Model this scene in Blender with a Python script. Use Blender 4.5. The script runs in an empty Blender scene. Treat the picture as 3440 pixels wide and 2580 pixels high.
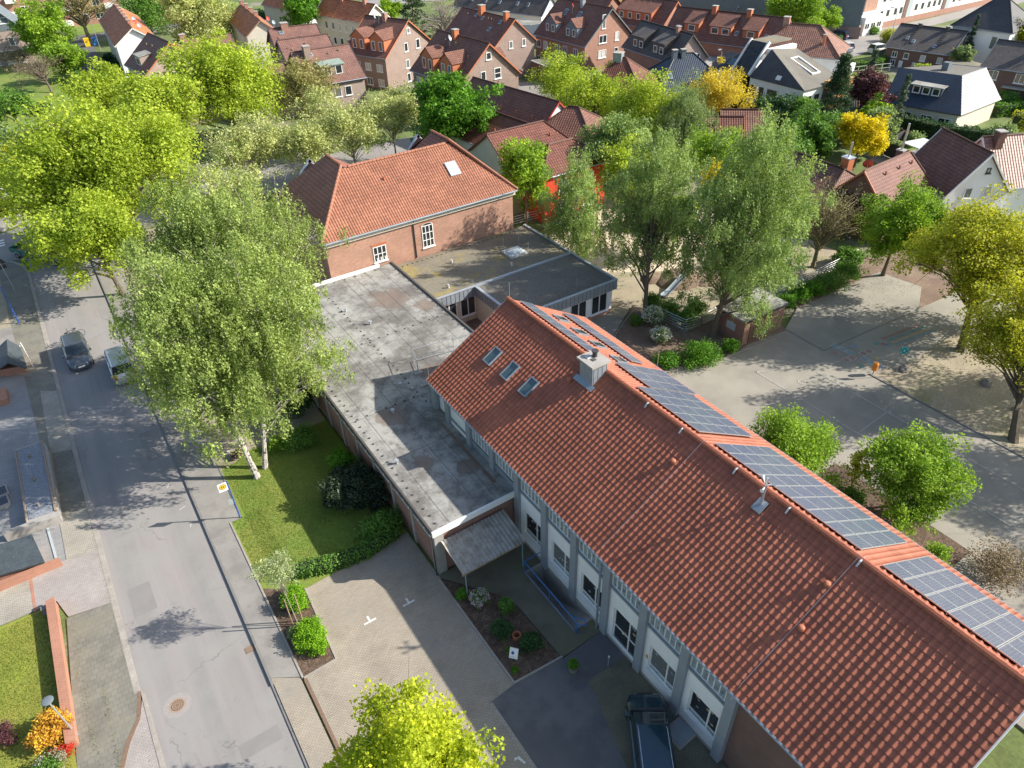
import bpy, math, random
import numpy as np
from mathutils import Vector, Matrix
R = math.radians
SC = bpy.context.scene
C = SC.collection

# ------------------------------------------------------------------ camera
cam_d = bpy.data.cameras.new('camera')
cam = bpy.data.objects.new('camera', cam_d)
C.objects.link(cam)
SC.camera = cam
cam_d.sensor_width = 36.0
cam_d.lens = 36.0 * 2386.0 / 3440.0
cam_d.clip_start = 0.5
cam_d.clip_end = 6000
_p, _r, _a = R(37.06), R(-1.849), R(122.697)
_M = (Matrix(((math.cos(_r), -math.sin(_r), 0), (math.sin(_r), math.cos(_r), 0), (0, 0, 1)))
      @ Matrix(((1, 0, 0), (0, -math.sin(_p), -math.cos(_p)), (0, math.cos(_p), -math.sin(_p))))
      @ Matrix(((math.sin(_a), math.cos(_a), 0), (-math.cos(_a), math.sin(_a), 0), (0, 0, 1))))
_c = Matrix((_M[0], -_M[1], -_M[2])).transposed()
cam.matrix_world = Matrix.Translation((0, 0, 33.0)) @ _c.to_4x4()

# ------------------------------------------------------------------ world, sun, exposure
SUN = Vector((1.36, -0.81, 1.0)).normalized()
w = bpy.data.worlds.new('World')
SC.world = w
w.use_nodes = True
nt = w.node_tree
bg = nt.nodes['Background']
sky = nt.nodes.new('ShaderNodeTexSky')
sky.sky_type = 'NISHITA'
sky.sun_disc = False
sky.sun_elevation = math.asin(SUN.z)
sky.sun_rotation = math.atan2(SUN.x, SUN.y)
sky.air_density = 1.0
sky.dust_density = 1.5
nt.links.new(sky.outputs[0], bg.inputs[0])
bg.inputs[1].default_value = 0.115
sl = bpy.data.lights.new('sun', 'SUN')
sl.energy = 4.8
sl.angle = R(0.55)
sl.color = (1.0, 0.94, 0.84)
so = bpy.data.objects.new('sun', sl)
C.objects.link(so)
so.rotation_euler = SUN.to_track_quat('Z', 'Y').to_euler()
SC.view_settings.view_transform = 'Standard'
SC.view_settings.look = 'None'
SC.view_settings.gamma = 1.0
SC.view_settings.exposure = 0.82
SC.cycles.max_bounces = 6
SC.cycles.diffuse_bounces = 3
SC.cycles.transparent_max_bounces = 6

# ------------------------------------------------------------------ materials
MATS = {}
def _mat(name):
    m = bpy.data.materials.new(name)
    m.use_nodes = True
    MATS[name] = m
    t = m.node_tree
    b = t.nodes['Principled BSDF']
    return m, t, b
def N(t, typ, **kw):
    n = t.nodes.new('ShaderNode' + typ)
    for k, v in kw.items():
        if hasattr(n, k) and k not in ('Scale',):
            setattr(n, k, v)
    return n
def noise(t, vec, scale, detail=5, rough=.6):
    n = t.nodes.new('ShaderNodeTexNoise')
    n.inputs['Scale'].default_value = scale
    n.inputs['Detail'].default_value = detail
    n.inputs['Roughness'].default_value = rough
    if vec is not None:
        t.links.new(vec, n.inputs['Vector'])
    return n.outputs['Fac']
def ramp(t, fac, a, b, ca=(0, 0, 0, 1), cb=(1, 1, 1, 1)):
    r = t.nodes.new('ShaderNodeValToRGB')
    r.color_ramp.elements[0].position = a
    r.color_ramp.elements[1].position = b
    r.color_ramp.elements[0].color = ca
    r.color_ramp.elements[1].color = cb
    t.links.new(fac, r.inputs[0])
    return r.outputs[0]
def mix(t, fac, a, b, mode='MIX'):
    n = t.nodes.new('ShaderNodeMix')
    n.data_type = 'RGBA'
    n.blend_type = mode
    for s, v in ((0, fac), (6, a), (7, b)):
        if isinstance(v, (int, float)):
            n.inputs[s].default_value = v
        elif isinstance(v, tuple):
            n.inputs[s].default_value = v if len(v) == 4 else (*v, 1)
        else:
            t.links.new(v, n.inputs[s])
    return n.outputs[2]
def mth(t, op, a, b=None, c=None):
    n = t.nodes.new('ShaderNodeMath')
    n.operation = op
    for i, v in enumerate((a, b, c)):
        if v is None:
            continue
        if isinstance(v, (int, float)):
            n.inputs[i].default_value = v
        else:
            t.links.new(v, n.inputs[i])
    return n.outputs[0]
def bump(t, b, h, strength, dist):
    n = t.nodes.new('ShaderNodeBump')
    n.inputs['Strength'].default_value = strength
    n.inputs['Distance'].default_value = dist
    t.links.new(h, n.inputs['Height'])
    t.links.new(n.outputs[0], b.inputs['Normal'])
def c4(c, k=1.0):
    return (c[0] * k, c[1] * k, c[2] * k, 1)
def plain(name, col, rough=.8, var=.12, scale=1.5, col2=None, c2scale=.4, c2lo=.5, c2hi=.62, fine=0, bmp=0, bscale=30, metal=0, spec=None, coat=0):
    """surface with large and small noise variation, optional second colour in patches"""
    m, t, b = _mat(name)
    P = t.nodes.new('ShaderNodeTexCoord').outputs['Object']
    f = noise(t, P, scale)
    o = mix(t, ramp(t, f, .3, .7), c4(col, 1 - var), c4(col, 1 + var))
    if col2:
        o = mix(t, ramp(t, noise(t, P, c2scale, 7, .65), c2lo, c2hi), o, c4(col2))
    if fine:
        o = mix(t, ramp(t, noise(t, P, bscale, 3), .35, .65), mix(t, 1.0, o, (1 - fine,) * 3, 'MULTIPLY'), mix(t, 1.0, o, (1 + fine,) * 3, 'MULTIPLY'))
    t.links.new(o, b.inputs['Base Color'])
    b.inputs['Roughness'].default_value = rough
    b.inputs['Metallic'].default_value = metal
    if spec is not None:
        b.inputs['Specular IOR Level'].default_value = spec
    if coat:
        b.inputs['Coat Weight'].default_value = coat
        b.inputs['Coat Roughness'].default_value = .05
    if bmp:
        bump(t, b, noise(t, P, bscale, 4), .6, bmp)
    return m
def brick(name, c1, c2, mortar, bw=.24, bh=.077, ms=.012, var=.15, bmp=.006, off=.5, rough=.85, dirt=None):
    m, t, b = _mat(name)
    tc = t.nodes.new('ShaderNodeTexCoord')
    U = tc.outputs['UV']
    n = t.nodes.new('ShaderNodeTexBrick')
    t.links.new(U, n.inputs['Vector'])
    n.offset = off
    n.inputs['Color1'].default_value = c4(c1)
    n.inputs['Color2'].default_value = c4(c2)
    n.inputs['Mortar'].default_value = c4(mortar)
    n.inputs['Scale'].default_value = 1
    n.inputs['Mortar Size'].default_value = ms
    n.inputs['Mortar Smooth'].default_value = .2
    n.inputs['Brick Width'].default_value = bw
    n.inputs['Row Height'].default_value = bh
    f = noise(t, tc.outputs['Object'], .7, 6)
    o = mix(t, 1.0, n.outputs['Color'], ramp(t, f, .3, .7, c4((1, 1, 1), 1 - var), c4((1, 1, 1), 1 + var * .6)), 'MULTIPLY')
    if dirt:
        o = mix(t, ramp(t, noise(t, tc.outputs['Object'], .35, 8, .7), .5, .68), o, c4(dirt))
    t.links.new(o, b.inputs['Base Color'])
    b.inputs['Roughness'].default_value = rough
    if bmp:
        bump(t, b, mth(t, 'SUBTRACT', 1.0, n.outputs['Fac']), .5, bmp)
    return m
def tiles(name, col, var=.2, w=.3, h=.34, geo=False, moss=None, rough=.6, amp=.03, flat=False, spec=.3, joint=.45):
    """roof tiles: u runs along the eave and v up the slope, both in metres"""
    m, t, b = _mat(name)
    tc = t.nodes.new('ShaderNodeTexCoord')
    s = t.nodes.new('ShaderNodeSeparateXYZ')
    t.links.new(tc.outputs['UV'], s.inputs[0])
    u, v = s.outputs[0], s.outputs[1]
    iu, iv = mth(t, 'FLOOR', mth(t, 'DIVIDE', u, w)), mth(t, 'FLOOR', mth(t, 'DIVIDE', v, h))
    cb = t.nodes.new('ShaderNodeCombineXYZ')
    t.links.new(iu, cb.inputs[0])
    t.links.new(iv, cb.inputs[1])
    wn = t.nodes.new('ShaderNodeTexWhiteNoise')
    wn.noise_dimensions = '2D'
    t.links.new(cb.outputs[0], wn.inputs['Vector'])
    o = mix(t, wn.outputs['Value'], c4(col, 1 - var), c4(col, 1 + var))
    o = mix(t, ramp(t, noise(t, tc.outputs['Object'], .5, 7, .65), .35, .7), o, mix(t, 1.0, o, (.72, .7, .7), 'MULTIPLY'))
    if geo:
        mp = t.nodes.new('ShaderNodeMapping'); mp.inputs['Scale'].default_value = (1.6, .16, 1); t.links.new(tc.outputs['UV'], mp.inputs[0])
        o = mix(t, mth(t, 'MULTIPLY', ramp(t, noise(t, mp.outputs[0], 1.0, 7, .65), .5, .78), .35), o, mix(t, 1.0, o, (.6, .58, .6), 'MULTIPLY'))
        wn2 = mth(t, 'GREATER_THAN', wn.outputs['Value'], .965)
        o = mix(t, mth(t, 'MULTIPLY', wn2, .5), o, c4(col, .55))
    if moss:
        o = mix(t, ramp(t, noise(t, tc.outputs['Object'], 1.1, 8, .7), .55, .75), o, c4(moss))
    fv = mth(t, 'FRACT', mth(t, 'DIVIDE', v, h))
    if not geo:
        o = mix(t, mth(t, 'LESS_THAN', fv, .12), o, mix(t, 1.0, o, (joint,) * 3, 'MULTIPLY'))  # gap shadow under each course painted as a darker band in the tile colour
        if flat:
            fu = mth(t, 'FRACT', mth(t, 'DIVIDE', u, w))
            hh = mth(t, 'ADD', mth(t, 'MULTIPLY', mth(t, 'LESS_THAN', fu, .1), -.4), mth(t, 'MULTIPLY', fv, -1.0))
        else:
            hh = mth(t, 'ADD', mth(t, 'MULTIPLY', mth(t, 'SINE', mth(t, 'MULTIPLY', u, 2 * math.pi / w)), .5), mth(t, 'MULTIPLY', fv, -1.0))
        bump(t, b, hh, 1.0, amp)
    t.links.new(o, b.inputs['Base Color'])
    b.inputs['Roughness'].default_value = rough
    b.inputs['Specular IOR Level'].default_value = spec
    return m
def leafmat(name, c1, c2, trans=.4, rough=.6):
    m = bpy.data.materials.new(name)
    m.use_nodes = True
    MATS[name] = m
    t = m.node_tree
    t.nodes.clear()
    out = t.nodes.new('ShaderNodeOutputMaterial')
    at = t.nodes.new('ShaderNodeAttribute')
    at.attribute_name = 'tint'
    o = mix(t, at.outputs['Fac'], c4(c1), c4(c2))
    d = t.nodes.new('ShaderNodeBsdfPrincipled')
    d.inputs['Roughness'].default_value = rough
    d.inputs['Specular IOR Level'].default_value = .25
    tr = t.nodes.new('ShaderNodeBsdfTranslucent')
    t.links.new(o, d.inputs['Base Color'])
    t.links.new(mix(t, 1.0, o, (1.15, 1.15, .55), 'MULTIPLY'), tr.inputs[0])
    ms = t.nodes.new('ShaderNodeMixShader')
    ms.inputs[0].default_value = trans
    t.links.new(d.outputs[0], ms.inputs[1])
    t.links.new(tr.outputs[0], ms.inputs[2])
    t.links.new(ms.outputs[0], out.inputs[0])
    return m

plain('ground', (.12, .16, .045), .95, .3, .25, col2=(.24, .22, .17), c2scale=.09, c2lo=.52, c2hi=.6, fine=.2, bscale=4)
plain('asphalt', (.26, .245, .23), .9, .08, .5, col2=(.31, .29, .275), c2scale=.18, c2lo=.4, c2hi=.7, fine=.09, bscale=60)
m, t, b = _mat('street_asphalt')
P = t.nodes.new('ShaderNodeTexCoord').outputs['Object']
mp = t.nodes.new('ShaderNodeMapping'); mp.inputs['Scale'].default_value = (.9, .045, 1); t.links.new(P, mp.inputs[0])
o = mix(t, ramp(t, noise(t, mp.outputs[0], 1.0, 6, .6), .38, .62), (.235, .225, .215), (.3, .272, .262))
o = mix(t, ramp(t, noise(t, P, .35, 8, .65), .42, .7), o, (.285, .275, .26))
o = mix(t, mth(t, 'MULTIPLY', ramp(t, noise(t, P, .8, 10, .75), .6, .68), .5), o, (.19, .185, .18))
vo = t.nodes.new('ShaderNodeTexVoronoi'); vo.feature = 'DISTANCE_TO_EDGE'; vo.inputs['Scale'].default_value = .22; vo.inputs['Randomness'].default_value = 1
wp = t.nodes.new('ShaderNodeVectorMath'); wp.operation = 'ADD'; t.links.new(P, wp.inputs[0])
cw = t.nodes.new('ShaderNodeTexNoise'); cw.inputs['Scale'].default_value = 1.2; cw.inputs['Detail'].default_value = 6; t.links.new(P, cw.inputs['Vector']); t.links.new(cw.outputs['Color'], wp.inputs[1]); t.links.new(wp.outputs[0], vo.inputs['Vector'])
crk = mth(t, 'MULTIPLY', mth(t, 'LESS_THAN', vo.outputs['Distance'], .0035), ramp(t, noise(t, P, .25, 3), .5, .55))
o = mix(t, mth(t, 'MULTIPLY', crk, .5), o, (.11, .105, .1))
fn = noise(t, P, 70, 3)
o = mix(t, ramp(t, fn, .35, .65), mix(t, 1.0, o, (.9,) * 3, 'MULTIPLY'), mix(t, 1.0, o, (1.1,) * 3, 'MULTIPLY'))
t.links.new(o, b.inputs['Base Color']); b.inputs['Roughness'].default_value = .88
plain('asphalt_dark', (.115, .115, .12), .92, .14, .6, col2=(.15, .148, .145), c2scale=.3, fine=.12, bscale=60)
plain('asphalt_yard', (.31, .285, .24), .92, .12, .35, col2=(.235, .22, .19), c2scale=.2, c2lo=.45, c2hi=.65, fine=.1, bscale=50)
plain('concrete', (.36, .34, .31), .9, .12, 1.2, fine=.08, bscale=20)
plain('kerb', (.33, .3, .265), .9, .15, 1.5, fine=.12, bscale=14)
plain('kerb_dark', (.2, .19, .18), .9, .15, 1.5)
plain('pavement', (.26, .245, .225), .92, .12, .6, col2=(.21, .195, .18), c2scale=.5, fine=.12, bscale=24)
brick('paving_old', (.235, .22, .185), (.195, .185, .155), (.15, .145, .11), .3, .3, .012, .25, .003, dirt=(.2, .19, .14))
brick('paving_light', (.42, .39, .33), (.36, .33, .28), (.2, .19, .15), .2, .1, .012, .2, .003)
brick('paving_pink', (.4, .36, .34), (.35, .31, .29), (.24, .22, .2), .2, .1, .01, .15, .003)
brick('paving_grey', (.3, .3, .3), (.26, .26, .26), (.2, .2, .2), .4, .2, .01, .12, .003)
brick('parking_paving', (.41, .35, .27), (.355, .3, .235), (.22, .2, .17), .2, .1, .012, .22, .003, dirt=(.26, .235, .2))
brick('paving_mossy', (.2, .17, .135), (.16, .145, .11), (.12, .125, .07), .2, .1, .014, .3, .003, dirt=(.13, .14, .07))
plain('lawn', (.14, .21, .03), .95, .22, .4, col2=(.23, .24, .05), c2scale=.25, c2lo=.42, c2hi=.66, fine=.25, bscale=22, bmp=.02)
plain('lawn_bright', (.2, .23, .03), .95, .2, .5, col2=(.28, .25, .05), c2scale=.3, c2lo=.42, c2hi=.66, fine=.22, bscale=18, bmp=.02)
plain('lawn_far', (.15, .22, .035), .95, .2, .3, col2=(.2, .23, .05), c2scale=.2, fine=.15, bscale=5)
plain('mulch', (.1, .065, .045), .95, .3, 3, col2=(.16, .11, .08), c2scale=4, c2lo=.5, c2hi=.6, fine=.3, bscale=18, bmp=.03)
plain('soil', (.19, .13, .095), .95, .2, .5, col2=(.24, .18, .13), c2scale=.6, fine=.2, bscale=10, bmp=.02)
plain('sand', (.6, .5, .38), .95, .12, .6, fine=.1, bscale=8)
plain('dirt', (.34, .29, .21), .95, .15, .5, col2=(.24, .23, .12), c2scale=.35, c2lo=.52, c2hi=.7, fine=.22, bscale=9, bmp=.01)
plain('white', (.78, .78, .76), .6, .04, 2)
plain('white_paint', (.62, .61, .58), .8, .25, 8)
plain('white_dull', (.55, .55, .53), .7, .1, 2)
plain('render_white', (.8, .8, .79), .9, .06, .6, fine=.03, bscale=20)
plain('render_cream', (.62, .58, .48), .9, .07, .7)
plain('render_green', (.46, .52, .42), .9, .05, .6)
plain('render_red', (.62, .055, .02), .8, .08, .7)
plain('slate_grey', (.14, .17, .19), .7, .1, 1)
plain('pillar_grey', (.27, .3, .33), .7, .05, 1)
plain('zinc', (.3, .34, .38), .45, .12, 1.5, metal=.3)
plain('zinc_light', (.48, .52, .56), .4, .1, 1.5, metal=.4)
plain('aluminium', (.6, .62, .64), .35, .05, 2, metal=.7)
plain('dark_metal', (.05, .05, .055), .5, .1, 3)
plain('copper_green', (.26, .33, .28), .7, .15, 2)
plain('rust', (.2, .13, .09), .85, .2, 10)
plain('gravel', (.2, .22, .25), .95, .35, 14, col2=(.33, .35, .38), c2scale=12, c2lo=.5, c2hi=.6, fine=.3, bscale=25, bmp=.03)
plain('slate_roof', (.06, .075, .085), .7, .2, 2, fine=.2, bscale=9)
def felt(name, c1, c2, c3, puddles):
    m, t, b = _mat(name)
    tc = t.nodes.new('ShaderNodeTexCoord'); P = tc.outputs['Object']
    n = t.nodes.new('ShaderNodeTexBrick'); t.links.new(tc.outputs['UV'], n.inputs['Vector'])
    mp = t.nodes.new('ShaderNodeMapping'); mp.inputs['Rotation'].default_value = (0, 0, R(90)); t.links.new(tc.outputs['UV'], mp.inputs[0]); t.links.new(mp.outputs[0], n.inputs['Vector'])
    n.inputs['Color1'].default_value = c4(c1, .93); n.inputs['Color2'].default_value = c4(c1, 1.08); n.inputs['Mortar'].default_value = c4(c1, .6)
    n.inputs['Scale'].default_value = 1; n.inputs['Brick Width'].default_value = 7.3; n.inputs['Row Height'].default_value = 1.0; n.inputs['Mortar Size'].default_value = .012
    o = n.outputs['Color']
    o = mix(t, ramp(t, noise(t, P, .24, 10, .72), .44, .58), o, c4(c2))
    o = mix(t, mth(t, 'MULTIPLY', ramp(t, noise(t, P, 1.1, 10, .75), .5, .64), .75), o, c4(c2, .7))
    o = mix(t, mth(t, 'MULTIPLY', ramp(t, noise(t, P, .9, 6, .6), .55, .75), .45), o, c4(c1, 1.3))
    wob = mth(t, 'MULTIPLY', mth(t, 'SUBTRACT', noise(t, P, .9, 10, .72), .5), 3.0)
    for (x, y, rx, ry) in puddles:
        s1 = t.nodes.new('ShaderNodeVectorMath'); s1.operation = 'SUBTRACT'; t.links.new(P, s1.inputs[0]); s1.inputs[1].default_value = (x, y, 3.7)
        s2 = t.nodes.new('ShaderNodeVectorMath'); s2.operation = 'MULTIPLY'; t.links.new(s1.outputs[0], s2.inputs[0]); s2.inputs[1].default_value = (1 / rx, 1 / ry, .01)
        s3 = t.nodes.new('ShaderNodeVectorMath'); s3.operation = 'LENGTH'; t.links.new(s2.outputs[0], s3.inputs[0])
        d = mth(t, 'ADD', s3.outputs['Value'], wob)
        o = mix(t, mth(t, 'MULTIPLY', ramp(t, d, .8, 1.0, (1, 1, 1, 1), (0, 0, 0, 1)), .6), o, c4(c3, .8))
        o = mix(t, mth(t, 'MULTIPLY', ramp(t, d, .4, .8, (1, 1, 1, 1), (0, 0, 0, 1)), .5), o, c4(c3, 1.2))
    f = noise(t, P, 26, 4)
    o = mix(t, ramp(t, f, .35, .65), mix(t, 1.0, o, (.9,) * 3, 'MULTIPLY'), mix(t, 1.0, o, (1.1,) * 3, 'MULTIPLY'))
    t.links.new(o, b.inputs['Base Color']); b.inputs['Roughness'].default_value = .93
felt('felt_grey', (.33, .33, .3), (.215, .205, .185), (.22, .165, .135), ())
felt('felt_wing', (.33, .325, .3), (.15, .14, .13), (.2, .15, .12), ((19.2, 48.4, 1.9, 1.9), (21.2, 45.6, .9, 1.1), (12.4, 29.2, .6, 1.0), (12.9, 34.3, 1.2, 1.0), (17.2, 37.4, 1.0, .9), (12.0, 47.4, 1.1, 1.3), (14.2, 27.4, .9, .7)))
plain('felt_mossy', (.2, .18, .135), .93, .15, .4, col2=(.3, .24, .09), c2scale=.45, c2lo=.53, c2hi=.66, fine=.2, bscale=9)
plain('felt_dark', (.17, .16, .135), .93, .12, .5, col2=(.18, .12, .08), c2scale=.5, c2lo=.58, c2hi=.7, fine=.18, bscale=9)
plain('stain', (.2, .145, .12), .95, .2, 2, col2=(.26, .2, .17), c2scale=1.2, c2lo=.45, c2hi=.6)
plain('bitumen', (.08, .075, .07), .85, .1, 2)
plain('rust_lid', (.33, .24, .17), .8, .15, 10)
plain('terracotta', (.42, .145, .075), .7, .12, 4)
plain('terracotta_orange', (.46, .15, .065), .75, .1, 3)
plain('corrugated', (.34, .325, .29), .9, .2, 2, col2=(.24, .215, .18), c2scale=2.5, fine=.15, bscale=10)
plain('timber', (.3, .22, .14), .85, .2, 4)
plain('timber_orange', (.6, .33, .1), .7, .1, 3)
plain('pane_frosted', (.3, .36, .38), .35, .2, 9, col2=(.12, .14, .15), c2scale=5, c2lo=.5, c2hi=.6)
plain('bark', (.13, .105, .075), .95, .25, 6, bmp=.03, bscale=10)
plain('bark_mossy', (.2, .17, .09), .95, .25, 5)
plain('birch_bark', (.5, .46, .4), .9, .12, 3, col2=(.07, .06, .05), c2scale=4, c2lo=.5, c2hi=.58)
plain('branch_grey', (.3, .27, .22), .9, .2, 5)
plain('stone', (.22, .2, .18), .9, .2, 3)
plain('blue_paint', (.02, .08, .32), .45, .05, 3)
plain('blue_rail', (.03, .16, .42), .5, .05, 3)
plain('red_paint', (.45, .06, .04), .5, .1, 3)
plain('orange_paint', (.75, .24, .02), .5, .06, 3)
plain('teal_paint', (.01, .32, .32), .5, .06, 3)
plain('green_paint', (.04, .16, .11), .5, .06, 3)
plain('yellow_paint', (.75, .48, .02), .5, .05, 3)
plain('pole_green', (.2, .32, .3), .5, .05, 3)
plain('marking_red', (.3, .19, .165), .9, .2, 6)
plain('marking_blue', (.2, .27, .31), .9, .2, 6)
plain('marking_green', (.17, .28, .24), .9, .2, 6)
plain('marking_yellow', (.4, .34, .2), .9, .2, 6)
plain('marking_white', (.4, .38, .34), .9, .25, 6)
plain('tyre', (.02, .02, .02), .8, .1, 5)
plain('rim', (.4, .4, .42), .3, .05, 5, metal=.8)
plain('car_grey', (.1, .115, .135), .3, .02, 2, metal=.5, coat=1)
plain('car_silver', (.52, .53, .54), .35, .02, 2, metal=.4, coat=1)
plain('car_teal', (.01, .05, .075), .22, .02, 2, metal=.4, coat=1)
plain('car_blue', (.02, .045, .13), .3, .02, 2, metal=.4, coat=1)
plain('car_white', (.75, .75, .75), .35, .02, 2, coat=1)
plain('lamp_red', (.5, .02, .01), .3, .05, 4)
plain('lamp_clear', (.7, .72, .75), .15, .05, 4)
plain('glass_frosted', (.42, .48, .5), .3, .08, 2)
plain('skylight_glass', (.09, .14, .15), .12, .15, 6)
plain('plate', (.7, .7, .68), .5, .05, 4)
plain('curtain', (.5, .47, .42), .9, .1, 3)
brick('brick_red', (.34, .15, .105), (.25, .11, .08), (.3, .24, .2), var=.2)
brick('brick_orange', (.46, .22, .14), (.34, .15, .1), (.46, .36, .29), var=.18)
brick('brick_dark', (.17, .08, .06), (.125, .06, .048), (.15, .11, .09), var=.2)
brick('brick_pink', (.42, .32, .27), (.36, .27, .23), (.36, .3, .26), var=.1)
brick('brick_tan', (.33, .24, .2), (.27, .19, .16), (.28, .22, .19), var=.12)
brick('brick_house', (.42, .2, .13), (.34, .16, .11), (.32, .24, .2), var=.12)
brick('brick_brown', (.2, .11, .085), (.16, .09, .07), (.17, .12, .1), var=.12)
brick('brick_wall', (.43, .18, .11), (.36, .145, .09), (.4, .27, .2), .24, .08, var=.12)
tiles('tile_hall', (.37, .125, .072), .1, geo=True, rough=.55, spec=.35)
tiles('tile_brickschool', (.36, .16, .1), .12, geo=True, rough=.6)
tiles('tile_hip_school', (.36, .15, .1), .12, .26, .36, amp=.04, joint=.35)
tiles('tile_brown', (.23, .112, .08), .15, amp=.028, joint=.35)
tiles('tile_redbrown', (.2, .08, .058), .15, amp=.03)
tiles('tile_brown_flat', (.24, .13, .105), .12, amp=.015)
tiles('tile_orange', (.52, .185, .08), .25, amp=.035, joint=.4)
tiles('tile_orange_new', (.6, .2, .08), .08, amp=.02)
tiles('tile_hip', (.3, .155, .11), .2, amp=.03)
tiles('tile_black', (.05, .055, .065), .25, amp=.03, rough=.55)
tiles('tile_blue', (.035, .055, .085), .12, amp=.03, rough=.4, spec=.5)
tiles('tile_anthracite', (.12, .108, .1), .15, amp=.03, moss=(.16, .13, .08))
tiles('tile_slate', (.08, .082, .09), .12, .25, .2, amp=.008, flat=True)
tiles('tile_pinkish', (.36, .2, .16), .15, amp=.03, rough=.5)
plain('oil', (.12, .11, .1), .7, .2, 4)
plain('asphalt_patch', (.235, .222, .212), .9, .06, 1, fine=.1, bscale=60)
# glass
m, t, b = _mat('glass')
b.inputs['Base Color'].default_value = (.03, .035, .04, 1)
b.inputs['Roughness'].default_value = .06
b.inputs['Specular IOR Level'].default_value = .9
m, t, b = _mat('glass_car')
b.inputs['Base Color'].default_value = (.02, .03, .035, 1)
b.inputs['Roughness'].default_value = .03
b.inputs['Specular IOR Level'].default_value = 1.0
m, t, b = _mat('glass_dim')
b.inputs['Base Color'].default_value = (.16, .17, .17, 1)
b.inputs['Roughness'].default_value = .1
b.inputs['Specular IOR Level'].default_value = .9
# photovoltaic cells
m, t, b = _mat('solar_cells')
tc = t.nodes.new('ShaderNodeTexCoord')
s = t.nodes.new('ShaderNodeSeparateXYZ')
t.links.new(tc.outputs['UV'], s.inputs[0])
lu = mth(t, 'LESS_THAN', mth(t, 'FRACT', mth(t, 'MULTIPLY', s.outputs[0], 6.2)), .1)
lv = mth(t, 'LESS_THAN', mth(t, 'FRACT', mth(t, 'MULTIPLY', s.outputs[1], 6.2)), .05)
fac = mth(t, 'MAXIMUM', lu, lv)
o = mix(t, noise(t, tc.outputs['Object'], 2.5, 3), (.05, .065, .11), (.11, .13, .19))
o = mix(t, mth(t, 'MULTIPLY', fac, .45), o, (.35, .4, .48))
t.links.new(o, b.inputs['Base Color'])
b.inputs['Roughness'].default_value = .22
b.inputs['Specular IOR Level'].default_value = .8
leafmat('leaf_lime', (.17, .27, .02), (.6, .7, .09), .45)
leafmat('leaf_maple', (0.256, 0.358, 0.0192), (0.768, 0.794, 0.064), .5)
leafmat('leaf_birch', (.12, .18, .04), (.5, .61, .19), .4)
leafmat('leaf_birch_green', (.1, .17, .045), (.46, .6, .21), .4)
leafmat('leaf_pale', (.26, .3, .1), (.66, .7, .3), .35)
leafmat('leaf_olive', (.2, .19, .06), (.45, .42, .18), .3)
leafmat('leaf_green', (0.0448, 0.141, 0.0128), (0.205, 0.435, 0.0384), .4)
leafmat('leaf_fresh', (0.102, 0.218, 0.0192), (0.41, 0.589, 0.064), .45)
leafmat('leaf_dark', (0.023, 0.064, 0.0192), (0.0768, 0.166, 0.0512), .25)
leafmat('leaf_mid', (.06, .15, .025), (.22, .4, .07), .35)
leafmat('leaf_rhodo', (.014, .028, .016), (.07, .1, .05), .1, .5)
leafmat('leaf_greygreen', (0.128, 0.205, 0.0768), (0.384, 0.486, 0.218), .35)
leafmat('leaf_yellow', (0.5, 0.42, 0.01), (0.85, 0.7, 0.02), .4)
leafmat('leaf_gold', (0.5, 0.4, 0.03), (0.8, 0.64, 0.1), .4)
leafmat('leaf_yellowgreen', (.19, .24, .015), (.68, .66, .07), .45)
leafmat('leaf_purple', (0.0576, 0.0192, 0.0256), (0.192, 0.0768, 0.0896), .25)
leafmat('leaf_orange', (0.384, 0.115, 0.0384), (0.9, 0.64, 0.064), .4)
leafmat('leaf_red', (0.384, 0.0256, 0.0192), (0.768, 0.0896, 0.0384), .3)
plain('asphalt_ring', (.31, .285, .27), .9, .1, 6, fine=.1, bscale=40)
leafmat('leaf_petal', (.5, .52, .45), (.85, .85, .8), .3)
leafmat('leaf_spirea', (.09, .24, .01), (.36, .62, .03), .4)
leafmat('leaf_sapling', (.16, .26, .05), (.62, .68, .4), .4)
leafmat('leaf_white', (0.07, 0.119, 0.035), (0.525, 0.525, 0.42), .3)
leafmat('flower_pink', (0.45, 0.35, 0.4), (0.85, 0.72, 0.8), .3)
leafmat('leaf_brown', (0.179, 0.128, 0.0768), (0.358, 0.282, 0.179), .2)
leafmat('leaf_conifer', (0.0256, 0.064, 0.0256), (0.0896, 0.154, 0.064), .15)
leafmat('leaf_conifer_blue', (0.064, 0.102, 0.064), (0.179, 0.243, 0.154), .15)

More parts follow.
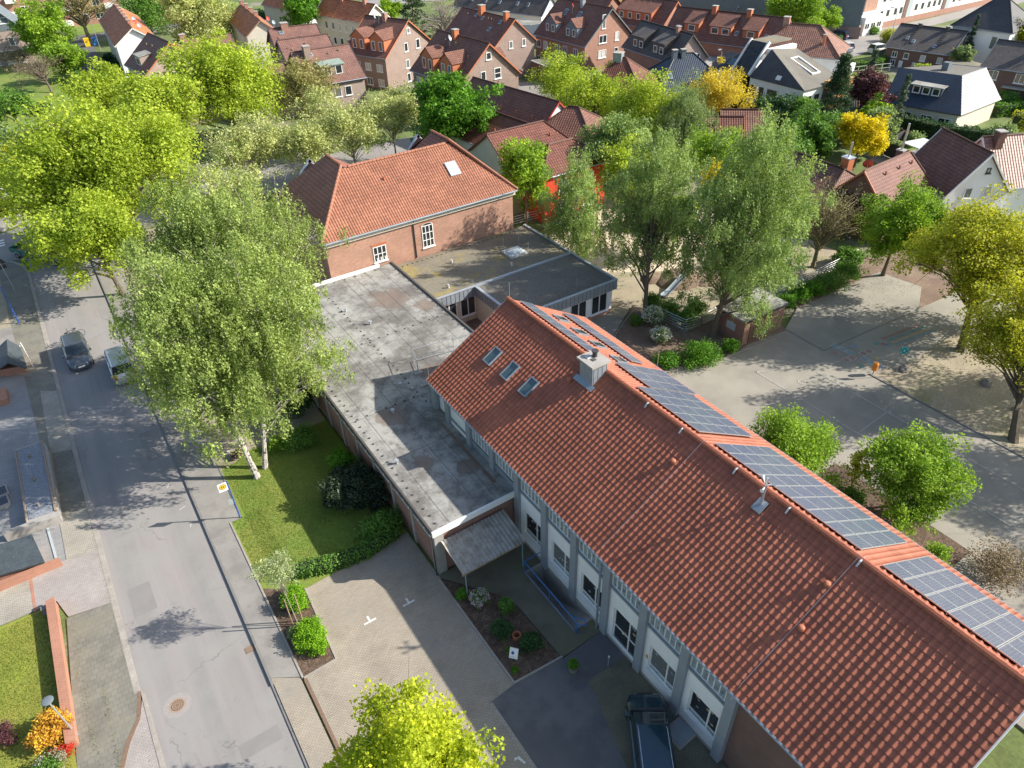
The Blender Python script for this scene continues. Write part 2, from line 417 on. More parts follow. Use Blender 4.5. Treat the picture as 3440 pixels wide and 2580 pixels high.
# ------------------------------------------------------------------ object helpers
def put(o, label=None, cat=None, group=None, kind=None):
    if label: o['label'] = label
    if cat: o['category'] = cat
    if group: o['group'] = group
    if kind: o['kind'] = kind
    return o
def empty(name, loc, rz, label, cat, group=None):
    o = bpy.data.objects.new(name, None)
    C.objects.link(o)
    o.location = loc
    o.rotation_euler = (0, 0, rz)
    o.empty_display_size = .3
    return put(o, label, cat, group)
class MB:
    """collects faces with metre UVs and builds ONE mesh object"""
    def __init__(self):
        self.v, self.f, self.m, self.uv = [], [], [], []
    def poly(self, pts, m=0, uv=None):
        i = len(self.v)
        P = [Vector(p) for p in pts]
        self.v += [tuple(p) for p in P]
        self.f.append(tuple(range(i, i + len(P))))
        self.m.append(m)
        if uv is None:
            n = Vector((0, 0, 0))
            for k in range(len(P)):
                a, b_ = P[k], P[(k + 1) % len(P)]
                n += a.cross(b_)
            if n.length < 1e-9: n = Vector((0, 0, 1))
            n.normalize()
            if abs(n.z) > .999: u, v_ = Vector((1, 0, 0)), Vector((0, 1, 0))
            else:
                u = Vector((0, 0, 1)).cross(n).normalized()
                v_ = n.cross(u)
            uv = [(p.dot(u), p.dot(v_)) for p in P]
        self.uv += uv
        return self
    def box(self, x0, x1, y0, y1, z0, z1, m=0, T=None):
        c = [(x0, y0, z0), (x1, y0, z0), (x1, y1, z0), (x0, y1, z0), (x0, y0, z1), (x1, y0, z1), (x1, y1, z1), (x0, y1, z1)]
        if T: c = [T @ Vector(p) for p in c]
        for q in ((0, 3, 2, 1), (4, 5, 6, 7), (0, 1, 5, 4), (1, 2, 6, 5), (2, 3, 7, 6), (3, 0, 4, 7)):
            self.poly([c[k] for k in q], m)
        return self
    def prism(self, pts, z0, z1, m=0, mt=None):
        """vertical prism on a counter-clockwise plan"""
        a = sum(pts[i][0] * pts[(i + 1) % len(pts)][1] - pts[(i + 1) % len(pts)][0] * pts[i][1] for i in range(len(pts)))
        if a < 0: pts = pts[::-1]
        self.poly([(p[0], p[1], z1) for p in pts], m if mt is None else mt)
        self.poly([(p[0], p[1], z0) for p in pts[::-1]], m)
        for k in range(len(pts)):
            p, q = pts[k], pts[(k + 1) % len(pts)]
            self.poly([(p[0], p[1], z0), (q[0], q[1], z0), (q[0], q[1], z1), (p[0], p[1], z1)], m)
        return self
    def slab(self, top, th, m=0, mb=None):
        """thick sheet below a planar top polygon (counter-clockwise from outside)"""
        P = [Vector(p) for p in top]
        n = (P[1] - P[0]).cross(P[2] - P[0]).normalized()
        if n.z < 0:
            P = P[::-1]; n = -n
        Q = [p - n * th for p in P]
        mb = m if mb is None else mb
        self.poly(P, m)
        self.poly(Q[::-1], mb)
        for k in range(len(P)):
            k2 = (k + 1) % len(P)
            self.poly([Q[k], Q[k2], P[k2], P[k]], mb)
        return self
    def tube(self, pts, rad, n=8, m=0, cap=True):
        P = [Vector(p) for p in pts]
        if not hasattr(rad, '__len__'): rad = [rad] * len(P)
        rings = []
        for k, p in enumerate(P):
            d = (P[min(k + 1, len(P) - 1)] - P[max(k - 1, 0)]).normalized()
            ref = Vector((0, 0, 1)) if abs(d.z) < .9 else Vector((1, 0, 0))
            a = d.cross(ref).normalized(); b_ = d.cross(a)
            rings.append([p + (a * math.cos(2 * math.pi * j / n) + b_ * math.sin(2 * math.pi * j / n)) * rad[k] for j in range(n)])
        for k in range(len(P) - 1):
            for j in range(n):
                j2 = (j + 1) % n
                self.poly([rings[k][j2], rings[k][j], rings[k + 1][j], rings[k + 1][j2]][::-1], m, uv=[(0, 0)] * 4)
        if cap:
            self.poly(rings[0], m); self.poly(rings[-1][::-1], m)
        return self
    def cyl(self, x, y, z0, z1, r, n=16, m=0, r2=None):
        return self.tube([(x, y, z0), (x, y, z1)], [r, r if r2 is None else r2], n, m)
    def sphere(self, c, rx, ry, rz, m=0, n=10, k=6, half=False):
        c = Vector(c)
        lo = 0 if half else -math.pi / 2
        def pt(i, j):
            a = 2 * math.pi * i / n; b_ = lo + (math.pi / 2 - lo) * j / k
            return c + Vector((rx * math.cos(a) * math.cos(b_), ry * math.sin(a) * math.cos(b_), rz * math.sin(b_)))
        for j in range(k):
            for i in range(n):
                q = [pt(i, j), pt(i + 1, j), pt(i + 1, j + 1), pt(i, j + 1)]
                if j == k - 1: q = q[:3]
                elif j == 0 and not half: q = [q[0], q[2], q[3]]
                self.poly(q, m, uv=[(0, 0)] * len(q))
        return self
    def build(self, name, mats, parent=None, smooth=False, kind=None, label=None, cat=None, group=None, loc=None, rz=0):
        me = bpy.data.meshes.new(name)
        me.from_pydata(self.v, [], self.f)
        if isinstance(mats, str): mats = [mats]
        for q in mats: me.materials.append(MATS[q])
        me.polygons.foreach_set('material_index', self.m)
        ul = me.uv_layers.new(name='UVMap')
        ul.data.foreach_set('uv', np.array(self.uv, dtype=np.float32).ravel())
        if smooth: me.polygons.foreach_set('use_smooth', [True] * len(me.polygons))
        me.update()
        o = bpy.data.objects.new(name, me)
        C.objects.link(o)
        if parent: o.parent = parent
        if loc: o.location = loc
        if rz: o.rotation_euler = (0, 0, rz)
        return put(o, label, cat, group, kind)
def npmesh(name, V, F, mats, mi=None, uv=None, tint=None, parent=None, smooth=False):
    """fast mesh of quads (F is n x 4) or triangles (n x 3)"""
    me = bpy.data.meshes.new(name)
    n, k = F.shape
    me.vertices.add(len(V)); me.vertices.foreach_set('co', V.astype(np.float32).ravel())
    me.loops.add(n * k); me.loops.foreach_set('vertex_index', F.astype(np.int32).ravel())
    me.polygons.add(n)
    me.polygons.foreach_set('loop_start', np.arange(0, n * k, k, dtype=np.int32))
    me.polygons.foreach_set('loop_total', np.full(n, k, dtype=np.int32))
    if isinstance(mats, str): mats = [mats]
    for q in mats: me.materials.append(MATS[q])
    if mi is not None: me.polygons.foreach_set('material_index', mi.astype(np.int32))
    if uv is not None:
        me.uv_layers.new(name='UVMap').data.foreach_set('uv', uv.astype(np.float32).ravel())
    if tint is not None:
        a = me.attributes.new('tint', 'FLOAT', 'POINT'); a.data.foreach_set('value', tint.astype(np.float32))
    me.polygons.foreach_set('use_smooth', np.full(n, smooth))
    me.update(calc_edges=True)
    me.validate()
    o = bpy.data.objects.new(name, me)
    C.objects.link(o)
    if parent: o.parent = parent
    return o
def copy_thing(root, loc, rz, label):
    r = root.copy(); C.objects.link(r); r.location = loc; r.rotation_euler = (0, 0, rz); r['label'] = label
    for ch in list(root.children):
        c = ch.copy(); C.objects.link(c); c.parent = r
        for g in list(ch.children):
            d = g.copy(); C.objects.link(d); d.parent = c
    return r

# ------------------------------------------------------------------ setting: ground, roads, paving
_b = MB()
for (x0, x1, y0, y1) in ((-1500, 14.28, -600, 3000), (15.5, 2500, -600, 3000), (14.28, 15.5, -600, 16.9), (14.28, 15.5, 21.4, 3000)):
    _b.poly([(x0, y0, -.02), (x1, y0, -.02), (x1, y1, -.02), (x0, y1, -.02)])
_b.build('ground', 'ground', kind='structure')
def sheet(name, pts, z, mat, z0=None):
    b = MB()
    if z0 is None: b.poly([(x, y, z) for x, y in (pts if sum(pts[i][0] * pts[(i + 1) % len(pts)][1] - pts[(i + 1) % len(pts)][0] * pts[i][1] for i in range(len(pts))) > 0 else pts[::-1])])
    else: b.prism(pts, z0, z)
    return b.build(name, mat, kind='structure')
def rect(x0, x1, y0, y1): return [(x0, y0), (x1, y0), (x1, y1), (x0, y1)]
sheet('road', rect(-5.5, 0, -5, 87), .008, 'street_asphalt')
sheet('road', [(-60, 84), (-9, 85.6), (-7, 85.2), (-5.5, 84), (-5.5, 87), (0, 87), (0, 86), (60, 86.5), (60, 94), (20, 95.4), (-2.7, 95.4), (-7.3, 93.2), (-60, 92)], .012, 'asphalt')
# left side
sheet('kerb', rect(-5.78, -5.5, 26.5, 80.5), .05, 'kerb', -.02)
sheet('kerb', [(-5.78, 80.5), (-5.5, 80.5), (-5.9, 83.1), (-6.9, 85.0), (-9, 85.6), (-9, 85.3), (-7.1, 84.7), (-6.15, 82.9)], .05, 'kerb', -.02)
sheet('pavement', [(-5.78, 33), (-5.78, 80.4), (-6.15, 82.8), (-7.1, 84.6), (-8.3, 85), (-7.2, 33.5)], .04, 'paving_old', -.02)
sheet('pavement', [(-5.78, 33), (-8.0, 33.3), (-8.6, 25.2), (-9, 20), (-8.2, 19), (-7.1, 23), (-6.6, 24.2), (-5.95, 25.1), (-5.6, 26.6)], .045, 'paving_old', -.02)
sheet('kerb', [(-5.5, 26.6), (-5.35, 26.2), (-5.3, 21.9), (-5.25, 18), (-5.5, 18), (-5.52, 24)], .05, 'kerb', -.02)
sheet('kerb', [(-5.5, 26.4), (-5.6, 26.6), (-5.95, 25.1), (-6.6, 24.2), (-7.1, 23), (-7.9, 20), (-7.7, 20), (-6.95, 22.8), (-6.45, 24), (-5.8, 25)], .052, 'rust', -.02)
sheet('pavement', [(-5.5, 24), (-5.53, 26), (-5.8, 25), (-6.45, 24), (-6.95, 22.8), (-8, 19), (-8.5, 15), (-5.5, 15)], .03, 'paving_pink', -.02)
sheet('driveway', [(-5.79, 33), (-5.79, 37.6), (-7.5, 37.8), (-12, 38), (-14, 35), (-8.3, 34.9), (-7.9, 33.4)], .052, 'paving_pink', -.02)
sheet('driveway', [(-9.5, 35.0), (-14, 34.9), (-14, 38), (-9.5, 38)], .056, 'paving_light', .01)
sheet('driveway', rect(-9.45, -9.3, 34.8, 38), .06, 'brick_wall', .01)
sheet('driveway', [(-5.79, 37.6), (-5.79, 41.7), (-7.4, 41.9), (-7.45, 37.8)], .056, 'paving_light', -.02)
sheet('driveway', [(-5.79, 48.5), (-5.79, 56.7), (-6.9, 57.6), (-7.1, 48.9)], .056, 'paving_light', -.02)
sheet('forecourt', [(-7.42, 37.8), (-7.1, 48), (-7, 59), (-20, 61), (-20, 38)], .03, 'paving_grey', -.02)
sheet('lawn', [(-8.4, 34.7), (-14, 34.9), (-16, 20), (-8.8, 20)], .05, 'lawn_bright', -.02)
sheet('planting_bed', [(-7.2, 70), (-7.4, 84), (-16, 84), (-16, 70)], .028, 'dirt', -.02)
sheet('forecourt', [(-7.1, 59), (-7.1, 70), (-16, 70), (-16, 60)], .035, 'pavement', -.02)
# far pavement by the junction
sheet('pavement', [(-60, 92.3), (-7.3, 94.3), (-4.8, 95.7), (-2.7, 95.8), (30, 95.8), (30, 98), (-2.7, 98), (-7, 98.2), (-60, 99)], .08, 'pavement', -.02)
sheet('kerb', [(-60, 92), (-7.3, 93.9), (-4.8, 95.3), (-2.7, 95.5), (30, 95.5), (30, 95.8), (-2.7, 95.8), (-4.8, 95.7), (-7.3, 94.3), (-60, 92.3)], .085, 'kerb', -.02)
for k in range(3):
    sheet('road_marking', [(-9.5, 89.4 + k * .75), (-7.15, 89.6 + k * .75), (-7.15, 89.95 + k * .75), (-9.5, 89.8 + k * .75)], .016, 'white')
# right side: kerb, pavement, lawns, parking
sheet('kerb', rect(0, .13, 23, 86), .125, 'kerb_dark', -.02)
sheet('kerb', rect(0, .13, 10, 23), .06, 'kerb_dark', -.02)
sheet('pavement', [(.13, 23.4), (1.4, 22.6), (1.4, 35), (2.1, 35.1), (2.2, 41), (2.2, 85), (.13, 86)], .12, 'pavement', -.02)
sheet('pavement', [(.13, 10), (1.35, 10), (1.35, 22.6), (.13, 23.4)], .1, 'parking_paving', -.02)
sheet('kerb', rect(1.4, 1.5, 22.5, 35), .16, 'kerb', -.02)
sheet('kerb', [(2.1, 35.1), (2.2, 35.1), (2.3, 41), (2.2, 41)], .15, 'kerb_dark', -.02)
sheet('drain_channel', rect(1.45, 1.62, 10, 22.4), .108, 'rust', -.02)
sheet('parking_area', [(1.62, 10), (8.45, 10), (8.45, 16.1), (10, 16.2), (10.1, 24.1), (10.1, 28), (5.4, 27.7), (3.5, 27.6), (3.3, 22.5), (1.62, 22.4)], .1, 'parking_paving', -.02)
sheet('planting_bed', [(1.5, 22.5), (3.2, 22.55), (3.4, 27.6), (1.5, 29)], .13, 'mulch', -.02)
sheet('kerb', [(1.5, 22.4), (3.3, 22.45), (3.55, 27.6), (3.45, 27.6), (3.2, 22.55), (1.5, 22.5)], .16, 'kerb', -.02)
sheet('lawn', [(1.5, 29), (3.4, 27.6), (5.4, 27.7), (10.1, 28), (10.1, 41), (2.3, 41), (2.2, 35), (1.5, 35)], .12, 'lawn', -.02)
sheet('planting_bed', [(2.2, 41), (3.5, 41), (10.1, 41), (10.1, 54), (16.5, 54), (16.5, 84), (2.2, 84)], .115, 'dirt', -.02)
sheet('path', [(2.25, 40), (3.6, 40.4), (4.2, 42), (2.25, 46)], .125, 'dirt', -.02)
sheet('planting_bed', [(10.05, 16.3), (12.7, 16.1), (12.6, 19.8), (12.2, 21), (10.05, 23.8)], .13, 'mulch', -.02)
sheet('kerb', [(9.95, 16.2), (12.8, 16.0), (12.8, 16.1), (10.05, 16.3), (10.05, 23.8), (9.95, 23.8)], .16, 'kerb', -.02)
sheet('path', [(10.1, 23.9), (12.2, 21.05), (12.65, 19.8), (12.75, 15.95), (15.6, 16.1), (15.6, 16.9), (14.25, 16.9), (14.25, 21.42), (15.6, 21.42), (15.6, 24.1), (10.1, 24.1)], .1, 'paving_mossy', -.02)
sheet('forecourt', [(8.45, -6), (8.45, 16.1), (10, 16.2), (12.8, 16.0), (15.6, 16.1), (15.6, 14.2), (13.1, 14.3), (11.9, 10.1), (11.6, 2), (11.5, -6)], .1, 'asphalt_dark', -.02)
sheet('forecourt', [(13.1, 14.3), (15.6, 14.2), (15.6, -6), (11.5, -6), (11.6, 2), (11.9, 10.1)], .104, 'paving_mossy', -.02)
sheet('forecourt', rect(1.62, 8.45, -6, 10), .1, 'parking_paving', -.02)
sheet('forecourt', rect(8.4, 8.58, -6, 16.05), .108, 'paving_light', -.02)
def mark(name, pts, z=.112, mat='white_paint'): return sheet(name, pts, z, mat)
mark('parking_marking', [(5.25, 23.5), (5.95, 23.5), (5.95, 23.62), (5.25, 23.62)])
mark('parking_marking', [(5.55, 23.62), (5.67, 23.62), (5.67, 23.95), (5.55, 23.95)])
mark('parking_marking', [(7.5, 23.35), (8.2, 23.35), (8.2, 23.47), (7.5, 23.47)])
mark('parking_marking', [(7.8, 23.47), (7.92, 23.47), (7.92, 23.8), (7.8, 23.8)])
mark('parking_marking', [(7.95, 13.25), (8.2, 13.2), (8.3, 12.8), (8.2, 12.78), (8.1, 13.1), (7.93, 13.13)], .116)
# schoolyard
sheet('schoolyard', [(28, -4), (70, -8), (70, 25), (58.3, 25), (46.4, 25.8), (46.45, 29.5), (42.2, 29.8), (40, 29.5), (37, 29.6), (35, 31.2), (33.7, 33.4), (34, 37.2), (36.5, 38.7), (38.7, 42.6), (36.6, 44), (28, 44)], .1, 'asphalt_yard', -.02)
sheet('schoolyard', [(46.4, 25.8), (58.3, 25), (62, 27), (61.5, 31), (50, 31.2), (46.5, 29.6)], .112, 'asphalt_yard', -.02)
sheet('kerb', [(46.3, 25.65), (58.4, 24.85), (58.4, 25.0), (46.45, 25.8), (46.55, 29.5), (46.4, 29.5)], .118, 'kerb_dark', .05)
sheet('kerb', [(46.4, 21.7), (46.55, 21.7), (46.45, 2), (46.3, 2)], .16, 'kerb_dark', -.02)
sheet('playground_dirt', [(46.55, 21.7), (50, 20.8), (56, 21), (70, 20), (70, -8), (46.5, -8)], .125, 'dirt', -.02)
sheet('playground_dirt', [(58.3, 25), (75, 24), (78, 33), (61.5, 33.4), (50, 33.4), (50, 31.2), (61.5, 31), (62, 27)], .118, 'soil', -.02)
sheet('planting_bed', [(33.7, 33.4), (35, 31.2), (37, 29.6), (40, 29.5), (42.2, 29.8), (46.45, 29.4), (46.6, 34), (39.3, 34), (38.9, 39.3), (38.9, 40), (36.6, 38.6), (34, 37.2)], .13, 'soil', -.02)
_arc = [(39.0, 39.6), (37.6, 39.1), (36.5, 38.5), (35.2, 37.8), (34.1, 37.1), (33.7, 35.4), (33.75, 33.5), (34.3, 32.0), (35.1, 31.0), (36.2, 30.0), (37.2, 29.6), (39, 29.55), (40.7, 29.5), (44.6, 29.0)]
_b = MB()
for k in range(len(_arc) - 1):
    (x0, y0), (x1, y1) = _arc[k], _arc[k + 1]
    d = Vector((y1 - y0, x0 - x1)).normalized() * -.07
    _b.prism([(x0, y0), (x1, y1), (x1 + d.x, y1 + d.y), (x0 + d.x, y0 + d.y)], -.02, .15)
_b.build('kerb', 'kerb', kind='structure')
sheet('path', [(36.6, 38.8), (38.8, 40.1), (39, 34.1), (46.6, 34.1), (50, 34), (62, 33.5), (62, 40), (50, 46), (41, 47), (37, 46), (36.6, 42)], .108, 'dirt', -.02)
sheet('sandpit', [(37, 47), (41, 46), (47, 42), (58, 42), (62, 52), (50, 58), (44, 57), (37, 56)], .112, 'sand', -.02)
sheet('path', [(50, 58), (56, 56), (60, 66), (50, 68), (47, 62)], .115, 'pavement', -.02)
sheet('planting_bed', rect(30, 36, 8, 17), .13, 'mulch', -.02)
for (x0, x1, y0, y1) in ((-4.9, -3.7, 31.2, 33.4), (-2.3, -.4, 20.2, 21.0), (-1.6, -.3, 44, 47.5)):
    sheet('road_patch', rect(x0, x1, y0, y1), .0105, 'asphalt_patch')
for (x, y, a) in ((-1.1, 40.6, 60), (-.9, 38.1, 20), (-.7, 36.2, 70)):
    d = Vector((math.cos(R(a)), math.sin(R(a)), 0)); n_ = Vector((-d.y, d.x, 0)) * .02
    sheet('road_marking', [(x + n_.x, y + n_.y), (x + d.x * .4 + n_.x, y + d.y * .4 + n_.y), (x + d.x * .4 - n_.x, y + d.y * .4 - n_.y), (x - n_.x, y - n_.y)], .0125, 'white_paint')
def line(x0, y0, x1, y1, wd=.05, z=.118, mat='marking_white'):
    d = Vector((y1 - y0, x0 - x1)).normalized() * wd
    sheet('yard_marking', [(x0 + d.x, y0 + d.y), (x1 + d.x, y1 + d.y), (x1 - d.x, y1 - d.y), (x0 - d.x, y0 - d.y)], z, mat)
line(39.75, 27, 39.8, 7.9); line(39.7, 7.8, 50, 6.6); line(43.5, 24.2, 43.4, 8); line(39.7, 26.9, 46.2, 24)
line(39.8, 18, 43.4, 18.2, .04)
_b = MB()
for k in range(20):
    a, a2 = 2 * math.pi * k / 20, 2 * math.pi * (k + 1) / 20
    _b.poly([(41.5 + q * math.cos(x), 24 + q * math.sin(x), .119) for q, x in ((.22, a), (.3, a), (.3, a2), (.22, a2))])
_b.build('yard_marking', 'marking_white', kind='structure')
# hopscotch cross of painted squares
cx, cy = 47.9, 23.7
for (dx, dy, n, mt) in ((-.1, .62, 3, 'marking_blue'), (.0, -.62, 3, 'marking_blue'), (.62, -.08, 2, 'marking_red'), (-.62, .08, 2, 'marking_red')):
    for k in range(1, n + 1):
        x, y = cx + dx * k, cy + dy * k
        line(x - .3, y, x + .3, y, .3, .117, 'marking_white'); line(x - .23, y, x + .23, y, .23, .121, mt)
for j, mt in enumerate(('marking_red', 'marking_green', 'marking_yellow', 'marking_blue')):
    for k in range(14):
        x = 51.7 + k * .32 + j * .06; y = 24.0 - j * .4 - k * .04
        line(x - .12, y, x + .12, y, .14, .117, mt)
for x, y, mt in ((50.6, 23.9, 'marking_green'), (51.0, 23.5, 'marking_red'), (51.3, 23.2, 'marking_blue'), (46.8, 25.0, 'marking_red'), (48.8, 24.7, 'marking_blue'), (48.9, 22.6, 'marking_yellow'), (46.9, 22.7, 'marking_green')):
    line(x - .25, y, x + .25, y, .18, .117, mt)
# background ground patches
sheet('road', [(12, 160), (15.2, 160), (17, 192), (20, 205), (60, 204), (60, 209), (14, 211), (11.6, 196)], .02, 'asphalt_dark')
sheet('lawn', [(-20, 100), (6, 100), (11, 160), (11, 186), (-20, 186)], .02, 'lawn_far')
sheet('lawn', [(17, 212), (60, 210), (60, 235), (17, 235)], .02, 'lawn_far')
sheet('road', [(50, 175), (58, 175), (66, 196), (100, 196), (140, 170), (143, 174), (100, 206), (50, 214)], .02, 'asphalt')
sheet('lawn', [(100, 186), (150, 150), (190, 190), (140, 230)], .02, 'lawn_far')
sheet('road', [(125, 84), (135, 84), (152, 90), (175, 90.5), (230, 92), (230, 97), (175, 95), (150, 96), (135, 93), (112, 98), (110, 93)], .02, 'asphalt')
sheet('forecourt', [(137, 94), (160, 95.6), (160, 98), (137, 98.5)], .024, 'paving_pink')
sheet('lawn', [(146, 98.6), (150, 100), (200, 97), (200, 95.8), (162, 96)], .024, 'lawn_far')
sheet('lawn', rect(121, 134, 75, 83), .02, 'lawn_far')
sheet('lawn', [(93, 48.5), (101, 47.2), (103.5, 50), (101, 54.5), (94, 53.5)], .03, 'lawn_far')
sheet('lawn', [(104, 40), (125, 44), (125, 49), (113, 46)], .02, 'lawn_far')
sheet('forecourt', [(83, 41), (96, 43.5), (97, 51), (88, 51)], .022, 'pavement')
sheet('forecourt', [(76, 38), (84, 36), (83, 42), (79, 43)], .024, 'pavement')
sheet('forecourt', [(60, 100), (75, 96), (82, 106), (64, 112)], .022, 'pavement')
sheet('forecourt', [(80, 140), (110, 134), (112, 150), (84, 158)], .022, 'pavement')

# ------------------------------------------------------------------ school hall (long tiled roof)
def tile_slope(name, u_dir, v_dir, org, ulen, vlen, mat, parent, w=.3, h=.34, inside=None, amp=.026, step=.032, per=8):
    """real roof tiles: wavy across, stepped at every course; u along the eave, v up the slope"""
    u_dir, v_dir, org = (np.array(Vector(q).normalized()) if i < 2 else np.array(q, float) for i, q in enumerate((u_dir, v_dir, org)))
    n = np.cross(u_dir, v_dir)
    if n[2] < 0: n = -n
    nu, nv = int(round(ulen / w)), int(round(vlen / h))
    w, h = ulen / nu, vlen / nv
    q = np.arange(nu * per + 1)
    us = q * w / per
    ph = (us / w) % 1.0
    prof = np.where(ph < .55, np.sin(ph / .55 * math.pi) ** 1.2, -.16 * np.sin((ph - .55) / .45 * math.pi)) * amp * 1.7
    V, F, UV = [], [], []
    base = 0
    for j in range(nv):
        v0, v1 = j * h - .03, (j + 1) * h + .01
        for rr, (vv, off) in enumerate(((v0, -.02), (v0, step), (v1, .0))):
            hh = off + (prof if rr else prof * .3)
            V.append(org + us[:, None] * u_dir + vv * v_dir + hh[:, None] * n)
        m_ = nu * per
        k = np.arange(m_)
        if inside is not None:
            cu = (np.floor(k / per) + .5) * w
            k = k[[inside(c_, (j + .5) * h) for c_ in cu]]
        L = m_ + 1
        for a in (0, 1):
            F.append(np.stack([base + a * L + k, base + a * L + k + 1, base + (a + 1) * L + k + 1, base + (a + 1) * L + k], 1))
            va, vb = (v0 + .04, v0 + .04) if a == 0 else (v0 + .04, v1 - .02)
            UV.append(np.stack([np.stack([us[k] + 1e-3, np.full(len(k), va)], 1), np.stack([us[k + 1] - 2e-3, np.full(len(k), va)], 1),
                                np.stack([us[k + 1] - 2e-3, np.full(len(k), vb)], 1), np.stack([us[k] + 1e-3, np.full(len(k), vb)], 1)], 1).reshape(-1, 2))
        base += 3 * L
    V, F, UV = np.concatenate(V), np.concatenate(F), np.concatenate(UV)
    UV = UV / np.array([w, h]) * np.array([.3, .34])
    o = npmesh(name, V, F, mat, uv=UV, parent=parent, smooth=False)
    # flip if the faces look down
    if np.cross(u_dir, v_dir)[2] < 0:
        o.data.flip_normals()
    return o
def ridge_caps(name, a, b_, mat, parent, r=.13, seg=.38):
    a, b_ = Vector(a), Vector(b_)
    n = max(2, int((b_ - a).length / seg))
    mb = MB()
    for k in range(n):
        p, q = a.lerp(b_, k / n), a.lerp(b_, (k + 1.12) / n)
        mb.tube([p, q], [r * 1.08, r * .9], 8)
    return mb.build(name, mat, parent)

hall = empty('school_hall', (0, 0, 0), 0, 'long white and brick school wing under a red tiled roof with solar panels', 'school')
XE, XR, XF, ZE, ZR = 15.18, 21.6, 27.98, 5.92, 9.64
Y0, Y1 = 1.1, 33.85
sl_len = math.hypot(XR - XE, ZR - ZE)
tile_slope('roof', (0, -1, 0), (XR - XE, 0, ZR - ZE), (XE, Y1, ZE), Y1 - Y0, sl_len, 'tile_hall', hall)
tile_slope('roof', (0, 1, 0), (XR - XF, 0, ZR - ZE), (XF, Y0, ZE), Y1 - Y0, sl_len, 'tile_hall', hall)
ridge_caps('ridge_cap', (XR, Y0, ZR + .03), (XR, Y1, ZR + .03), 'tile_hall', hall, .15)
b = MB()
b.slab([(XE + .05, Y0 + .1, ZE - .04), (XR, Y0 + .1, ZR - .06), (XR, Y1 - .1, ZR - .06), (XE + .05, Y1 - .1, ZE - .04)], .14)
b.slab([(XF - .05, Y0 + .1, ZE - .04), (XR, Y0 + .1, ZR - .06), (XR, Y1 - .1, ZR - .06), (XF - .05, Y1 - .1, ZE - .04)], .14)
b.build('roof_deck', 'timber', hall)
for yy in (Y0, Y1):
    b = MB()
    for xe in (XE, XF):
        b.slab([(xe, yy - .06, ZE - .02), (xe, yy + .06, ZE - .02), (XR, yy + .06, ZR - .02), (XR, yy - .06, ZR - .02)], .22)
    b.build('verge_board', 'white', hall)
# walls
XW = 15.62
XWE = 27.5
def gable(b, y, m=0, flip=False, x0=XW, x1=XWE):
    zt = ZE - .15 + (x0 - XE) * .596
    P = [(x0, y, 0), (x1, y, 0), (x1, y, zt), (XR, y, ZR - .25), (x0, y, zt)]
    b.poly(P if not flip else P[::-1], m)
b = MB()
gable(b, 1.6); gable(b, 33.4, 0, True)
b.poly([(XWE, 1.6, 0), (XWE, 33.4, 0), (XWE, 33.4, 5.9), (XWE, 1.6, 5.9)])
b.poly([(XW, 7.93, 0), (XW, 1.6, 0), (XW, 1.6, 6), (XW, 7.93, 6)])
b.build('brick_wall', 'brick_brown', hall)
b = MB(); b.poly([(XW + .06, 33.4, .05), (XW + .06, 7.93, .05), (XW + .06, 7.93, 6), (XW + .06, 33.4, 6)])
b.build('wall_core', 'render_white', hall)
PY = [8.15 + 2.615 * k for k in range(10)]
for k, y in enumerate(PY):
    if y < 24: MB().box(15.33, XW, y - .23, y + .23, 0, 5.85).build('pillar', 'pillar_grey', hall)
    else: MB().box(15.33, XW, y - .23, y + .23, 3.7, 5.85).build('pillar', 'pillar_grey', hall)
MB().box(15.33, XW, 33.2, 33.6, 3.7, 5.8).build('pillar', 'pillar_grey', hall)
def window(parent, x, y, z, wd, ht, facing, cols=(1,), glass='glass', frame='white', fw=.07, sill=False, depth=.05, trans=None, arch=False):
    """window lying on a wall: (x, y, z) is its lower left seen from outside, facing is the wall's outward normal angle in degrees"""
    a = R(facing)
    nrm = Vector((math.cos(a), math.sin(a), 0)); ud = Vector((-math.sin(a), math.cos(a), 0))
    O = Vector((x, y, z))
    def q(u, v, d): return O + ud * u + Vector((0, 0, v)) + nrm * d
    def bar(b, u0, u1, v0, v1, d0, d1, m=0):
        c = [q(u0, v0, d0), q(u1, v0, d0), q(u1, v0, d1), q(u0, v0, d1), q(u0, v1, d0), q(u1, v1, d0), q(u1, v1, d1), q(u0, v1, d1)]
        for f in ((0, 1, 2, 3), (7, 6, 5, 4), (3, 2, 6, 7), (2, 1, 5, 6), (0, 3, 7, 4)):
            b.poly([c[k] for k in f], m)
    b = MB()
    bar(b, 0, fw, 0, ht, 0, depth); bar(b, wd - fw, wd, 0, ht, 0, depth)
    bar(b, fw, wd - fw, 0, fw, 0, depth); bar(b, fw, wd - fw, ht - fw, ht, 0, depth)
    tot = sum(cols); u = 0
    for c_ in cols[:-1]:
        u += c_ / tot * wd
        bar(b, u - fw * .5, u + fw * .5, fw, ht - fw, 0, depth * .96)
    for v in (trans or []):
        bar(b, fw, wd - fw, v * ht - fw * .4, v * ht + fw * .4, 0, depth * .92)
    if sill: bar(b, -.08, wd + .08, -.08, 0, 0, depth + .08)
    o = b.build('window', frame, parent)
    g = MB(); g.poly([q(fw * .5, fw * .5, .012), q(wd - fw * .5, fw * .5, .012), q(wd - fw * .5, ht - fw * .5, .012), q(fw * .5, ht - fw * .5, .012)])
    g.build('pane', glass, o)
    return o
def sticker(parent, x, y, z, r, mat, n=8):
    b = MB(); b.poly([(x, y + r * math.cos(-2 * math.pi * k / n), z + r * .8 * math.sin(-2 * math.pi * k / n)) for k in range(n)])
    b.build('window_picture', mat, parent)
rnd = random.Random(4)
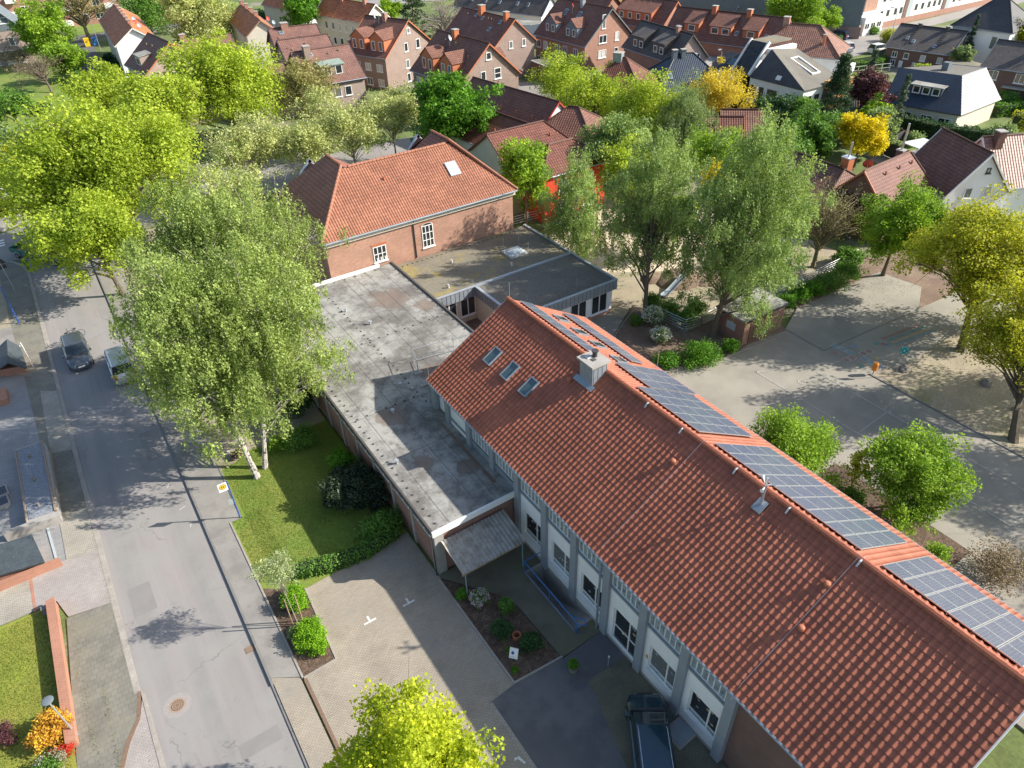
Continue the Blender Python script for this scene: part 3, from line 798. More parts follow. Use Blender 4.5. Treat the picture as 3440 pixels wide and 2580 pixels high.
for k in range(9):
    ya, yb = PY[k] + .23, PY[k + 1] - .23
    low = .25 if PY[k + 1] < 24.5 else 3.7
    # panel between the pillars with an opening, slightly behind the pillars
    door = (k == 2)
    wy0, wy1 = ya + .12, yb - .35
    if PY[k + 1] < 24.5:
        wz0, wz1 = (.3 if door else 1.02), 2.85
        b = MB()
        for (p0, p1, z0, z1) in ((ya, wy0, low, 4.05), (wy1, yb, low, 4.05), (wy0, wy1, low, wz0), (wy0, wy1, wz1, 4.05)):
            if z1 - z0 > .03: b.box(15.5, XW + .1, p0, p1, z0, z1)
        b.build('wall_panel', 'render_white', hall)
        MB().box(15.46, XW + .1, ya, yb, .0, low).build('plinth', 'concrete', hall)
        wn = window(hall, XW, wy1, wz0, wy1 - wy0, wz1 - wz0, 180, (2, 1), glass=('glass', 'glass_dim', 'glass')[k % 3], trans=(.45,) if door else (.2,), fw=.08)
        if not door:
            MB().box(15.42, 15.5, wy0 - .05, wy1 + .05, wz0 - .05, wz0 + .01).build('window_sill', 'white', wn)
        if not door:
            g_ = MB(); g_.poly([(15.595, wy1 - .1, wz0 + .08), (15.595, wy0 + .1, wz0 + .08), (15.595, wy0 + .1, wz0 + .34), (15.595, wy1 - .1, wz0 + .34)]); g_.build('lower_pane', 'pane_frosted', wn)
        for q in range(7):
            sticker(wn, 15.6, rnd.uniform(wy0 + .2, wy1 - .2), rnd.uniform(wz0 + .7, wz1 - .2), rnd.uniform(.06, .12), rnd.choice(['white_dull', 'marking_red', 'marking_yellow', 'zinc_light', 'marking_blue', 'marking_green']))
    else:
        MB().box(15.5, XW + .1, ya, yb, low, 4.2).build('wall_panel', 'render_white' if k == 8 else 'zinc', hall)
        if k == 8: MB().box(15.52, XW, ya, yb, 4.2, 5.2).build('wall_panel', 'render_white', hall)
    zc0 = 4.2
    MB().box(15.44, XW, ya, yb, zc0 - .14, zc0).build('window_ledge', 'zinc', hall)
    if k != 8: window(hall, XW - .02, yb, zc0, yb - ya, .95, 180, (1, 1, 1, 1, 1, 1, .5), glass='pane_frosted', frame='white', fw=.05, depth=.06)
b = MB(); b.tube([(XE - .05, Y0, ZE - .06), (XE - .05, Y1, ZE - .06)], .075, 8)
b.build('gutter', 'zinc', hall)
b = MB(); b.tube([(XF + .05, Y0, ZE - .06), (XF + .05, Y1, ZE - .06)], .075, 8)
b.build('gutter', 'zinc', hall)
for y in (16.36, 33.75):
    b = MB(); b.tube([(XE, y, ZE - .1), (15.27, y, ZE - .5), (15.27, y, .1 if y < 20 else 3.9)], .06, 8); b.build('downpipe', 'zinc', hall)
# small orange notice on the wall
MB().box(15.47, 15.5, 12.85, 12.97, 1.7, 1.95).build('notice', 'timber_orange', hall)
# chimney
ch = MB().box(20.55, 21.55, 23.85, 24.95, 8.6, 10.35).build('chimney', 'zinc', hall)
b = MB()
for k in range(4):
    b.box(20.53, 20.56, 23.95 + k * .3, 23.97 + k * .3, 8.9, 10.33); b.box(20.65 + k * .3, 20.67 + k * .3, 23.83, 23.86, 8.9, 10.33)
b.build('cladding_seam', 'zinc_light', ch)
MB().box(20.4, 21.7, 23.7, 25.1, 10.35, 10.47).build('cap_slab', 'concrete', ch)
b = MB(); b.cyl(21.25, 24.55, 10.47, 10.8, .14); b.cyl(21.25, 24.55, 10.8, 10.86, .2); b.build('flue', 'dark_metal', ch)
MB().box(20.85, 21.1, 24.2, 24.45, 10.47, 10.5).build('flue_opening', 'bitumen', ch)
MB().box(20.75, 21.05, 24.55, 24.85, 10.47, 10.52).build('stone_lid', 'white_dull', ch)
MB().slab([(20.25, 23.6, 9.02), (20.56, 23.6, 9.2), (20.56, 25.2, 9.2), (20.25, 25.2, 9.02)], .03).build('flashing', 'zinc', ch)
# roof windows
def on_west(x, y, d=0):
    return Vector((x, y, ZE + (x - XE) * (ZR - ZE) / (XR - XE))) + Vector((-.5123, 0, .8588)) * d
def on_east(x, y, d=0):
    return Vector((x, y, ZE + (XF - x) * (ZR - ZE) / (XF - XR))) + Vector((.5123, 0, .8588)) * d
def rooflight(parent, P, x0, x1, y0, y1, rise=0.0, gl='skylight_glass'):
    b = MB()
    t_ = .07
    for (a0, a1, c0, c1) in ((x0, x0 + t_, y0, y1), (x1 - t_, x1, y0, y1), (x0 + t_, x1 - t_, y0, y0 + t_), (x0 + t_, x1 - t_, y1 - t_, y1)):
        b.slab([P(a0, c0, .15), P(a1, c0, .15), P(a1, c1, .15), P(a0, c1, .15)], .14)
    o = b.build('skylight', 'zinc', parent)
    g = MB(); g.poly([P(x0 + t_, y0 + t_, .11 + rise), P(x1 - t_, y0 + t_, .11), P(x1 - t_, y1 - t_, .11), P(x0 + t_, y1 - t_, .11 + rise)])
    g.build('pane', gl, o)
for y in (30.62, 28.68, 26.74): rooflight(hall, on_west, 18.05, 19.1, y, y + .75)
for y in (31.5, 29.5, 27.7, 25.7): rooflight(hall, on_east, 23.95, 24.85, y - .1, y + .75, gl='glass')
for x, y in ((20.12, 25.3), (20.16, 17.03), (20.15, 8.24), (18.38, 7.83)):
    b = MB(); p = on_west(x, y, .02); b.tube([p, p + Vector((-.04, 0, .16))], [.13, .12], 10); b.sphere(p + Vector((-.04, 0, .16)), .15, .15, .09); b.build('roof_vent', 'terracotta', hall)
# lightning conductors
for yy in (16.6, 8.05):
    b = MB(); b.tube([on_east(21.9, yy + .05, .12), (XR, yy, ZR + .2), on_west(20, yy, .11), on_west(17, yy, .11), on_west(15.6, yy, .12), (15.1, yy, 5.5)], .009, 5); b.build('lightning_conductor', 'aluminium', hall)
for (x, y, P) in ((27.8, 8, on_east), (27.8, 17.5, on_east), (27.8, 26, on_east), (15.3, 33.6, on_west), (21.6, 33.6, on_west), (21.6, 1.6, on_west)):
    p = P(x, y, .02); b = MB(); b.tube([p, p + Vector((0, 0, 1.3))], .013, 5); b.build('lightning_rod', 'aluminium', hall)
for y in (17.9, 20.4, 14.4, 11.4, 7.9):
    b = MB(); b.tube([(XR + .1, y, ZR + .1), (XR - .2, y, ZR + .12), (XR - .35, y, ZR - .1)], .045, 6); b.build('cable_duct', 'zinc_light', hall)
# siren mast on the ridge
mast = MB().tube([on_west(20.95, 12.45, 0), on_west(20.95, 12.45, 0) + Vector((0, 0, 1.75))], .06, 8).build('siren_mast', 'aluminium', hall)
p = on_west(20.95, 12.45, .1)
MB().slab([p + Vector((-.3, -.25, -.15)), p + Vector((.25, -.25, .18)), p + Vector((.25, .25, .18)), p + Vector((-.3, .25, -.15))], .04).build('base_plate', 'zinc', mast)
for az, hz_ in ((60, 1.3), (200, 1.15), (320, 1.25)):
    a = R(az); d = Vector((math.cos(a), math.sin(a), .25)).normalized()
    b = MB(); o_ = p + Vector((0, 0, hz_)); b.tube([o_ + d * .05, o_ + d * .2, o_ + d * .34, o_ + d * .42], [.025, .03, .05, .095], 8); b.build('horn', 'white', mast)
# solar arrays on the east slope
def solar(label, x0, x1, nx, y0, y1, ny):
    root = empty('solar_array', on_east(x0, y0, .1), 0, label, 'solar panels', 'solar arrays on the hall roof')
    O = Vector(root.location)
    for i in range(nx):
        for j in range(ny):
            a0, a1 = x0 + (x1 - x0) * i / nx, x0 + (x1 - x0) * (i + 1) / nx
            c0, c1 = y0 + (y1 - y0) * j / ny, y0 + (y1 - y0) * (j + 1) / ny
            b = MB(); e = .012
            b.slab([on_east(a0 + e, c0 + e, .17) - O, on_east(a1 - e, c0 + e, .17) - O, on_east(a1 - e, c1 - e, .17) - O, on_east(a0 + e, c1 - e, .17) - O], .045)
            pnl = b.build('solar_panel', 'aluminium', root)
            b = MB(); e = .045
            b.poly([on_east(a0 + e, c0 + e, .173) - O, on_east(a1 - e, c0 + e, .173) - O, on_east(a1 - e, c1 - e, .173) - O, on_east(a0 + e, c1 - e, .173) - O], uv=[(0, 0), (1, 0), (1, 1), (0, 1)])
            b.build('cells', 'solar_cells', pnl)
    for q in np.linspace(y0 + .2, y1 - .2, max(2, ny // 2)):
        b = MB(); b.tube([on_east(x0, q, .08) - O, on_east(x1, q, .08) - O], .03, 4); b.build('rail', 'aluminium', root)
solar('six row solar array nearest the camera at the lower right end of the roof ridge', 22.2, 26.95, 4, 1.9, 7.4, 6)
solar('largest solar array of nine rows beside the siren mast', 22.2, 26.9, 4, 8.35, 16.45, 9)
solar('five row solar array touching the ridge halfway along the hall roof', 22.2, 26.85, 4, 17.5, 22.15, 5)
solar('small set back solar array just behind the roof chimney', 23.4, 27.5, 3, 22.25, 25.3, 3)
solar('single file of solar panels along the ridge behind the chimney', 22.2, 23.2, 1, 26.4, 33.5, 7)
solar('single file of solar panels along the far lower edge behind the chimney', 25.4, 26.5, 1, 26.0, 33.1, 7)

# ------------------------------------------------------------------ flat roofed wing
flat = empty('flat_roofed_wing', (0, 0, 0), 0, 'low brick school wing under a pale grey flat roof beside the lawn', 'school')
b = MB()
b.prism([(10.12, 24.12), (XW - .05, 24.12), (XW - .05, 33.4), (15.6, 33.45), (22.2, 33.45), (22.2, 53.9), (10.12, 53.9)], 3.48, 3.7)
b.build('roof', 'felt_wing', flat)
b = MB()
b.box(10.3, XW - .06, 24.3, 24.6, 0, 3.48)
b.box(10.3, 10.6, 24.6, 53.9, 0, 3.48); b.box(21.9, 22.15, 33.6, 53.9, 0, 3.48)
b.build('wall', 'brick_red', flat)
MB().box(10.16, 10.72, 24.16, 24.66, 0, 3.46).build('corner_pillar', 'concrete', flat)
for y in np.arange(27.1, 53, 2.62): MB().box(10.2, 10.31, y - .12, y + .12, 0, 3.4).build('pillar', 'concrete', flat)
y = 24.8
while y < 52:
    window(flat, 10.3, min(y + 2.3, 53.5), 2.45, 2.2, .85, 180, (1, 1, 1), frame='white', glass='glass', fw=.06); y += 2.62
MB().box(10.02, XW - .06, 24.0, 24.12, 3.4, 3.78).build('fascia', 'white', flat)
MB().box(10.0, 10.12, 24.12, 53.9, 3.45, 3.8).build('fascia', 'bitumen', flat)
MB().box(10.12, 21, 53.72, 53.9, 3.7, 3.95).build('parapet', 'white', flat)
MB().box(22.1, 22.28, 33.5, 53.9, 3.55, 3.82).build('parapet', 'bitumen', flat)
b = MB()
for x in (11.2, 13.2, 14.3, 17.4, 18.4, 19.5, 20.8):
    b.box(x, x + .022, 34.5 if x > 14.5 else 24.3, 53.6, 3.7, 3.706)
for yy in (30.5, 43.2, 35.2): b.box(10.2, 15.3 if yy < 33 else 22, yy, yy + .022, 3.7, 3.707)
b.build('felt_seam', 'bitumen', flat)
rnd = random.Random(8)
studs = []
for k in range(44): studs.append((10.55 + rnd.uniform(-.03, .03), 24.6 + k * .66))
for k in range(30): studs.append((15.25 + rnd.uniform(-.05, .05), 34.4 + k * .62))
for k in range(22): studs.append((21.9, 34.6 + k * .85))
for k in range(16): studs.append((11 + k * .72, 43.35 + rnd.uniform(-.04, .04)))
for k in range(11): studs.append((10.9 + k * .95, 53.4))
for k in range(7): studs.append((10.7 + k * .68, 35.3))
b = MB()
for x, y in studs[:100]:
    MB().cyl(x, y, 3.7, 3.76, .06, 6).build('fixing_stud', 'bitumen', flat)
for x, y in studs[100:]: b.cyl(x, y, 3.7, 3.76, .06, 6)
b.build('fixing_studs', 'bitumen', flat, kind='stuff')
def blob(cx, cy, rx, ry, z, seed, n=22, jag=.25):
    rr = random.Random(seed)
    return [(cx + rx * math.cos(2 * math.pi * k / n) * (1 + rr.uniform(-jag, jag)), cy + ry * math.sin(2 * math.pi * k / n) * (1 + rr.uniform(-jag, jag)), z) for k in range(n)]
b = MB(); b.poly([(14.75, 25.4, 3.705), (15.0, 25.3, 3.705), (15.05, 31.8, 3.705), (14.85, 32.2, 3.705)]); b.build('leaf_litter', 'soil', flat)
for x, y in ((15.5, 48.4), (12.9, 34.6), (10.95, 30.1), (16.3, 45.5), (14.6, 36.9)):
    b = MB(); b.cyl(x, y, 3.7, 3.95, .07); b.cyl(x, y, 3.93, 4.0, .13); b.build('roof_vent', 'zinc_light', flat)
b = MB(); b.tube([(10.2, 24.25, 3.5), (10.05, 24.2, 3.3), (10.05, 24.2, 0)], .05, 8); b.build('downpipe', 'dark_metal', flat)
# mobile railing standing on the roof edge
rl = empty('roof_railing', (16.3, 37.5, 3.7), 0, 'galvanised mesh railing standing on the flat roof by the hall gable', 'railing')
b = MB()
for (x0, y0, x1, y1) in ((0, 0, .35, 1.4), (.35, 1.4, 3.4, .9), (3.4, .9, 5.3, .6)):
    for z in (.15, 1.15): b.tube([(x0, y0, z), (x1, y1, z)], .022, 6)
    for q in range(9): x, y = x0 + (x1 - x0) * q / 8, y0 + (y1 - y0) * q / 8; b.tube([(x, y, .15), (x, y, 1.15)], .006, 4)
b.build('rail', 'aluminium', rl)
for x, y in ((0, 0), (.35, 1.4), (3.4, .9), (5.3, .6)): MB().tube([(x, y, 0), (x, y, 1.2)], .025, 6).build('post', 'aluminium', rl)
MB().box(-.3, .3, -.15, .15, 0, .12).build('base_weight', 'concrete', rl)
# concrete pads with cable on the roof
b = MB(); b.box(15.7, 16.3, 35.9, 36.1, 3.7, 3.82); b.box(15.0, 15.25, 36.0, 36.3, 3.7, 3.85)
put(b.build('ballast_block', 'concrete'), 'pair of small concrete ballast blocks lying on the shaded flat roof', 'block')
# corrugated canopy at the entrance
cnp = empty('entrance_canopy', (12.6, 23, 0), 0, 'sloping corrugated canopy over the side entrance of the brick wing', 'canopy')
V = []; nn = 66
b = MB()
for k in range(nn):
    x0, x1 = -2.1 + 4.1 * k / nn, -2.1 + 4.1 * (k + 1) / nn
    z = lambda x, e: e + .035 * math.sin(x * 2 * math.pi / .24)
    b.poly([(x0, -1.2, z(x0, 2.25)), (x1, -1.2, z(x1, 2.25)), (x1, 1.1, z(x1, 2.75)), (x0, 1.1, z(x0, 2.75))], uv=[(0, 0)] * 4)
b.build('corrugated_sheet', 'corrugated', cnp)
MB().box(-2.1, 2.0, -1.18, -1.1, 2.1, 2.2).build('beam', 'timber', cnp)
for x in (-1.9, 1.8): MB().tube([(x, -1.1, .1), (x, -1.1, 2.15)], .035, 6).build('post', 'pole_green', cnp)

# ------------------------------------------------------------------ annex with zinc fascia
ann = empty('classroom_annex', (0, 0, 0), 0, 'low annex with zinc fascia and big windows round a small courtyard', 'school')
b = MB(); b.prism([(22.3, 46.4), (36.5, 46.4), (36.5, 53.9), (22.3, 53.9)], 3.1, 3.3); b.build('roof', 'felt_mossy', ann)
b = MB(); b.prism([(26.4, 40.2), (36.5, 40.2), (36.5, 46.38), (26.4, 46.38)], 3.1, 3.28); b.build('roof', 'felt_dark', ann)
MB().box(26.5, 36.5, 46.25, 46.5, 3.28, 3.42).build('roof_divider', 'zinc_light', ann)
b = MB()
for (x0, x1, y0, y1) in ((26.25, 36.7, 40.0, 40.16), (26.25, 26.41, 40.16, 46.2), (22.3, 26.41, 46.2, 46.36), (36.54, 36.7, 40.16, 53.9)):
    b.box(x0, x1, y0, y1, 2.5, 3.4)
fa = b.build('fascia', 'zinc', ann)
b = MB()
for x in np.arange(26.6, 36.6, .42): b.box(x, x + .025, 39.975, 40.0, 2.5, 3.38)
for x in np.arange(22.6, 26.2, .42): b.box(x, x + .025, 46.175, 46.2, 2.5, 3.38)
for y in np.arange(40.4, 46, .42): b.box(26.225, 26.25, y, y + .025, 2.5, 3.38)
b.build('standing_seam', 'slate_grey', fa)
b = MB()
for (x0, x1, y0, y1) in ((26.2, 36.74, 39.95, 40.2), (26.2, 26.45, 40.2, 46.4), (22.3, 26.2, 46.15, 46.4), (36.5, 36.74, 40.2, 53.9)): b.box(x0, x1, y0, y1, 3.4, 3.44)
b.build('coping', 'zinc_light', fa)
b = MB(); b.box(26.5, 36.4, 40.3, 40.5, 0, 3.1); b.box(36.2, 36.4, 40.5, 53.9, 0, 3.1); b.build('wall', 'brick_orange', ann)
b = MB(); b.box(26.42, 26.6, 40.3, 46.5, 0, 3.1); b.box(22.3, 26.42, 46.5, 46.7, 0, 3.1); b.build('courtyard_wall', 'render_cream', ann)
MB().box(31, 36.4, 40.24, 40.3, .55, 2.5).build('wall_panel', 'render_white', ann)
for x in (27.0, 29.2, 31.85, 34.1): window(ann, x, 40.24, .62, 1.75, 1.8, 270, (1, 1), fw=.09, sill=True)
for x in (23.0, 24.85): window(ann, x, 46.5, .7, 1.5, 1.75, 270, (1, 1), fw=.08, sill=True)
sk = MB().box(31.6, 33.4, 48.7, 50.3, 3.3, 3.5).build('skylight', 'white_dull', ann)
b = MB(); b.sphere((32.5, 49.5, 3.5), .82, .72, .22, 0, 16, 4, True); b.build('dome', 'glass_frosted', sk, smooth=True)
for x, y in ((26.9, 51.3), (24.4, 47.5), (30.9, 47.6)):
    b = MB(); b.cyl(x, y, 3.3, 3.62, .09); b.build('roof_vent', 'white_dull', ann)
for x, y in ((32.2, 50.9), (33.6, 50.4), (33.0, 40.9), (28, 41), (33.5, 48.7)): MB().tube([(x, y, 3.3), (x, y, 4.4)], .014, 5).build('lightning_rod', 'aluminium', ann)
b = MB()
for k in range(26): b.cyl(23 + k * .5, 53.3, 3.3, 3.36, .055, 6)
b.build('fixing_studs', 'bitumen', ann, kind='stuff')
sheet('courtyard', [(22.3, 34), (28, 34), (28, 40.3), (26.4, 40.3), (26.4, 46.5), (22.3, 46.5)], .1, 'soil', -.02)

# ------------------------------------------------------------------ old brick school
bs = empty('brick_school', (0, 0, 0), 0, 'old red brick school with hipped orange tiled roof and arched white window', 'school')
BX0, BX1, BY, BE = 16.25, 35.75, 53.65, 7.25
b = MB()
b.box(16.6, 35.4, 54.0, 64.5, 0, 7.0)
b.build('wall', 'brick_orange', bs)
MB().box(16.4, 35.6, 53.8, 64.7, 6.75, 7.12).build('eaves_cornice', 'render_cream', bs)
# main front slope, clipped by the two hips
RY, RZ = 58.9, 11.1
AX0, AX1, AZ = 20.9, 31.7, 11.35
vlen = math.hypot(RY - BY, RZ - BE)
def in_front(u, v):
    x = BX0 + u; s_ = v / vlen
    return x > BX0 + (AX0 - BX0) * s_ * .98 and x < BX1 - (BX1 - AX1) * s_ * .98
tile_slope('roof', (1, 0, 0), (0, RY - BY, RZ - BE), (BX0, BY, BE), BX1 - BX0, vlen, 'tile_brickschool', bs, w=.24, h=.34, inside=in_front, amp=.022, step=.04, per=6)
b = MB(); b.slab([(BX0 + .1, BY + .1, BE - .05), (BX1 - .1, BY + .1, BE - .05), (AX1, RY, RZ - .06), (AX0, RY, RZ - .06)], .1); b.build('roof_deck', 'tile_hip', bs)
b = MB()
b.poly([(BX0, BY, BE), (AX0, RY, AZ), (AX0, 62.3, AZ), (BX0, 66.5, BE)][::-1])
b.poly([(BX1, BY, BE), (BX1, 66.5, BE), (AX1, 62.3, AZ), (AX1, RY, AZ)][::-1])
b.poly([(BX0, 66.5, BE), (AX0, 62.3, AZ), (AX0 + 3.2, 66.5, BE)]); b.poly([(BX1, 66.5, BE), (AX1 - 3.2, 66.5, BE), (AX1, 62.3, AZ)])
b.poly([(AX0, RY, AZ), (AX0 + 3.4, RY + .1, BE + 2), (AX0 + 3.4, 62.3, BE + 2), (AX0, 62.3, AZ)]); b.poly([(AX1, RY, AZ), (AX1, 62.3, AZ), (AX1 - 3.4, 62.3, BE + 2), (AX1 - 3.4, RY + .1, BE + 2)])
b.poly([(AX0, RY, RZ), (AX1, RY, RZ), (AX1, 64.6, BE), (AX0, 64.6, BE)])
b.build('hip_roof', 'tile_hip_school', bs)
for (p, q) in (((BX0, BY, BE + .06), (AX0, RY, AZ + .05)), ((BX1, BY, BE + .06), (AX1, RY, AZ + .05)), ((AX0 + .6, RY, RZ + .06), (AX1 - .5, RY, RZ + .06)), ((AX0, RY, AZ + .05), (AX0, 62.3, AZ + .05)), ((AX1, RY, AZ + .05), (AX1, 62.3, AZ + .05))):
    ridge_caps('ridge_cap', p, q, 'tile_brickschool', bs, .14)
for x in (20.2, 31.6):
    b = MB(); b.slab([(x - 1.7, 62.6, 8.3), (x, 60.6, 10.1), (x, 65.2, 10.1), (x - 1.7, 65.2, 8.3)], .12); b.slab([(x + 1.7, 62.6, 8.3), (x, 60.6, 10.1), (x, 65.2, 10.1), (x + 1.7, 65.2, 8.3)], .12)
    d_ = b.build('roof_gable', 'tile_redbrown', bs)
    b = MB()
    for sg in (-1, 1): b.slab([(x + sg * 2.1, 65.1, 8.0), (x, 65.1, 10.35), (x, 65.4, 10.35), (x + sg * 2.1, 65.4, 8.0)], .3)
    b.build('coping', 'zinc_light', d_)
b = MB(); b.tube([(16.3, BY - .05, BE - .07), (35.7, BY - .05, BE - .07)], .08, 8); b.build('gutter', 'zinc', bs)
b = MB(); b.tube([(24.78, BY, BE - .1), (24.78, 53.95, BE - .5), (24.78, 53.95, 3.4)], .06, 8); b.build('downpipe', 'dark_metal', bs)
window(bs, 20.7, 54.0, 4.1, 1.25, 1.45, 270, (1, 1, 1), trans=(.5,), fw=.07, sill=True)
aw = window(bs, 25.55, 54.0, 4.1, 1.15, 2.1, 270, (1, 1, 1), trans=(.33, .66), fw=.07, sill=True)
b = MB()
n = 10
for k in range(n):
    a, a2 = math.pi * k / n, math.pi * (k + 1) / n
    f = lambda r, a_, d_: (26.125 - r * math.cos(a_) * 1.0, d_, 6.2 + r * math.sin(a_) * .38)
    b.poly([f(.58, a, 53.95), f(.58, a2, 53.95), f(.5, a2, 53.95), f(.5, a, 53.95)][::-1])
    b.poly([f(.78, a, 53.985), f(.78, a2, 53.985), f(.58, a2, 53.985), f(.58, a, 53.985)][::-1], 1)
    b.poly([f(.5, a, 53.975), f(.5, a2, 53.975), (26.125, 53.975, 6.2)][::-1], 2)
b.build('window_arch', ['white', 'terracotta', 'glass'], aw)
b = MB(); b.box(20.6, 22.05, 53.97, 54.0, 5.56, 5.8); b.build('lintel', 'terracotta', bs)
for x in (20.95, 21.3, 21.7): MB().box(x, x + .16, 53.955, 53.965, 4.2, 4.5).build('window_picture', 'white_dull', bs)
p = Vector((30.9, 57.2, 0))
s_ = (RZ - BE) / (RY - BY)
def on_front(x, y, d=0): return Vector((x, y, BE + (y - BY) * s_)) + Vector((0, -.59, .81)) * d
b = MB(); b.slab([on_front(30.1, 56.1, .15), on_front(31.2, 56.1, .15), on_front(31.2, 57.3, .15), on_front(30.1, 57.3, .15)], .14)
o = b.build('skylight', 'zinc_light', bs)
b = MB(); b.poly([on_front(30.2, 56.2, .155), on_front(31.1, 56.2, .155), on_front(31.1, 57.2, .155), on_front(30.2, 57.2, .155)]); b.build('pane', 'glass_frosted', o)
b = MB(); q = on_front(24.0, 57.2); b.tube([q, q + Vector((0, 0, .3))], .09, 8); b.build('roof_vent', 'terracotta', bs)

# ------------------------------------------------------------------ houses
WR = random.Random(12)
class House:
    """gabled (or hipped) house; local x runs along the ridge, +x is the end seen from the school"""
    def __init__(s, label, X, Y, yaw, L, W, he, rise, roof, wall, group='brick houses of the neighbourhood', hip1=0, hip0=0, ov=.35, verge='terracotta_orange', name='house', base=0, cat='house', wallend=None, top=None):
        s.L, s.W, s.he, s.rise, s.ov = L, W, he, rise, ov
        s.k = rise / (W / 2)
        s.r = empty(name, (X, Y, 0), R(yaw), label, cat, group)
        l, w_ = L / 2, W / 2
        ze = he + .12
        b = MB()
        l1, l0 = l - ov, -l + ov; wi = w_ - ov
        zi = he + ov * s.k - .12
        b.poly([(l0, -wi, 0), (l1, -wi, 0), (l1, -wi, zi), (l0, -wi, zi)])
        b.poly([(l1, wi, 0), (l0, wi, 0), (l0, wi, zi), (l1, wi, zi)])
        g1 = [(l1, -wi, 0), (l1, wi, 0), (l1, wi, zi)] + ([] if hip1 else [(l1, 0, he + rise - .15)]) + [(l1, -wi, zi)]
        g0 = [(l0, wi, 0), (l0, -wi, 0), (l0, -wi, zi)] + ([] if hip0 else [(l0, 0, he + rise - .15)]) + [(l0, wi, zi)]
        b.poly(g1, 1); b.poly(g0, 1)
        s.wall = b.build('wall', [wall, wallend or wall], s.r)
        b = MB()
        r1, r0 = l - hip1, -l + hip0
        T = .16
        b.slab([(-l, -w_, he), (l, -w_, he), (r1, 0, he + rise), (r0, 0, he + rise)], T, 0, 0)
        b.slab([(l, w_, he), (-l, w_, he), (r0, 0, he + rise), (r1, 0, he + rise)], T, 0, 0)
        if hip1: b.slab([(l, -w_, he), (l, w_, he), (r1, 0, he + rise)], T)
        if hip0: b.slab([(-l, w_, he), (-l, -w_, he), (r0, 0, he + rise)], T)
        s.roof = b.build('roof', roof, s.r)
        b = MB(); b.tube([(r0, 0, he + rise + .03), (r1, 0, he + rise + .03)], .11, 6)
        for hp, e, rr in ((hip1, l, r1), (hip0, -l, r0)):
            if hp:
                for sg in (-1, 1): b.tube([(rr, 0, he + rise + .03), (e, sg * w_, he + .03)], .1, 6)
        b.build('ridge_cap', top or roof, s.roof)
        for hp, e in ((hip1, l), (hip0, -l)):
            if not hp and verge:
                b = MB()
                for sg in (-1, 1):
                    b.slab([(e - .04, sg * w_, he + .05), (e + .06, sg * w_, he + .05), (e + .06, 0, he + rise + .06), (e - .04, 0, he + rise + .06)], .17)
                b.build('verge_board', verge, s.r)
        for sg in (-1, 1):
            b = MB(); b.tube([(-l, sg * (w_ + .05), he - .03), (l, sg * (w_ + .05), he - .03)], .07, 6); b.build('gutter', 'zinc', s.r)
    def slope(s, x, t, side, d=0):
        """point on the roof; t=0 eave .. 1 ridge; side -1 / +1"""
        w_ = s.W / 2
        n = Vector((0, side * s.rise, w_)).normalized()
        return Vector((x, side * w_ * (1 - t), s.he + s.rise * t)) + n * d
    def win(s, face, u, z, wd=1.0, ht=1.2, cols=(1,), frame='white', sill=True, glass=None, trans=None):
        glass = glass or WR.choice(['glass', 'glass', 'glass_dim', 'curtain', 'glass_dim', 'white_dull'])
        """face: '+' gable seen from the school, '-' far gable, 'L' and 'R' eaves sides; u from the middle of the face"""
        l, w_ = s.L / 2 - s.ov, s.W / 2 - s.ov
        if face == '+': x, y, f = l, u - wd / 2, 0
        elif face == '-': x, y, f = -l, u + wd / 2, 180
        elif face == 'L': x, y, f = u - wd / 2, -w_, 270
        else: x, y, f = u + wd / 2, w_, 90
        return window(s.r, x, y, z, wd, ht, f, cols, glass, frame, sill=sill, fw=.09, depth=.06, trans=trans)
    def door(s, face, u, wd=1.0, ht=2.1, mat='white'):
        l, w_ = s.L / 2 - s.ov, s.W / 2 - s.ov
        b = MB()
        if face == 'L': b.box(u - wd / 2, u + wd / 2, -w_ - .05, -w_ - .003, 0, ht)
        elif face == '+': b.box(l + .003, l + .05, u - wd / 2, u + wd / 2, 0, ht)
        else: b.box(u - wd / 2, u + wd / 2, w_ + .003, w_ + .05, 0, ht)
        return b.build('door', mat, s.r)
    def chimney(s, x, t, side, w_=.7, h=1.1, mat='brick_house', cap='concrete', pipe=0):
        p = s.slope(x, t, side)
        b = MB(); b.box(p.x - w_ / 2, p.x + w_ / 2, p.y - w_ / 2, p.y + w_ / 2, p.z - .6, p.z + h); o = b.build('chimney', mat, s.roof)
        MB().box(p.x - w_ / 2 - .07, p.x + w_ / 2 + .07, p.y - w_ / 2 - .07, p.y + w_ / 2 + .07, p.z + h, p.z + h + .1).build('chimney_cap', cap, s.roof)
        if pipe: MB().cyl(p.x, p.y, p.z + h + .1, p.z + h + pipe, .11, 10, 0).build('flue_pipe', 'aluminium', s.roof)
    def sky(s, x, t, side, w_=.8, dt=.18):
        a, b_, c_, d_ = s.slope(x - w_ / 2, t, side, .1), s.slope(x + w_ / 2, t, side, .1), s.slope(x + w_ / 2, t + dt, side, .1), s.slope(x - w_ / 2, t + dt, side, .1)
        o = MB().slab([a, b_, c_, d_], .1).build('skylight', 'zinc_light', s.roof)
        e = .08
        q = [s.slope(x - w_ / 2 + e, t + .02, side, .11), s.slope(x + w_ / 2 - e, t + .02, side, .11), s.slope(x + w_ / 2 - e, t + dt - .02, side, .11), s.slope(x - w_ / 2 + e, t + dt - .02, side, .11)]
        if side > 0: q = q[::-1]
        MB().poly(q).build('pane', 'skylight_glass', s.roof)
    def vent(s, x, t, side, mat='timber'):
        p = s.slope(x, t, side); MB().tube([p, p + Vector((0, 0, .38))], .09, 6).build('roof_vent', mat, s.roof)
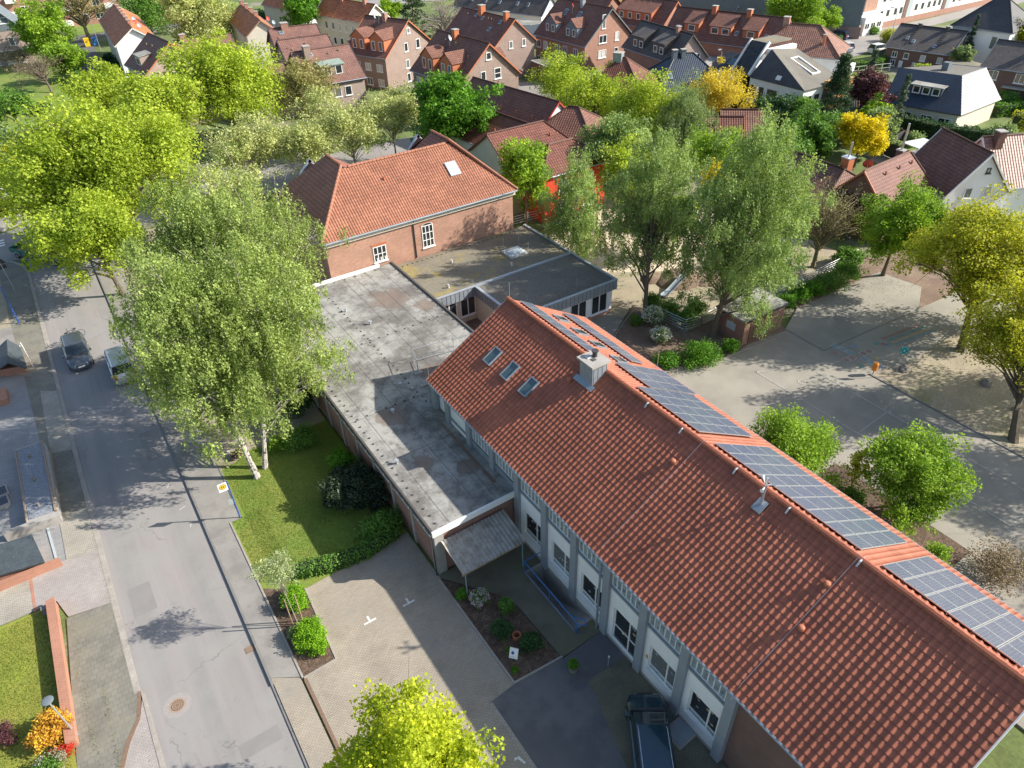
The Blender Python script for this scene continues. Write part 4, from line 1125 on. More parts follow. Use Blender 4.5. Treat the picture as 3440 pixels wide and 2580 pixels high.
    def dish(s, x, t, side, mat='zinc', h=1.2, r=.4):
        p = s.slope(x, t, side)
        m_ = MB().tube([p, p + Vector((0, 0, h))], .03, 5).build('antenna_mast', 'aluminium', s.roof)
        d = Vector((.75, .55, .35)).normalized(); a = d.cross(Vector((0, 0, 1))).normalized(); c_ = a.cross(d)
        o = p + Vector((0, 0, h)); n = 12
        b = MB()
        for rr, off in ((r, .12), (.001, 0)):
            pass
        ring = [o + d * .12 + (a * math.cos(2 * math.pi * k / n) + c_ * math.sin(2 * math.pi * k / n)) * r for k in range(n)]
        back = [o + d * -.02 + (a * math.cos(2 * math.pi * k / n) + c_ * math.sin(2 * math.pi * k / n)) * r * .4 for k in range(n)]
        for k in range(n): b.poly([ring[k], ring[(k + 1) % n], back[(k + 1) % n], back[k]]); b.poly([o - d * .03, back[k], back[(k + 1) % n]])
        b.build('satellite_dish', mat, s.roof)
    def dormer(s, x, t0, side, wd, hw, kind='gable', front='terracotta_orange', roof=None, cheek=None, nw=2, ww=.6, wh=1.0, rise=.9, topmat=None):
        """dormer whose front stands at slope position t0; hw is the front height under its eave"""
        w_ = s.W / 2
        y0 = side * w_ * (1 - t0); z0 = s.he + s.rise * t0
        zt = z0 + hw
        yb = side * (w_ - (zt - s.he) / s.k)      # where the flat eave level meets the roof
        h = wd / 2
        rm = roof or s.roof.data.materials[0].name
        b = MB()
        Q = lambda *p: [Vector((x + a, y, z)) for a, y, z in p]
        def add(pts, m=0):
            b.poly(pts, m)
        add(Q((-h, y0, z0 - .25), (h, y0, z0 - .25), (h, y0, zt), (-h, y0, zt)))
        for sg in (-1, 1): add(Q((sg * h, y0, z0 - .25), (sg * h, y0, zt), (sg * h, yb, zt)), 1)
        if kind == 'gable':
            add(Q((-h, y0, zt), (h, y0, zt), (0, y0, zt + rise)))
            yr = side * (w_ - (zt + rise - s.he) / s.k)
            o = b.build('dormer', [front, cheek or front], s.r)
            b = MB(); e = .18; yo = y0 + side * .15
            b.slab(Q((-h - e, yo, zt - e * rise / h), (0, yo, zt + rise), (0, yr, zt + rise), (-h - e, yb + side * .3, zt - e * rise / h)), .08)
            b.slab(Q((h + e, yo, zt - e * rise / h), (0, yo, zt + rise), (0, yr, zt + rise), (h + e, yb + side * .3, zt - e * rise / h)), .08)
            b.build('dormer_roof', rm, o)
        elif kind == 'shed':
            z1 = zt + rise; yr = side * (w_ - (z1 - s.he) / s.k)
            for sg in (-1, 1): add(Q((sg * h, y0, zt), (sg * h, yr, z1), (sg * h, yb, zt)), 1)
            o = b.build('dormer', [front, cheek or front], s.r)
            b = MB(); yo = y0 + side * .25
            b.slab(Q((-h - .15, yo, zt - .03), (h + .15, yo, zt - .03), (h + .15, yr, z1 + .03), (-h - .15, yr, z1 + .03)), .1)
            b.build('dormer_roof', rm, o)
        else:                                    # flat / barrel
            o = b.build('dormer', [front, cheek or front], s.r)
            b = MB(); b.slab(Q((-h - .15, y0 + side * .2, zt), (h + .15, y0 + side * .2, zt), (h + .15, yb - side * .1, zt + .25), (-h - .15, yb - side * .1, zt + .25)), .12)
            b.build('dormer_roof', topmat or 'copper_green', o)
        for k in range(nw):
            u = x + (k - (nw - 1) / 2) * (wd / nw)
            if side < 0: window(o, u - ww / 2, y0, z0 + .05, ww, wh, 270, (1,), fw=.09)
            else: window(o, u + ww / 2, y0, z0 + .05, ww, wh, 90, (1,), fw=.09)
        return o

def garage(label, pts, h, wall, roof, door=None, trim='zinc_light', name='garage', cat='garage'):
    r = empty(name, (pts[0][0], pts[0][1], 0), 0, label, cat)
    P = [(x - pts[0][0], y - pts[0][1]) for x, y in pts]
    MB().prism(P, 0, h - .15).build('wall', wall, r)
    cx_ = sum(p[0] for p in P) / len(P); cy_ = sum(p[1] for p in P) / len(P)
    Q = [(cx_ + (x - cx_) * 1.05, cy_ + (y - cy_) * 1.05) for x, y in P]
    MB().prism(Q, h - .15, h).build('roof_trim', trim, r)
    Q = [(cx_ + (x - cx_) * .98, cy_ + (y - cy_) * .98) for x, y in P]
    MB().prism(Q, h, h + .03).build('roof', roof, r)
    return r

G = 'brick houses of the neighbourhood'
# left edge
h = House('grey boarded gable over pink brick at the upper left corner', 0.2, 192, -93, 12, 11, 6.2, 6.3, 'slate_grey', 'brick_pink', wallend='brick_pink', verge='zinc_light', ov=.5)
b = MB(); b.poly([(5.55, -5.1, 6.3), (5.55, 5.1, 6.3), (5.55, 0, 12.1)]); b.build('gable_cladding', 'slate_grey', h.r)
h.win('+', 1.2, 7.6, 4.2, 1.1, (1, 1, 1)); h.win('+', 2.4, 3.6, 1.0, 1.5)
h.win('+', 2.0, .3, 3.6, 2.2, (1, 1, 1)); h.win('+', -2.2, .3, 2.4, 2.2, (1, 1))
MB().box(5.5, 6.4, -5.2, 5.2, 2.75, 2.95).build('canopy', 'white', h.r)
# flats behind
fb = empty('apartment_block', (8, 232, 0), R(-96), 'brick flats with white balconies beyond the bare tree at the upper left', 'flats')
MB().box(-6, 6, -28, 22, 0, 14).build('wall', 'brick_house', fb)
for k in range(9):
    for z in (1, 4, 7, 10):
        window(fb, 6, -26 + k * 5.2, z, 1.8, 1.4, 0, (1, 1), fw=.12)
        if k % 2 == 0: MB().box(6, 7.2, -23.4 + k * 5.2, -21.2 + k * 5.2, z - .7, z + .4).build('balcony', 'white', fb)
h = House('long row house with weathered and bright orange tiles on its two slopes', 21.6, 168, -94, 31, 7.5, 6.6, 2.6, 'tile_orange', 'render_cream', verge='white', wallend='render_white', group='rendered houses of the neighbourhood')
h.roof.data.materials[0] = MATS['tile_orange']
MB().slab([h.slope(-15.4, 0, 1, .03), h.slope(15.4, 0, 1, .03), h.slope(15.4, .97, 1, .03), h.slope(-15.4, .97, 1, .03)], .02).build('new_tiles', 'tile_orange_new', h.roof)
for x in (-14, -8, -4, -1, 3, 7, 11): h.chimney(x, .97, 1, .5, .8)
for x in (3, 11): h.dish(x, .6, 1, h=.7)
h.win('+', 1.6, 5.2, .6, .9); h.dish(14, .8, 1, 'red_paint')
for k in range(6): h.win('L', -12 + k * 4.8, 4.2, 1, 1.3); h.win('L', -12 + k * 4.8, 1.4, 1, 1.3)
h = House('small brown roofed pink brick house with side dormer left of the lime trees', 21.6, 135.4, -84, 10.7, 10.3, 6.0, 4.1, 'tile_brown', 'brick_tan', wallend='brick_pink')
h.win('+', .6, 4.6, 2.2, 1.6, (1, 1)); h.dormer(.5, .18, -1, 2.6, 1.5, 'flat', 'brick_pink', topmat='felt_grey', nw=1, ww=1.6)
h.vent(-2, .7, -1); h.vent(0.5, .72, -1)
h = House('dark brown roof with brick chimney behind the lime tree', 31.5, 150.5, -2, 10, 7, 4.2, 2.4, 'tile_brown_flat', 'brick_tan', verge='tile_brown', wallend='brick_tan')
h.chimney(-3.5, .9, -1, 1.0, 1.2)
h = House('orange tiled terrace end with cream gable beside the pale willow', 43.2, 158.5, -97, 21, 6.6, 5.9, 2.6, 'tile_orange', 'render_cream', verge='timber', group='rendered houses of the neighbourhood')
for x in (-9, -4, 1, 6): h.chimney(x, .95, 1, .7, 1.0)
h.dish(9, .5, 1, 'red_paint'); h.dish(8.5, .2, 1)
h.win('+', 2.4, 3.4, .6, .9); h.win('+', 1.6, .8, 1.4, 1.6, (1, 1))
h = House('red tiled end of a terrace at the top edge beside the chestnut', 57, 176, -80, 13, 7, 6, 3, 'tile_orange', 'render_cream', verge='white', wallend='render_white', group='rendered houses of the neighbourhood')
# stepped brown cluster
h = House('front brown roof of the stepped cluster with curved green dormer', 41.5, 117.0, 178, 9.6, 11.6, 4.8, 3.9, 'tile_brown_flat', 'brick_pink', wallend='brick_tan', verge='dark_metal')
h.roof.data.materials[0] = MATS['tile_brown_flat']
h.chimney(2.6, .82, 1, 1.0, 1.5, 'brick_tan'); h.sky(2.0, .8, 1, .7, .1)
h.dormer(0.0, .22, 1, 3.6, 1.5, 'flat', 'brick_tan', nw=2, ww=1.1, wh=1.25)
h.win('R', 0.1, 2.6, 1.1, 1.4); h.win('R', -1.6, 2.6, 1.1, 1.4); h.win('R', 1.5, .4, 1.1, 1.4); h.vent(-.8, .8, 1); h.vent(-2.6, .85, 1)
h = House('middle brown roof of the stepped cluster between its two neighbours', 42.3, 127.0, 175, 8.6, 11, 5.3, 3.4, 'tile_brown_flat', 'brick_tan', verge='dark_metal')
h.win('+', 1, 4.0, .9, 1.2); h.vent(2.5, .6, 1); h.vent(0, .75, 1); h.dish(1, .5, 1, h=2.2, r=.15)
h = House('rear brown roof of the stepped cluster with narrow gable window', 44.3, 137.2, 172, 8.6, 11, 5.3, 3.4, 'tile_brown_flat', 'brick_tan', verge='dark_metal')
h.win('+', .6, 5.4, .6, 1.5); h.chimney(1.5, .95, 1, 1.2, .9); h.sky(2.3, .75, 1, .8, .12); h.vent(3, .6, 1)
h = House('low brown porch roof against the stepped cluster', 37.2, 123.6, 178, 5.5, 5.5, 4.3, 1.7, 'tile_brown_flat', 'brick_tan', verge='dark_metal')
h = House('low brown garage roof seen through the lime trees', 20.0, 128.5, 88, 16, 9, 2.6, 1.8, 'tile_brown_flat', 'brick_pink')
h = House('low brown roof hidden behind the brownish tree', 33.5, 119, 178, 9, 9, 2.8, 2.0, 'tile_brown_flat', 'brick_pink', verge='dark_metal')
# gabled trio
def twin_dormer(h, front, sd=-1, cheek=None, xs=(-2.4, 1.9), t0=.22):
    for x in xs: h.dormer(x, t0, sd, 3.3, 1.95, 'gable', front, cheek=cheek, nw=2, ww=.8, wh=1.5, rise=1.2)
h = House('tan brick gable house with orange dormers and two satellite dishes', 57.4, 126.0, -69, 10.2, 13.2, 5.1, 4.9, 'tile_brown', 'brick_tan')
twin_dormer(h, 'terracotta_orange', xs=(-2.0, 2.5), t0=.16)
h.win('+', .1, 7.9, .8, .9); h.win('+', -.9, 5.2, .9, 1.4); h.win('+', 2.2, 5.2, 1.0, 1.5); h.win('+', -.9, 2.5, .9, 1.4); h.win('+', -.9, .3, .9, 1.4)
for u in (-2, .5, 3.2): h.win('L', u, 2.8, 1.4, 1.2, (1, 1)); h.win('L', u, .4, 1.4, 1.2, (1, 1))
h.chimney(0, .95, -1, .8, 1.0, 'brick_house'); h.dish(-1.6, .8, -1, r=.5); h.dish(-.6, .8, -1, r=.45); h.vent(1.5, .7, -1); h.vent(-2.5, .7, -1)
h = House('tan brick gable house with orange dormers nearest the bright green chestnut', 57.3, 99.7, -86, 13.4, 11.4, 6.0, 4.9, 'tile_brown', 'brick_tan')
twin_dormer(h, 'terracotta_orange', xs=(-2.6, 2.6), t0=.14)
h.win('+', 0, 8.7, .9, 1.0); h.win('+', -1.1, 5.9, .9, 1.4); h.win('+', 1.5, 5.9, 1.2, 1.5, trans=(.5,)); h.win('+', -1.1, 3.2, .9, 1.3); h.win('+', 1.5, 3.2, 1.2, 1.5); h.win('+', -1.1, .6, .9, 1.3); h.win('+', 1.5, .6, 1.2, 1.5)
for u in (-4.6, -2.2, 1, 4): h.win('L', u, 4.2, 1.4, 1.2, (1, 1)); h.win('L', u, 1.6, 1.4, 1.2, (1, 1))
h.chimney(-1.5, .95, -1, .8, 1.0, 'terracotta_orange'); h.dish(-1.2, .72, -1, r=.45); h.vent(-3, .8, -1); h.vent(-.2, .8, -1); h.vent(4.5, .6, -1)
h.sky(-1.5, .22, -1, .5, .2); h.dormer(3, .22, 1, 2.4, 1.25, 'gable')
h = House('tan brick gable house in the rear row with two orange chimneys', 73.8, 119.0, -87, 16.2, 9.4, 5.8, 3.9, 'tile_brown', 'brick_tan')
h.chimney(-1.5, .95, -1, 1.0, 1.3, 'terracotta_orange'); h.chimney(6, .93, -1, .8, 1.2, 'terracotta_orange')
h.sky(-2.6, .8, -1, .6, .12); h.sky(-.3, .75, -1, .6, .12); h.sky(5, .75, -1, .6, .12); h.sky(3.5, .45, -1, .6, .14)
for x in (-5, 1.5, 2.4): h.vent(x, .8, -1)
h.win('+', -.8, 5.2, .8, 1.2); h.win('+', 2.0, 5.2, .8, 1.2)
h = House('long grey row with weathered red tiles behind the orange dormers', 62.8, 155, -76, 17, 7, 5.9, 2.9, 'tile_orange', 'render_cream', verge='white', group='rendered houses of the neighbourhood')
for x in (-2, 5.5): h.chimney(x, .95, -1, .8, 1)
for k in range(7):
    for z in (.8, 3.6): h.win('L', -7 + k * 2.3, z, 1.0, 1.4)
# top centre
h = House('white gabled hall with pale green base and dark shallow roof', 100.9, 155.0, -70, 26, 7.6, 3.0, 3.4, 'tile_anthracite', 'render_cream', verge='slate_grey', wallend='render_white', name='community_hall', cat='hall', group='rendered houses of the neighbourhood')
h.win('L', 8, .9, 1.4, 1.2, (1, 1)); h.win('L', 3.5, .9, 1.4, 1.2, (1, 1))
for x in (-8, -4, 0, 5, 8): h.sky(x, .4, -1, .6, .2)
b = MB(); b.box(12.66, 12.7, -3.3, 3.3, .02, 1.7); b.build('painted_base', 'render_green', h.r)
b = MB(); b.box(12.66, 12.7, -.5, .3, 4.2, 4.35); b.box(12.66, 12.7, -.5, -.35, 3.6, 4.2); b.box(12.66, 12.7, -.05, .3, 3.6, 3.8); b.build('wall_emblem', 'teal_paint', h.r)
garage('long pale flat roof in front of the white gabled hall', [(84, 150), (96, 134), (99, 137), (88, 154)], 3, 'render_white', 'felt_grey', trim='white', name='flat_roof_building', cat='outbuilding')
h = House('brick house with grey zinc dormers in the middle of the top row', 89.0, 110.7, -88, 14.6, 12, 2.9, 5.3, 'tile_brown', 'brick_house', verge='slate_grey')
h.r.location.z = 2.4
for x in (-3.4, 2.4): h.dormer(x, .16, -1, 3.2, 1.7, 'gable', 'slate_grey', cheek='zinc', nw=2, ww=.8, wh=1.2, rise=1.2)
h.chimney(0, .93, -1, .7, 1.0, 'zinc'); h.sky(-3.0, .62, -1, .8, .16); h.sky(.8, .62, -1, .8, .16); h.dish(-1.2, .7, -1, 'red_paint')
h.win('+', -1.5, 5.2, .8, 2.2); h.win('+', -1.6, 2.9, 1.8, 1.3, (1, 1)); h.win('+', 1.7, 2.9, .9, 1.4); h.win('+', -1.6, .5, 1.8, 1.3, (1, 1)); h.win('+', 1.7, .5, .9, 1.3)
for u in (-6, -4, -.5, 1.6, 4.5): h.win('L', u, .9, 1.2, 1.3, (1, 1))
MB().box(-7, 7, -5.7, 5.7, -2.4, 0).build('basement', 'brick_house', h.r)
for u in (-6, -4, 1.6, 4.5): window(h.r, u - .6, -5.7, -1.9, 1.2, 1.3, 270, (1, 1), fw=.09)
h = House('brown roofed brick house just behind the grey dormers', 103, 125, -82, 11, 11, 5.0, 4.3, 'tile_brown', 'brick_house')
h.chimney(-4, .95, -1, .9, 1.1, 'terracotta_orange')
h = House('brick house with broad orange shed dormer at the top edge', 106.4, 112.2, -81, 12.5, 9.2, 5.2, 4.2, 'tile_brown', 'brick_house')
h.dormer(-1.0, .22, -1, 8.2, 1.5, 'shed', 'terracotta_orange', roof='tile_brown', nw=4, ww=.9, wh=1.1, rise=1.4)
for x in (-2.5, -1, 0.5): h.vent(x, .82, -1)
h.win('+', -2.4, 2.6, 1.2, 1.3, (1, 1)); h.win('+', 0, 2.6, .9, 1.3); h.win('+', 2.2, 2.6, 1.4, 1.3, (1, 1)); h.door('L', 3, 1.2)
MB().box(5.9, 7.4, .5, 4.2, 2.2, 3.1).build('balcony', 'white', h.r)
h.chimney(-5, .96, -1, .8, 1.0, 'terracotta_orange')
h = House('charcoal roofed house with two matching tiled shed dormers', 91.3, 92.2, -97, 14, 7.6, 5.2, 3.8, 'tile_anthracite', 'brick_house', wallend='brick_pink', verge='tile_anthracite')
for x in (-3.0, 2.6): h.dormer(x, .16, -1, 3.2, 1.7, 'shed', 'tile_anthracite', roof='tile_anthracite', nw=2, ww=1.0, wh=1.05, rise=1.2)
h.win('+', -.8, 4.9, .8, 1.2); h.win('+', 1.4, 4.9, 1.3, 1.2, (1, 1)); h.chimney(3.5, .93, -1, .6, .9)
for u in (-5.4, -2.8, .5, 3.2): h.win('L', u, 1.2, 1.3, 1.3, (1, 1))
h.door('L', -4, 1.1); h.door('L', 2, 1.1)
garage('flat roofed pink garage beside the charcoal roofed house', [(94.6, 87.2), (103.5, 90.6), (102.4, 93.4), (96.5, 92.5)], 3, 'brick_pink', 'felt_grey')
garage('dark flat garage roof next to the brick house with zinc dormers', [(76.5, 104.5), (81.5, 103.5), (81.5, 109), (77, 110)], 3, 'brick_dark', 'felt_dark', trim='white')
garage('grey flat roof beside the hipped brown bungalow', [(77.5, 94), (84.5, 92.5), (84, 97), (78.5, 98)], 2.8, 'brick_house', 'felt_mossy')
h = House('brown terrace at the top right with three small orange dormers', 107.5, 93.2, -74, 21, 9.4, 5.0, 4.2, 'tile_brown', 'brick_house')
for x in (-5.5, .0, 5.6): h.dormer(x, .28, -1, 2.8 if x else 4.0, 1.3, 'shed', 'terracotta_orange', roof='tile_brown', nw=1 if x else 2, ww=1.3, wh=1.0, rise=1.6)
for u in (-8, -5, -1, 3, 7): h.win('L', u, 1.0, 1.6, 1.6, (1, 1))
h.chimney(-3, .96, -1, .8, .9, 'terracotta_orange'); h.chimney(3.5, .96, -1, .8, .9, 'terracotta_orange')
for x in (-8.4, 2.9, 8.2): h.sky(x, .3, -1, .6, .14)
h.win('+', -1.8, 3.0, 1.2, 1.2, (1, 1)); h.win('+', .4, 5.6, 1.0, 1.0); h.win('+', 2.0, 3.0, 1.4, 1.3, (1, 1)); MB().box(10.2, 11.8, .6, 4, 2.0, 2.9).build('balcony', 'timber', h.r)
# big grey industrial hall
ih = empty('industrial_hall', (128, 117, 0), R(-52), 'long windowless dark grey industrial hall at the top edge', 'warehouse')
MB().box(-14, 30, -1, 26, 0, 7.5).build('wall', 'slate_grey', ih)
MB().slab([(-14.2, -1.2, 7.5), (30.2, -1.2, 7.5), (30.2, 12.5, 9.6), (-14.2, 12.5, 9.6)], .3).build('roof', 'zinc', ih)
MB().slab([(30.2, 26.2, 7.5), (-14.2, 26.2, 7.5), (-14.2, 12.5, 9.6), (30.2, 12.5, 9.6)], .3).build('roof', 'zinc', ih)
MB().box(-14.4, 30.4, -1.2, 26.2, .0, 2.2).build('brick_base', 'brick_tan', ih)
b = MB()
for k in range(12): b.box(2 + k * .35, 2.3 + k * .35, -2.4, -1.1, 1 + k * .4, 1.08 + k * .4)
b.build('fire_stairs', 'aluminium', ih)
# hipped bungalows
h = House('hipped brown bungalow roof with zinc chimney behind the lime trees', 76.6, 85.6, -60, 10.5, 10.5, 3.4, 4.2, 'tile_redbrown', 'brick_brown', hip1=4.9, hip0=4.9, verge=None, name='bungalow', top='tile_hip')
h.chimney(-.8, .98, -1, 1.3, .7, 'zinc')
h = House('hipped blue grey bungalow roof beside the brown one', 87.2, 83.6, -22, 12, 10, 2.8, 4.2, 'tile_blue', 'render_white', hip1=4.6, hip0=4.6, verge=None, name='bungalow', group='rendered houses of the neighbourhood')
h.chimney(-.4, .92, -1, .7, 1.0, 'slate_grey'); h.chimney(-1.8, .92, -1, .7, 1.0, 'slate_grey'); h.sky(-3.3, .35, -1, .7, .15)
# white villa with black roof
v = empty('villa', (89.4, 62.8, 0), 0, 'white modern villa with black slate slope and roof terrace slot', 'house', 'rendered houses of the neighbourhood')
MB().box(0, 8.2, 0, 12.4, 0, 5.4).build('wall', 'render_white', v)
MB().box(8.2, 10.4, .6, 5, 0, 5.1).build('wall', 'render_white', v)
MB().slab([(-.3, -.3, 5.45), (-.3, 9.4, 5.45), (2.7, 8.6, 8.9)], .15).build('roof', 'tile_slate', v)
o = MB().slab([(-.3, -.3, 5.45), (8.3, -.3, 5.45), (8.3, 9.0, 8.4), (2.7, 8.6, 8.9)], .15).build('roof', 'felt_dark', v)
MB().box(2.7, 8.2, 8.6, 9.4, 5.4, 8.85).build('wall', 'render_white', v)
zz = lambda y: 5.45 + .335 * y
for (x0, x1, y0, y1) in ((4.3, 4.5, 2.2, 6.4), (5.9, 6.1, 2.2, 6.4), (4.5, 5.9, 2.2, 2.4), (4.5, 5.9, 6.2, 6.4)):
    MB().slab([(x0, y0, zz(y0) + .28), (x1, y0, zz(y0) + .28), (x1, y1, zz(y1) + .28), (x0, y1, zz(y1) + .28)], .3).build('terrace_frame', 'white', v)
MB().slab([(4.5, 2.4, zz(2.4) + .06), (5.9, 2.4, zz(2.4) + .06), (5.9, 6.2, zz(6.2) + .06), (4.5, 6.2, zz(6.2) + .06)], .04).build('roof_terrace', 'dark_metal', v)
MB().slab([(4.5, 2.4, zz(2.4) + .08), (5.9, 2.4, zz(2.4) + .08), (5.9, 3.4, zz(3.4) + .08), (4.5, 3.4, zz(3.4) + .08)], .03).build('terrace_deck', 'timber_orange', v)
for y, wd in ((9.6, 1.4), (7.5, .8), (6.0, 1.6), (11.8, 1.2)): window(v, 0, y, 2.7, wd, 1.7, 180, (1, 1), frame='dark_metal', fw=.09)
for y in (9.6, 6.0, 3.0): window(v, 0, y, .3, 1.4, 1.5, 180, (1, 1), frame='dark_metal', fw=.09)
for x in (.9, 2.6): window(v, x, 0, 2.9, 1.0, 1.5, 270, (1, 1), frame='dark_metal', fw=.08)
for z in (2.5, 5.0): MB().box(4.2, 8.8, -1.5, .0, z, z + 1.0).build('balcony', 'timber_orange', v)
MB().box(4.3, 8.6, -.02, .02, .2, 5.0).build('recessed_wall', 'dark_metal', v)
MB().slab([(-.1, 4.2, 5.9), (-.1, 5.0, 5.9), (.3, 5.0, 6.4), (.3, 4.2, 6.4)], .1).build('skylight', 'white', v)
v2 = empty('villa_wing', (89.4, 75.3, 0), 0, 'black tiled wing with white parapets and flat top left of the villa', 'house', 'rendered houses of the neighbourhood')
MB().box(0, 8, -3.1, 3.2, 0, 5.6).build('wall', 'render_white', v2)
MB().slab([(-.3, -2.9, 5.6), (-.3, .1, 5.6), (2.9, .1, 9.5), (2.9, -2.9, 9.5)], .15).build('roof', 'tile_black', v2)
MB().slab([(2.9, -3, 9.5), (8, -3, 9.5), (8, .2, 9.5), (2.9, .2, 9.5)], .2).build('flat_roof', 'felt_mossy', v2)
for y in (-3.1, .1): MB().slab([(-.5, y, 5.75), (-.5, y + .25, 5.75), (2.9, y + .25, 9.8), (2.9, y, 9.8)], .5).build('parapet', 'white', v2)
MB().slab([(-.3, .4, 5.5), (-.3, 4.4, 5.5), (3, 4.4, 7.3), (3, .4, 7.3)], .15).build('low_roof', 'tile_black', v2)
MB().slab([(.6, .9, 6.15), (.6, 2.3, 6.15), (1.9, 2.3, 6.85), (1.9, .9, 6.85)], .08).build('skylight', 'skylight_glass', v2)

# hipped brown house with white walls
h = House('white house with hipped brown striped roof behind the villa', 106.5, 77.0, -62, 13.5, 10, 6.0, 3.6, 'tile_hip', 'render_white', hip1=4.6, hip0=4.6, verge=None, group='rendered houses of the neighbourhood')
h.chimney(-3, .95, 1, .9, 1.0); h.chimney(3.5, .45, -1, .4, 1.2, 'terracotta'); h.win('+', .8, 3.2, 1.1, 1.8); h.win('+', 3, .6, 1.1, 1.8)
MB().box(6.4, 8.2, 1.5, 5, 2.6, 3.6).build('balcony', 'white', h.r)
# apartment slab with brick panels
ap = empty('apartment_block', (150.6, 95.7, 0), R(0), 'long white apartment block with brick stair strips at the top right', 'flats')
MB().box(0, 60, .0, 11, 1.2, 12.5).build('wall', 'render_white', ap)
MB().box(-.1, 60.1, -.1, 11, 0, 1.2).build('base', 'brick_house', ap)
MB().box(-.5, 60.5, -.5, 11.5, 12.5, 12.9).build('roof', 'felt_grey', ap)
MB().box(-.08, 4.2, -.1, -.01, 4.0, 12.4).build('brick_panel', 'brick_orange', ap)
for x in (14.5, 29.5): MB().box(x, x + 1.2, -.12, 0, 1.2, 12.4).build('brick_panel', 'brick_brown', ap)
for x in (15.9, 30.9): MB().box(x, x + 1.6, -.05, 0, 1.2, 12.4).build('stair_glazing', 'glass_frosted', ap)
for z in (2.1, 5.1, 8.1):
    for x in (6, 8.3, 11, 13, 18.6, 21, 23.5, 25.6, 27.6, 33.5, 36, 38.5, 41): window(ap, x, 0, z, 1.2, 1.4, 270, (1,), glass='glass', frame='white_dull', fw=.1, depth=.03)
for z in (5.1, 8.1):
    window(ap, 0, 8, z, 1.4, 1.4, 180, (1, 1), fw=.1)
window(ap, 0, 9, 1.6, .8, 1.2, 180, (1,), fw=.1); window(ap, 0, 5, 1.6, .8, 1.2, 180, (1,), fw=.1)
MB().box(-2, 4.4, -2.2, 0, 0, 3.4).build('porch', 'render_white', ap)
for k in range(3): window(ap, -1.8 + k * 2, -2.2, 1.2, 1.5, 1.1, 270, (1, 1), fw=.09)
# right edge
h = House('brown brick semi with black grey roof and two roof ladders', 136.8, 72.9, -79, 11.2, 10.4, 3.0, 3.0, 'tile_anthracite', 'brick_brown', wallend='brick_house', verge='slate_grey')
h.r.scale = (1.0, 1.0, 1.0)
for x in (-3.6, -1.6, 1.2, 4.0): h.win('L', x, 1.5, .9, .95, (1, 1) if abs(x) > 2 else (1,))
for x in (-3.6, .2): h.win('L', x, .1, .9, 1.0, (1, 1))
h.door('L', -2.2, .7, 1.1); h.sky(-2.9, .4, -1, .5, .12); h.sky(-1.6, .3, -1, .5, .12); h.sky(2.2, .2, -1, .5, .12)
h.chimney(-2.2, .96, -1, .6, .5, 'dark_metal'); h.chimney(2.4, .96, -1, .6, .5, 'dark_metal')
for xx in (-2.3, 2.6):
    b = MB()
    for k in range(7): a_ = h.slope(xx - .22, .25 + k * .09, -1, .08); c_ = h.slope(xx + .22, .25 + k * .09, -1, .08); b.tube([a_, c_], .05, 4)
    b.build('roof_ladder', 'dark_metal', h.roof)
h.win('+', 0, 3.8, .35, 1.0)
h = House('white two storey house with hipped slate roof at the upper right', 144.2, 66.5, -84, 10, 11, 6.4, 4.0, 'tile_slate', 'render_white', hip1=4.0, hip0=4.0, verge=None, group='rendered houses of the neighbourhood')
h.sky(2, .5, 1, .8, .15); h.chimney(0, .9, 1, .7, 1.1, 'white'); h.win('L', 2.5, 3.6, 1, 2.0); h.win('+', 2.2, 3.6, .7, 1.8); h.win('+', 3.6, 3.6, .7, 1.8)
h = House('brown brick semi with dark roof cut by the right edge', 127.6, 50.6, -80, 13, 9.5, 4.8, 3.0, 'tile_anthracite', 'brick_brown', verge='slate_grey')
for x in (-4.5, -.8, 3.0): h.win('L', x, 3.2, 1.4, 1.3, (1, 1)); h.win('L', x, .7, 1.2, 1.3)
MB().box(-2.6, 6, -5.4, -4.3, 2.55, 2.75).build('canopy', 'concrete', h.r)
h.chimney(0, .95, -1, .7, 1.1); h.vent(-.6, .5, -1)
garage('low brown flat roofed garage between the two dark roofed semis', [(127.5, 60.5), (132.5, 58.8), (134, 64), (130, 65.5)], 2.6, 'brick_brown', 'felt_mossy')
# blue tiled bungalow
bb = empty('bungalow', (109, 52.3, 0), 0, 'beige bungalow under a blue tiled roof whose right hip glares white in the sun', 'house')
P0, P1, P2, P3 = (103.6, 48.0), (114.9, 48.6), (113, 60), (101.4, 58.0)
T = lambda p, z: (p[0] - 109, p[1] - 52.3, z)
MB().prism([T((103.9, 48.5), 0)[:2], T((114.3, 49.0), 0)[:2], T((112.5, 59.5), 0)[:2], T((102, 57.5), 0)[:2]], 0, 2.9).build('wall', 'render_cream', bb)
R0, R1_, R2, R3 = (107.6, 51.5), (114.2, 51.8), (113, 56), (106.2, 59.6)
def bslab(pts, mat, nm='roof'): return MB().slab(pts, .16).build(nm, mat, bb)
bslab([T(P3, 2.8), T(P0, 2.8), T(R0, 6.6), T(R3, 6.4)], 'tile_blue'); bslab([T(P0, 2.8), T(P1, 2.8), T(R1_, 6.6), T(R0, 6.6)], 'tile_blue')
bslab([T(P1, 2.8), T(P2, 2.8), T(R2, 6.5), T(R1_, 6.6)], 'tile_blue'); bslab([T(P2, 2.8), T(P3, 2.8), T(R3, 6.4), T(R2, 6.5)], 'tile_blue'); bslab([T(R0, 6.55), T(R1_, 6.55), T(R2, 6.45), T(R3, 6.35)], 'felt_dark')
a_ = Vector(T(P3, 0)); c_ = Vector(T(P0, 0)); dd = (c_ - a_).normalized(); nn_ = Vector((dd.y, -dd.x, 0))
ang = math.degrees(math.atan2(nn_.y, nn_.x))
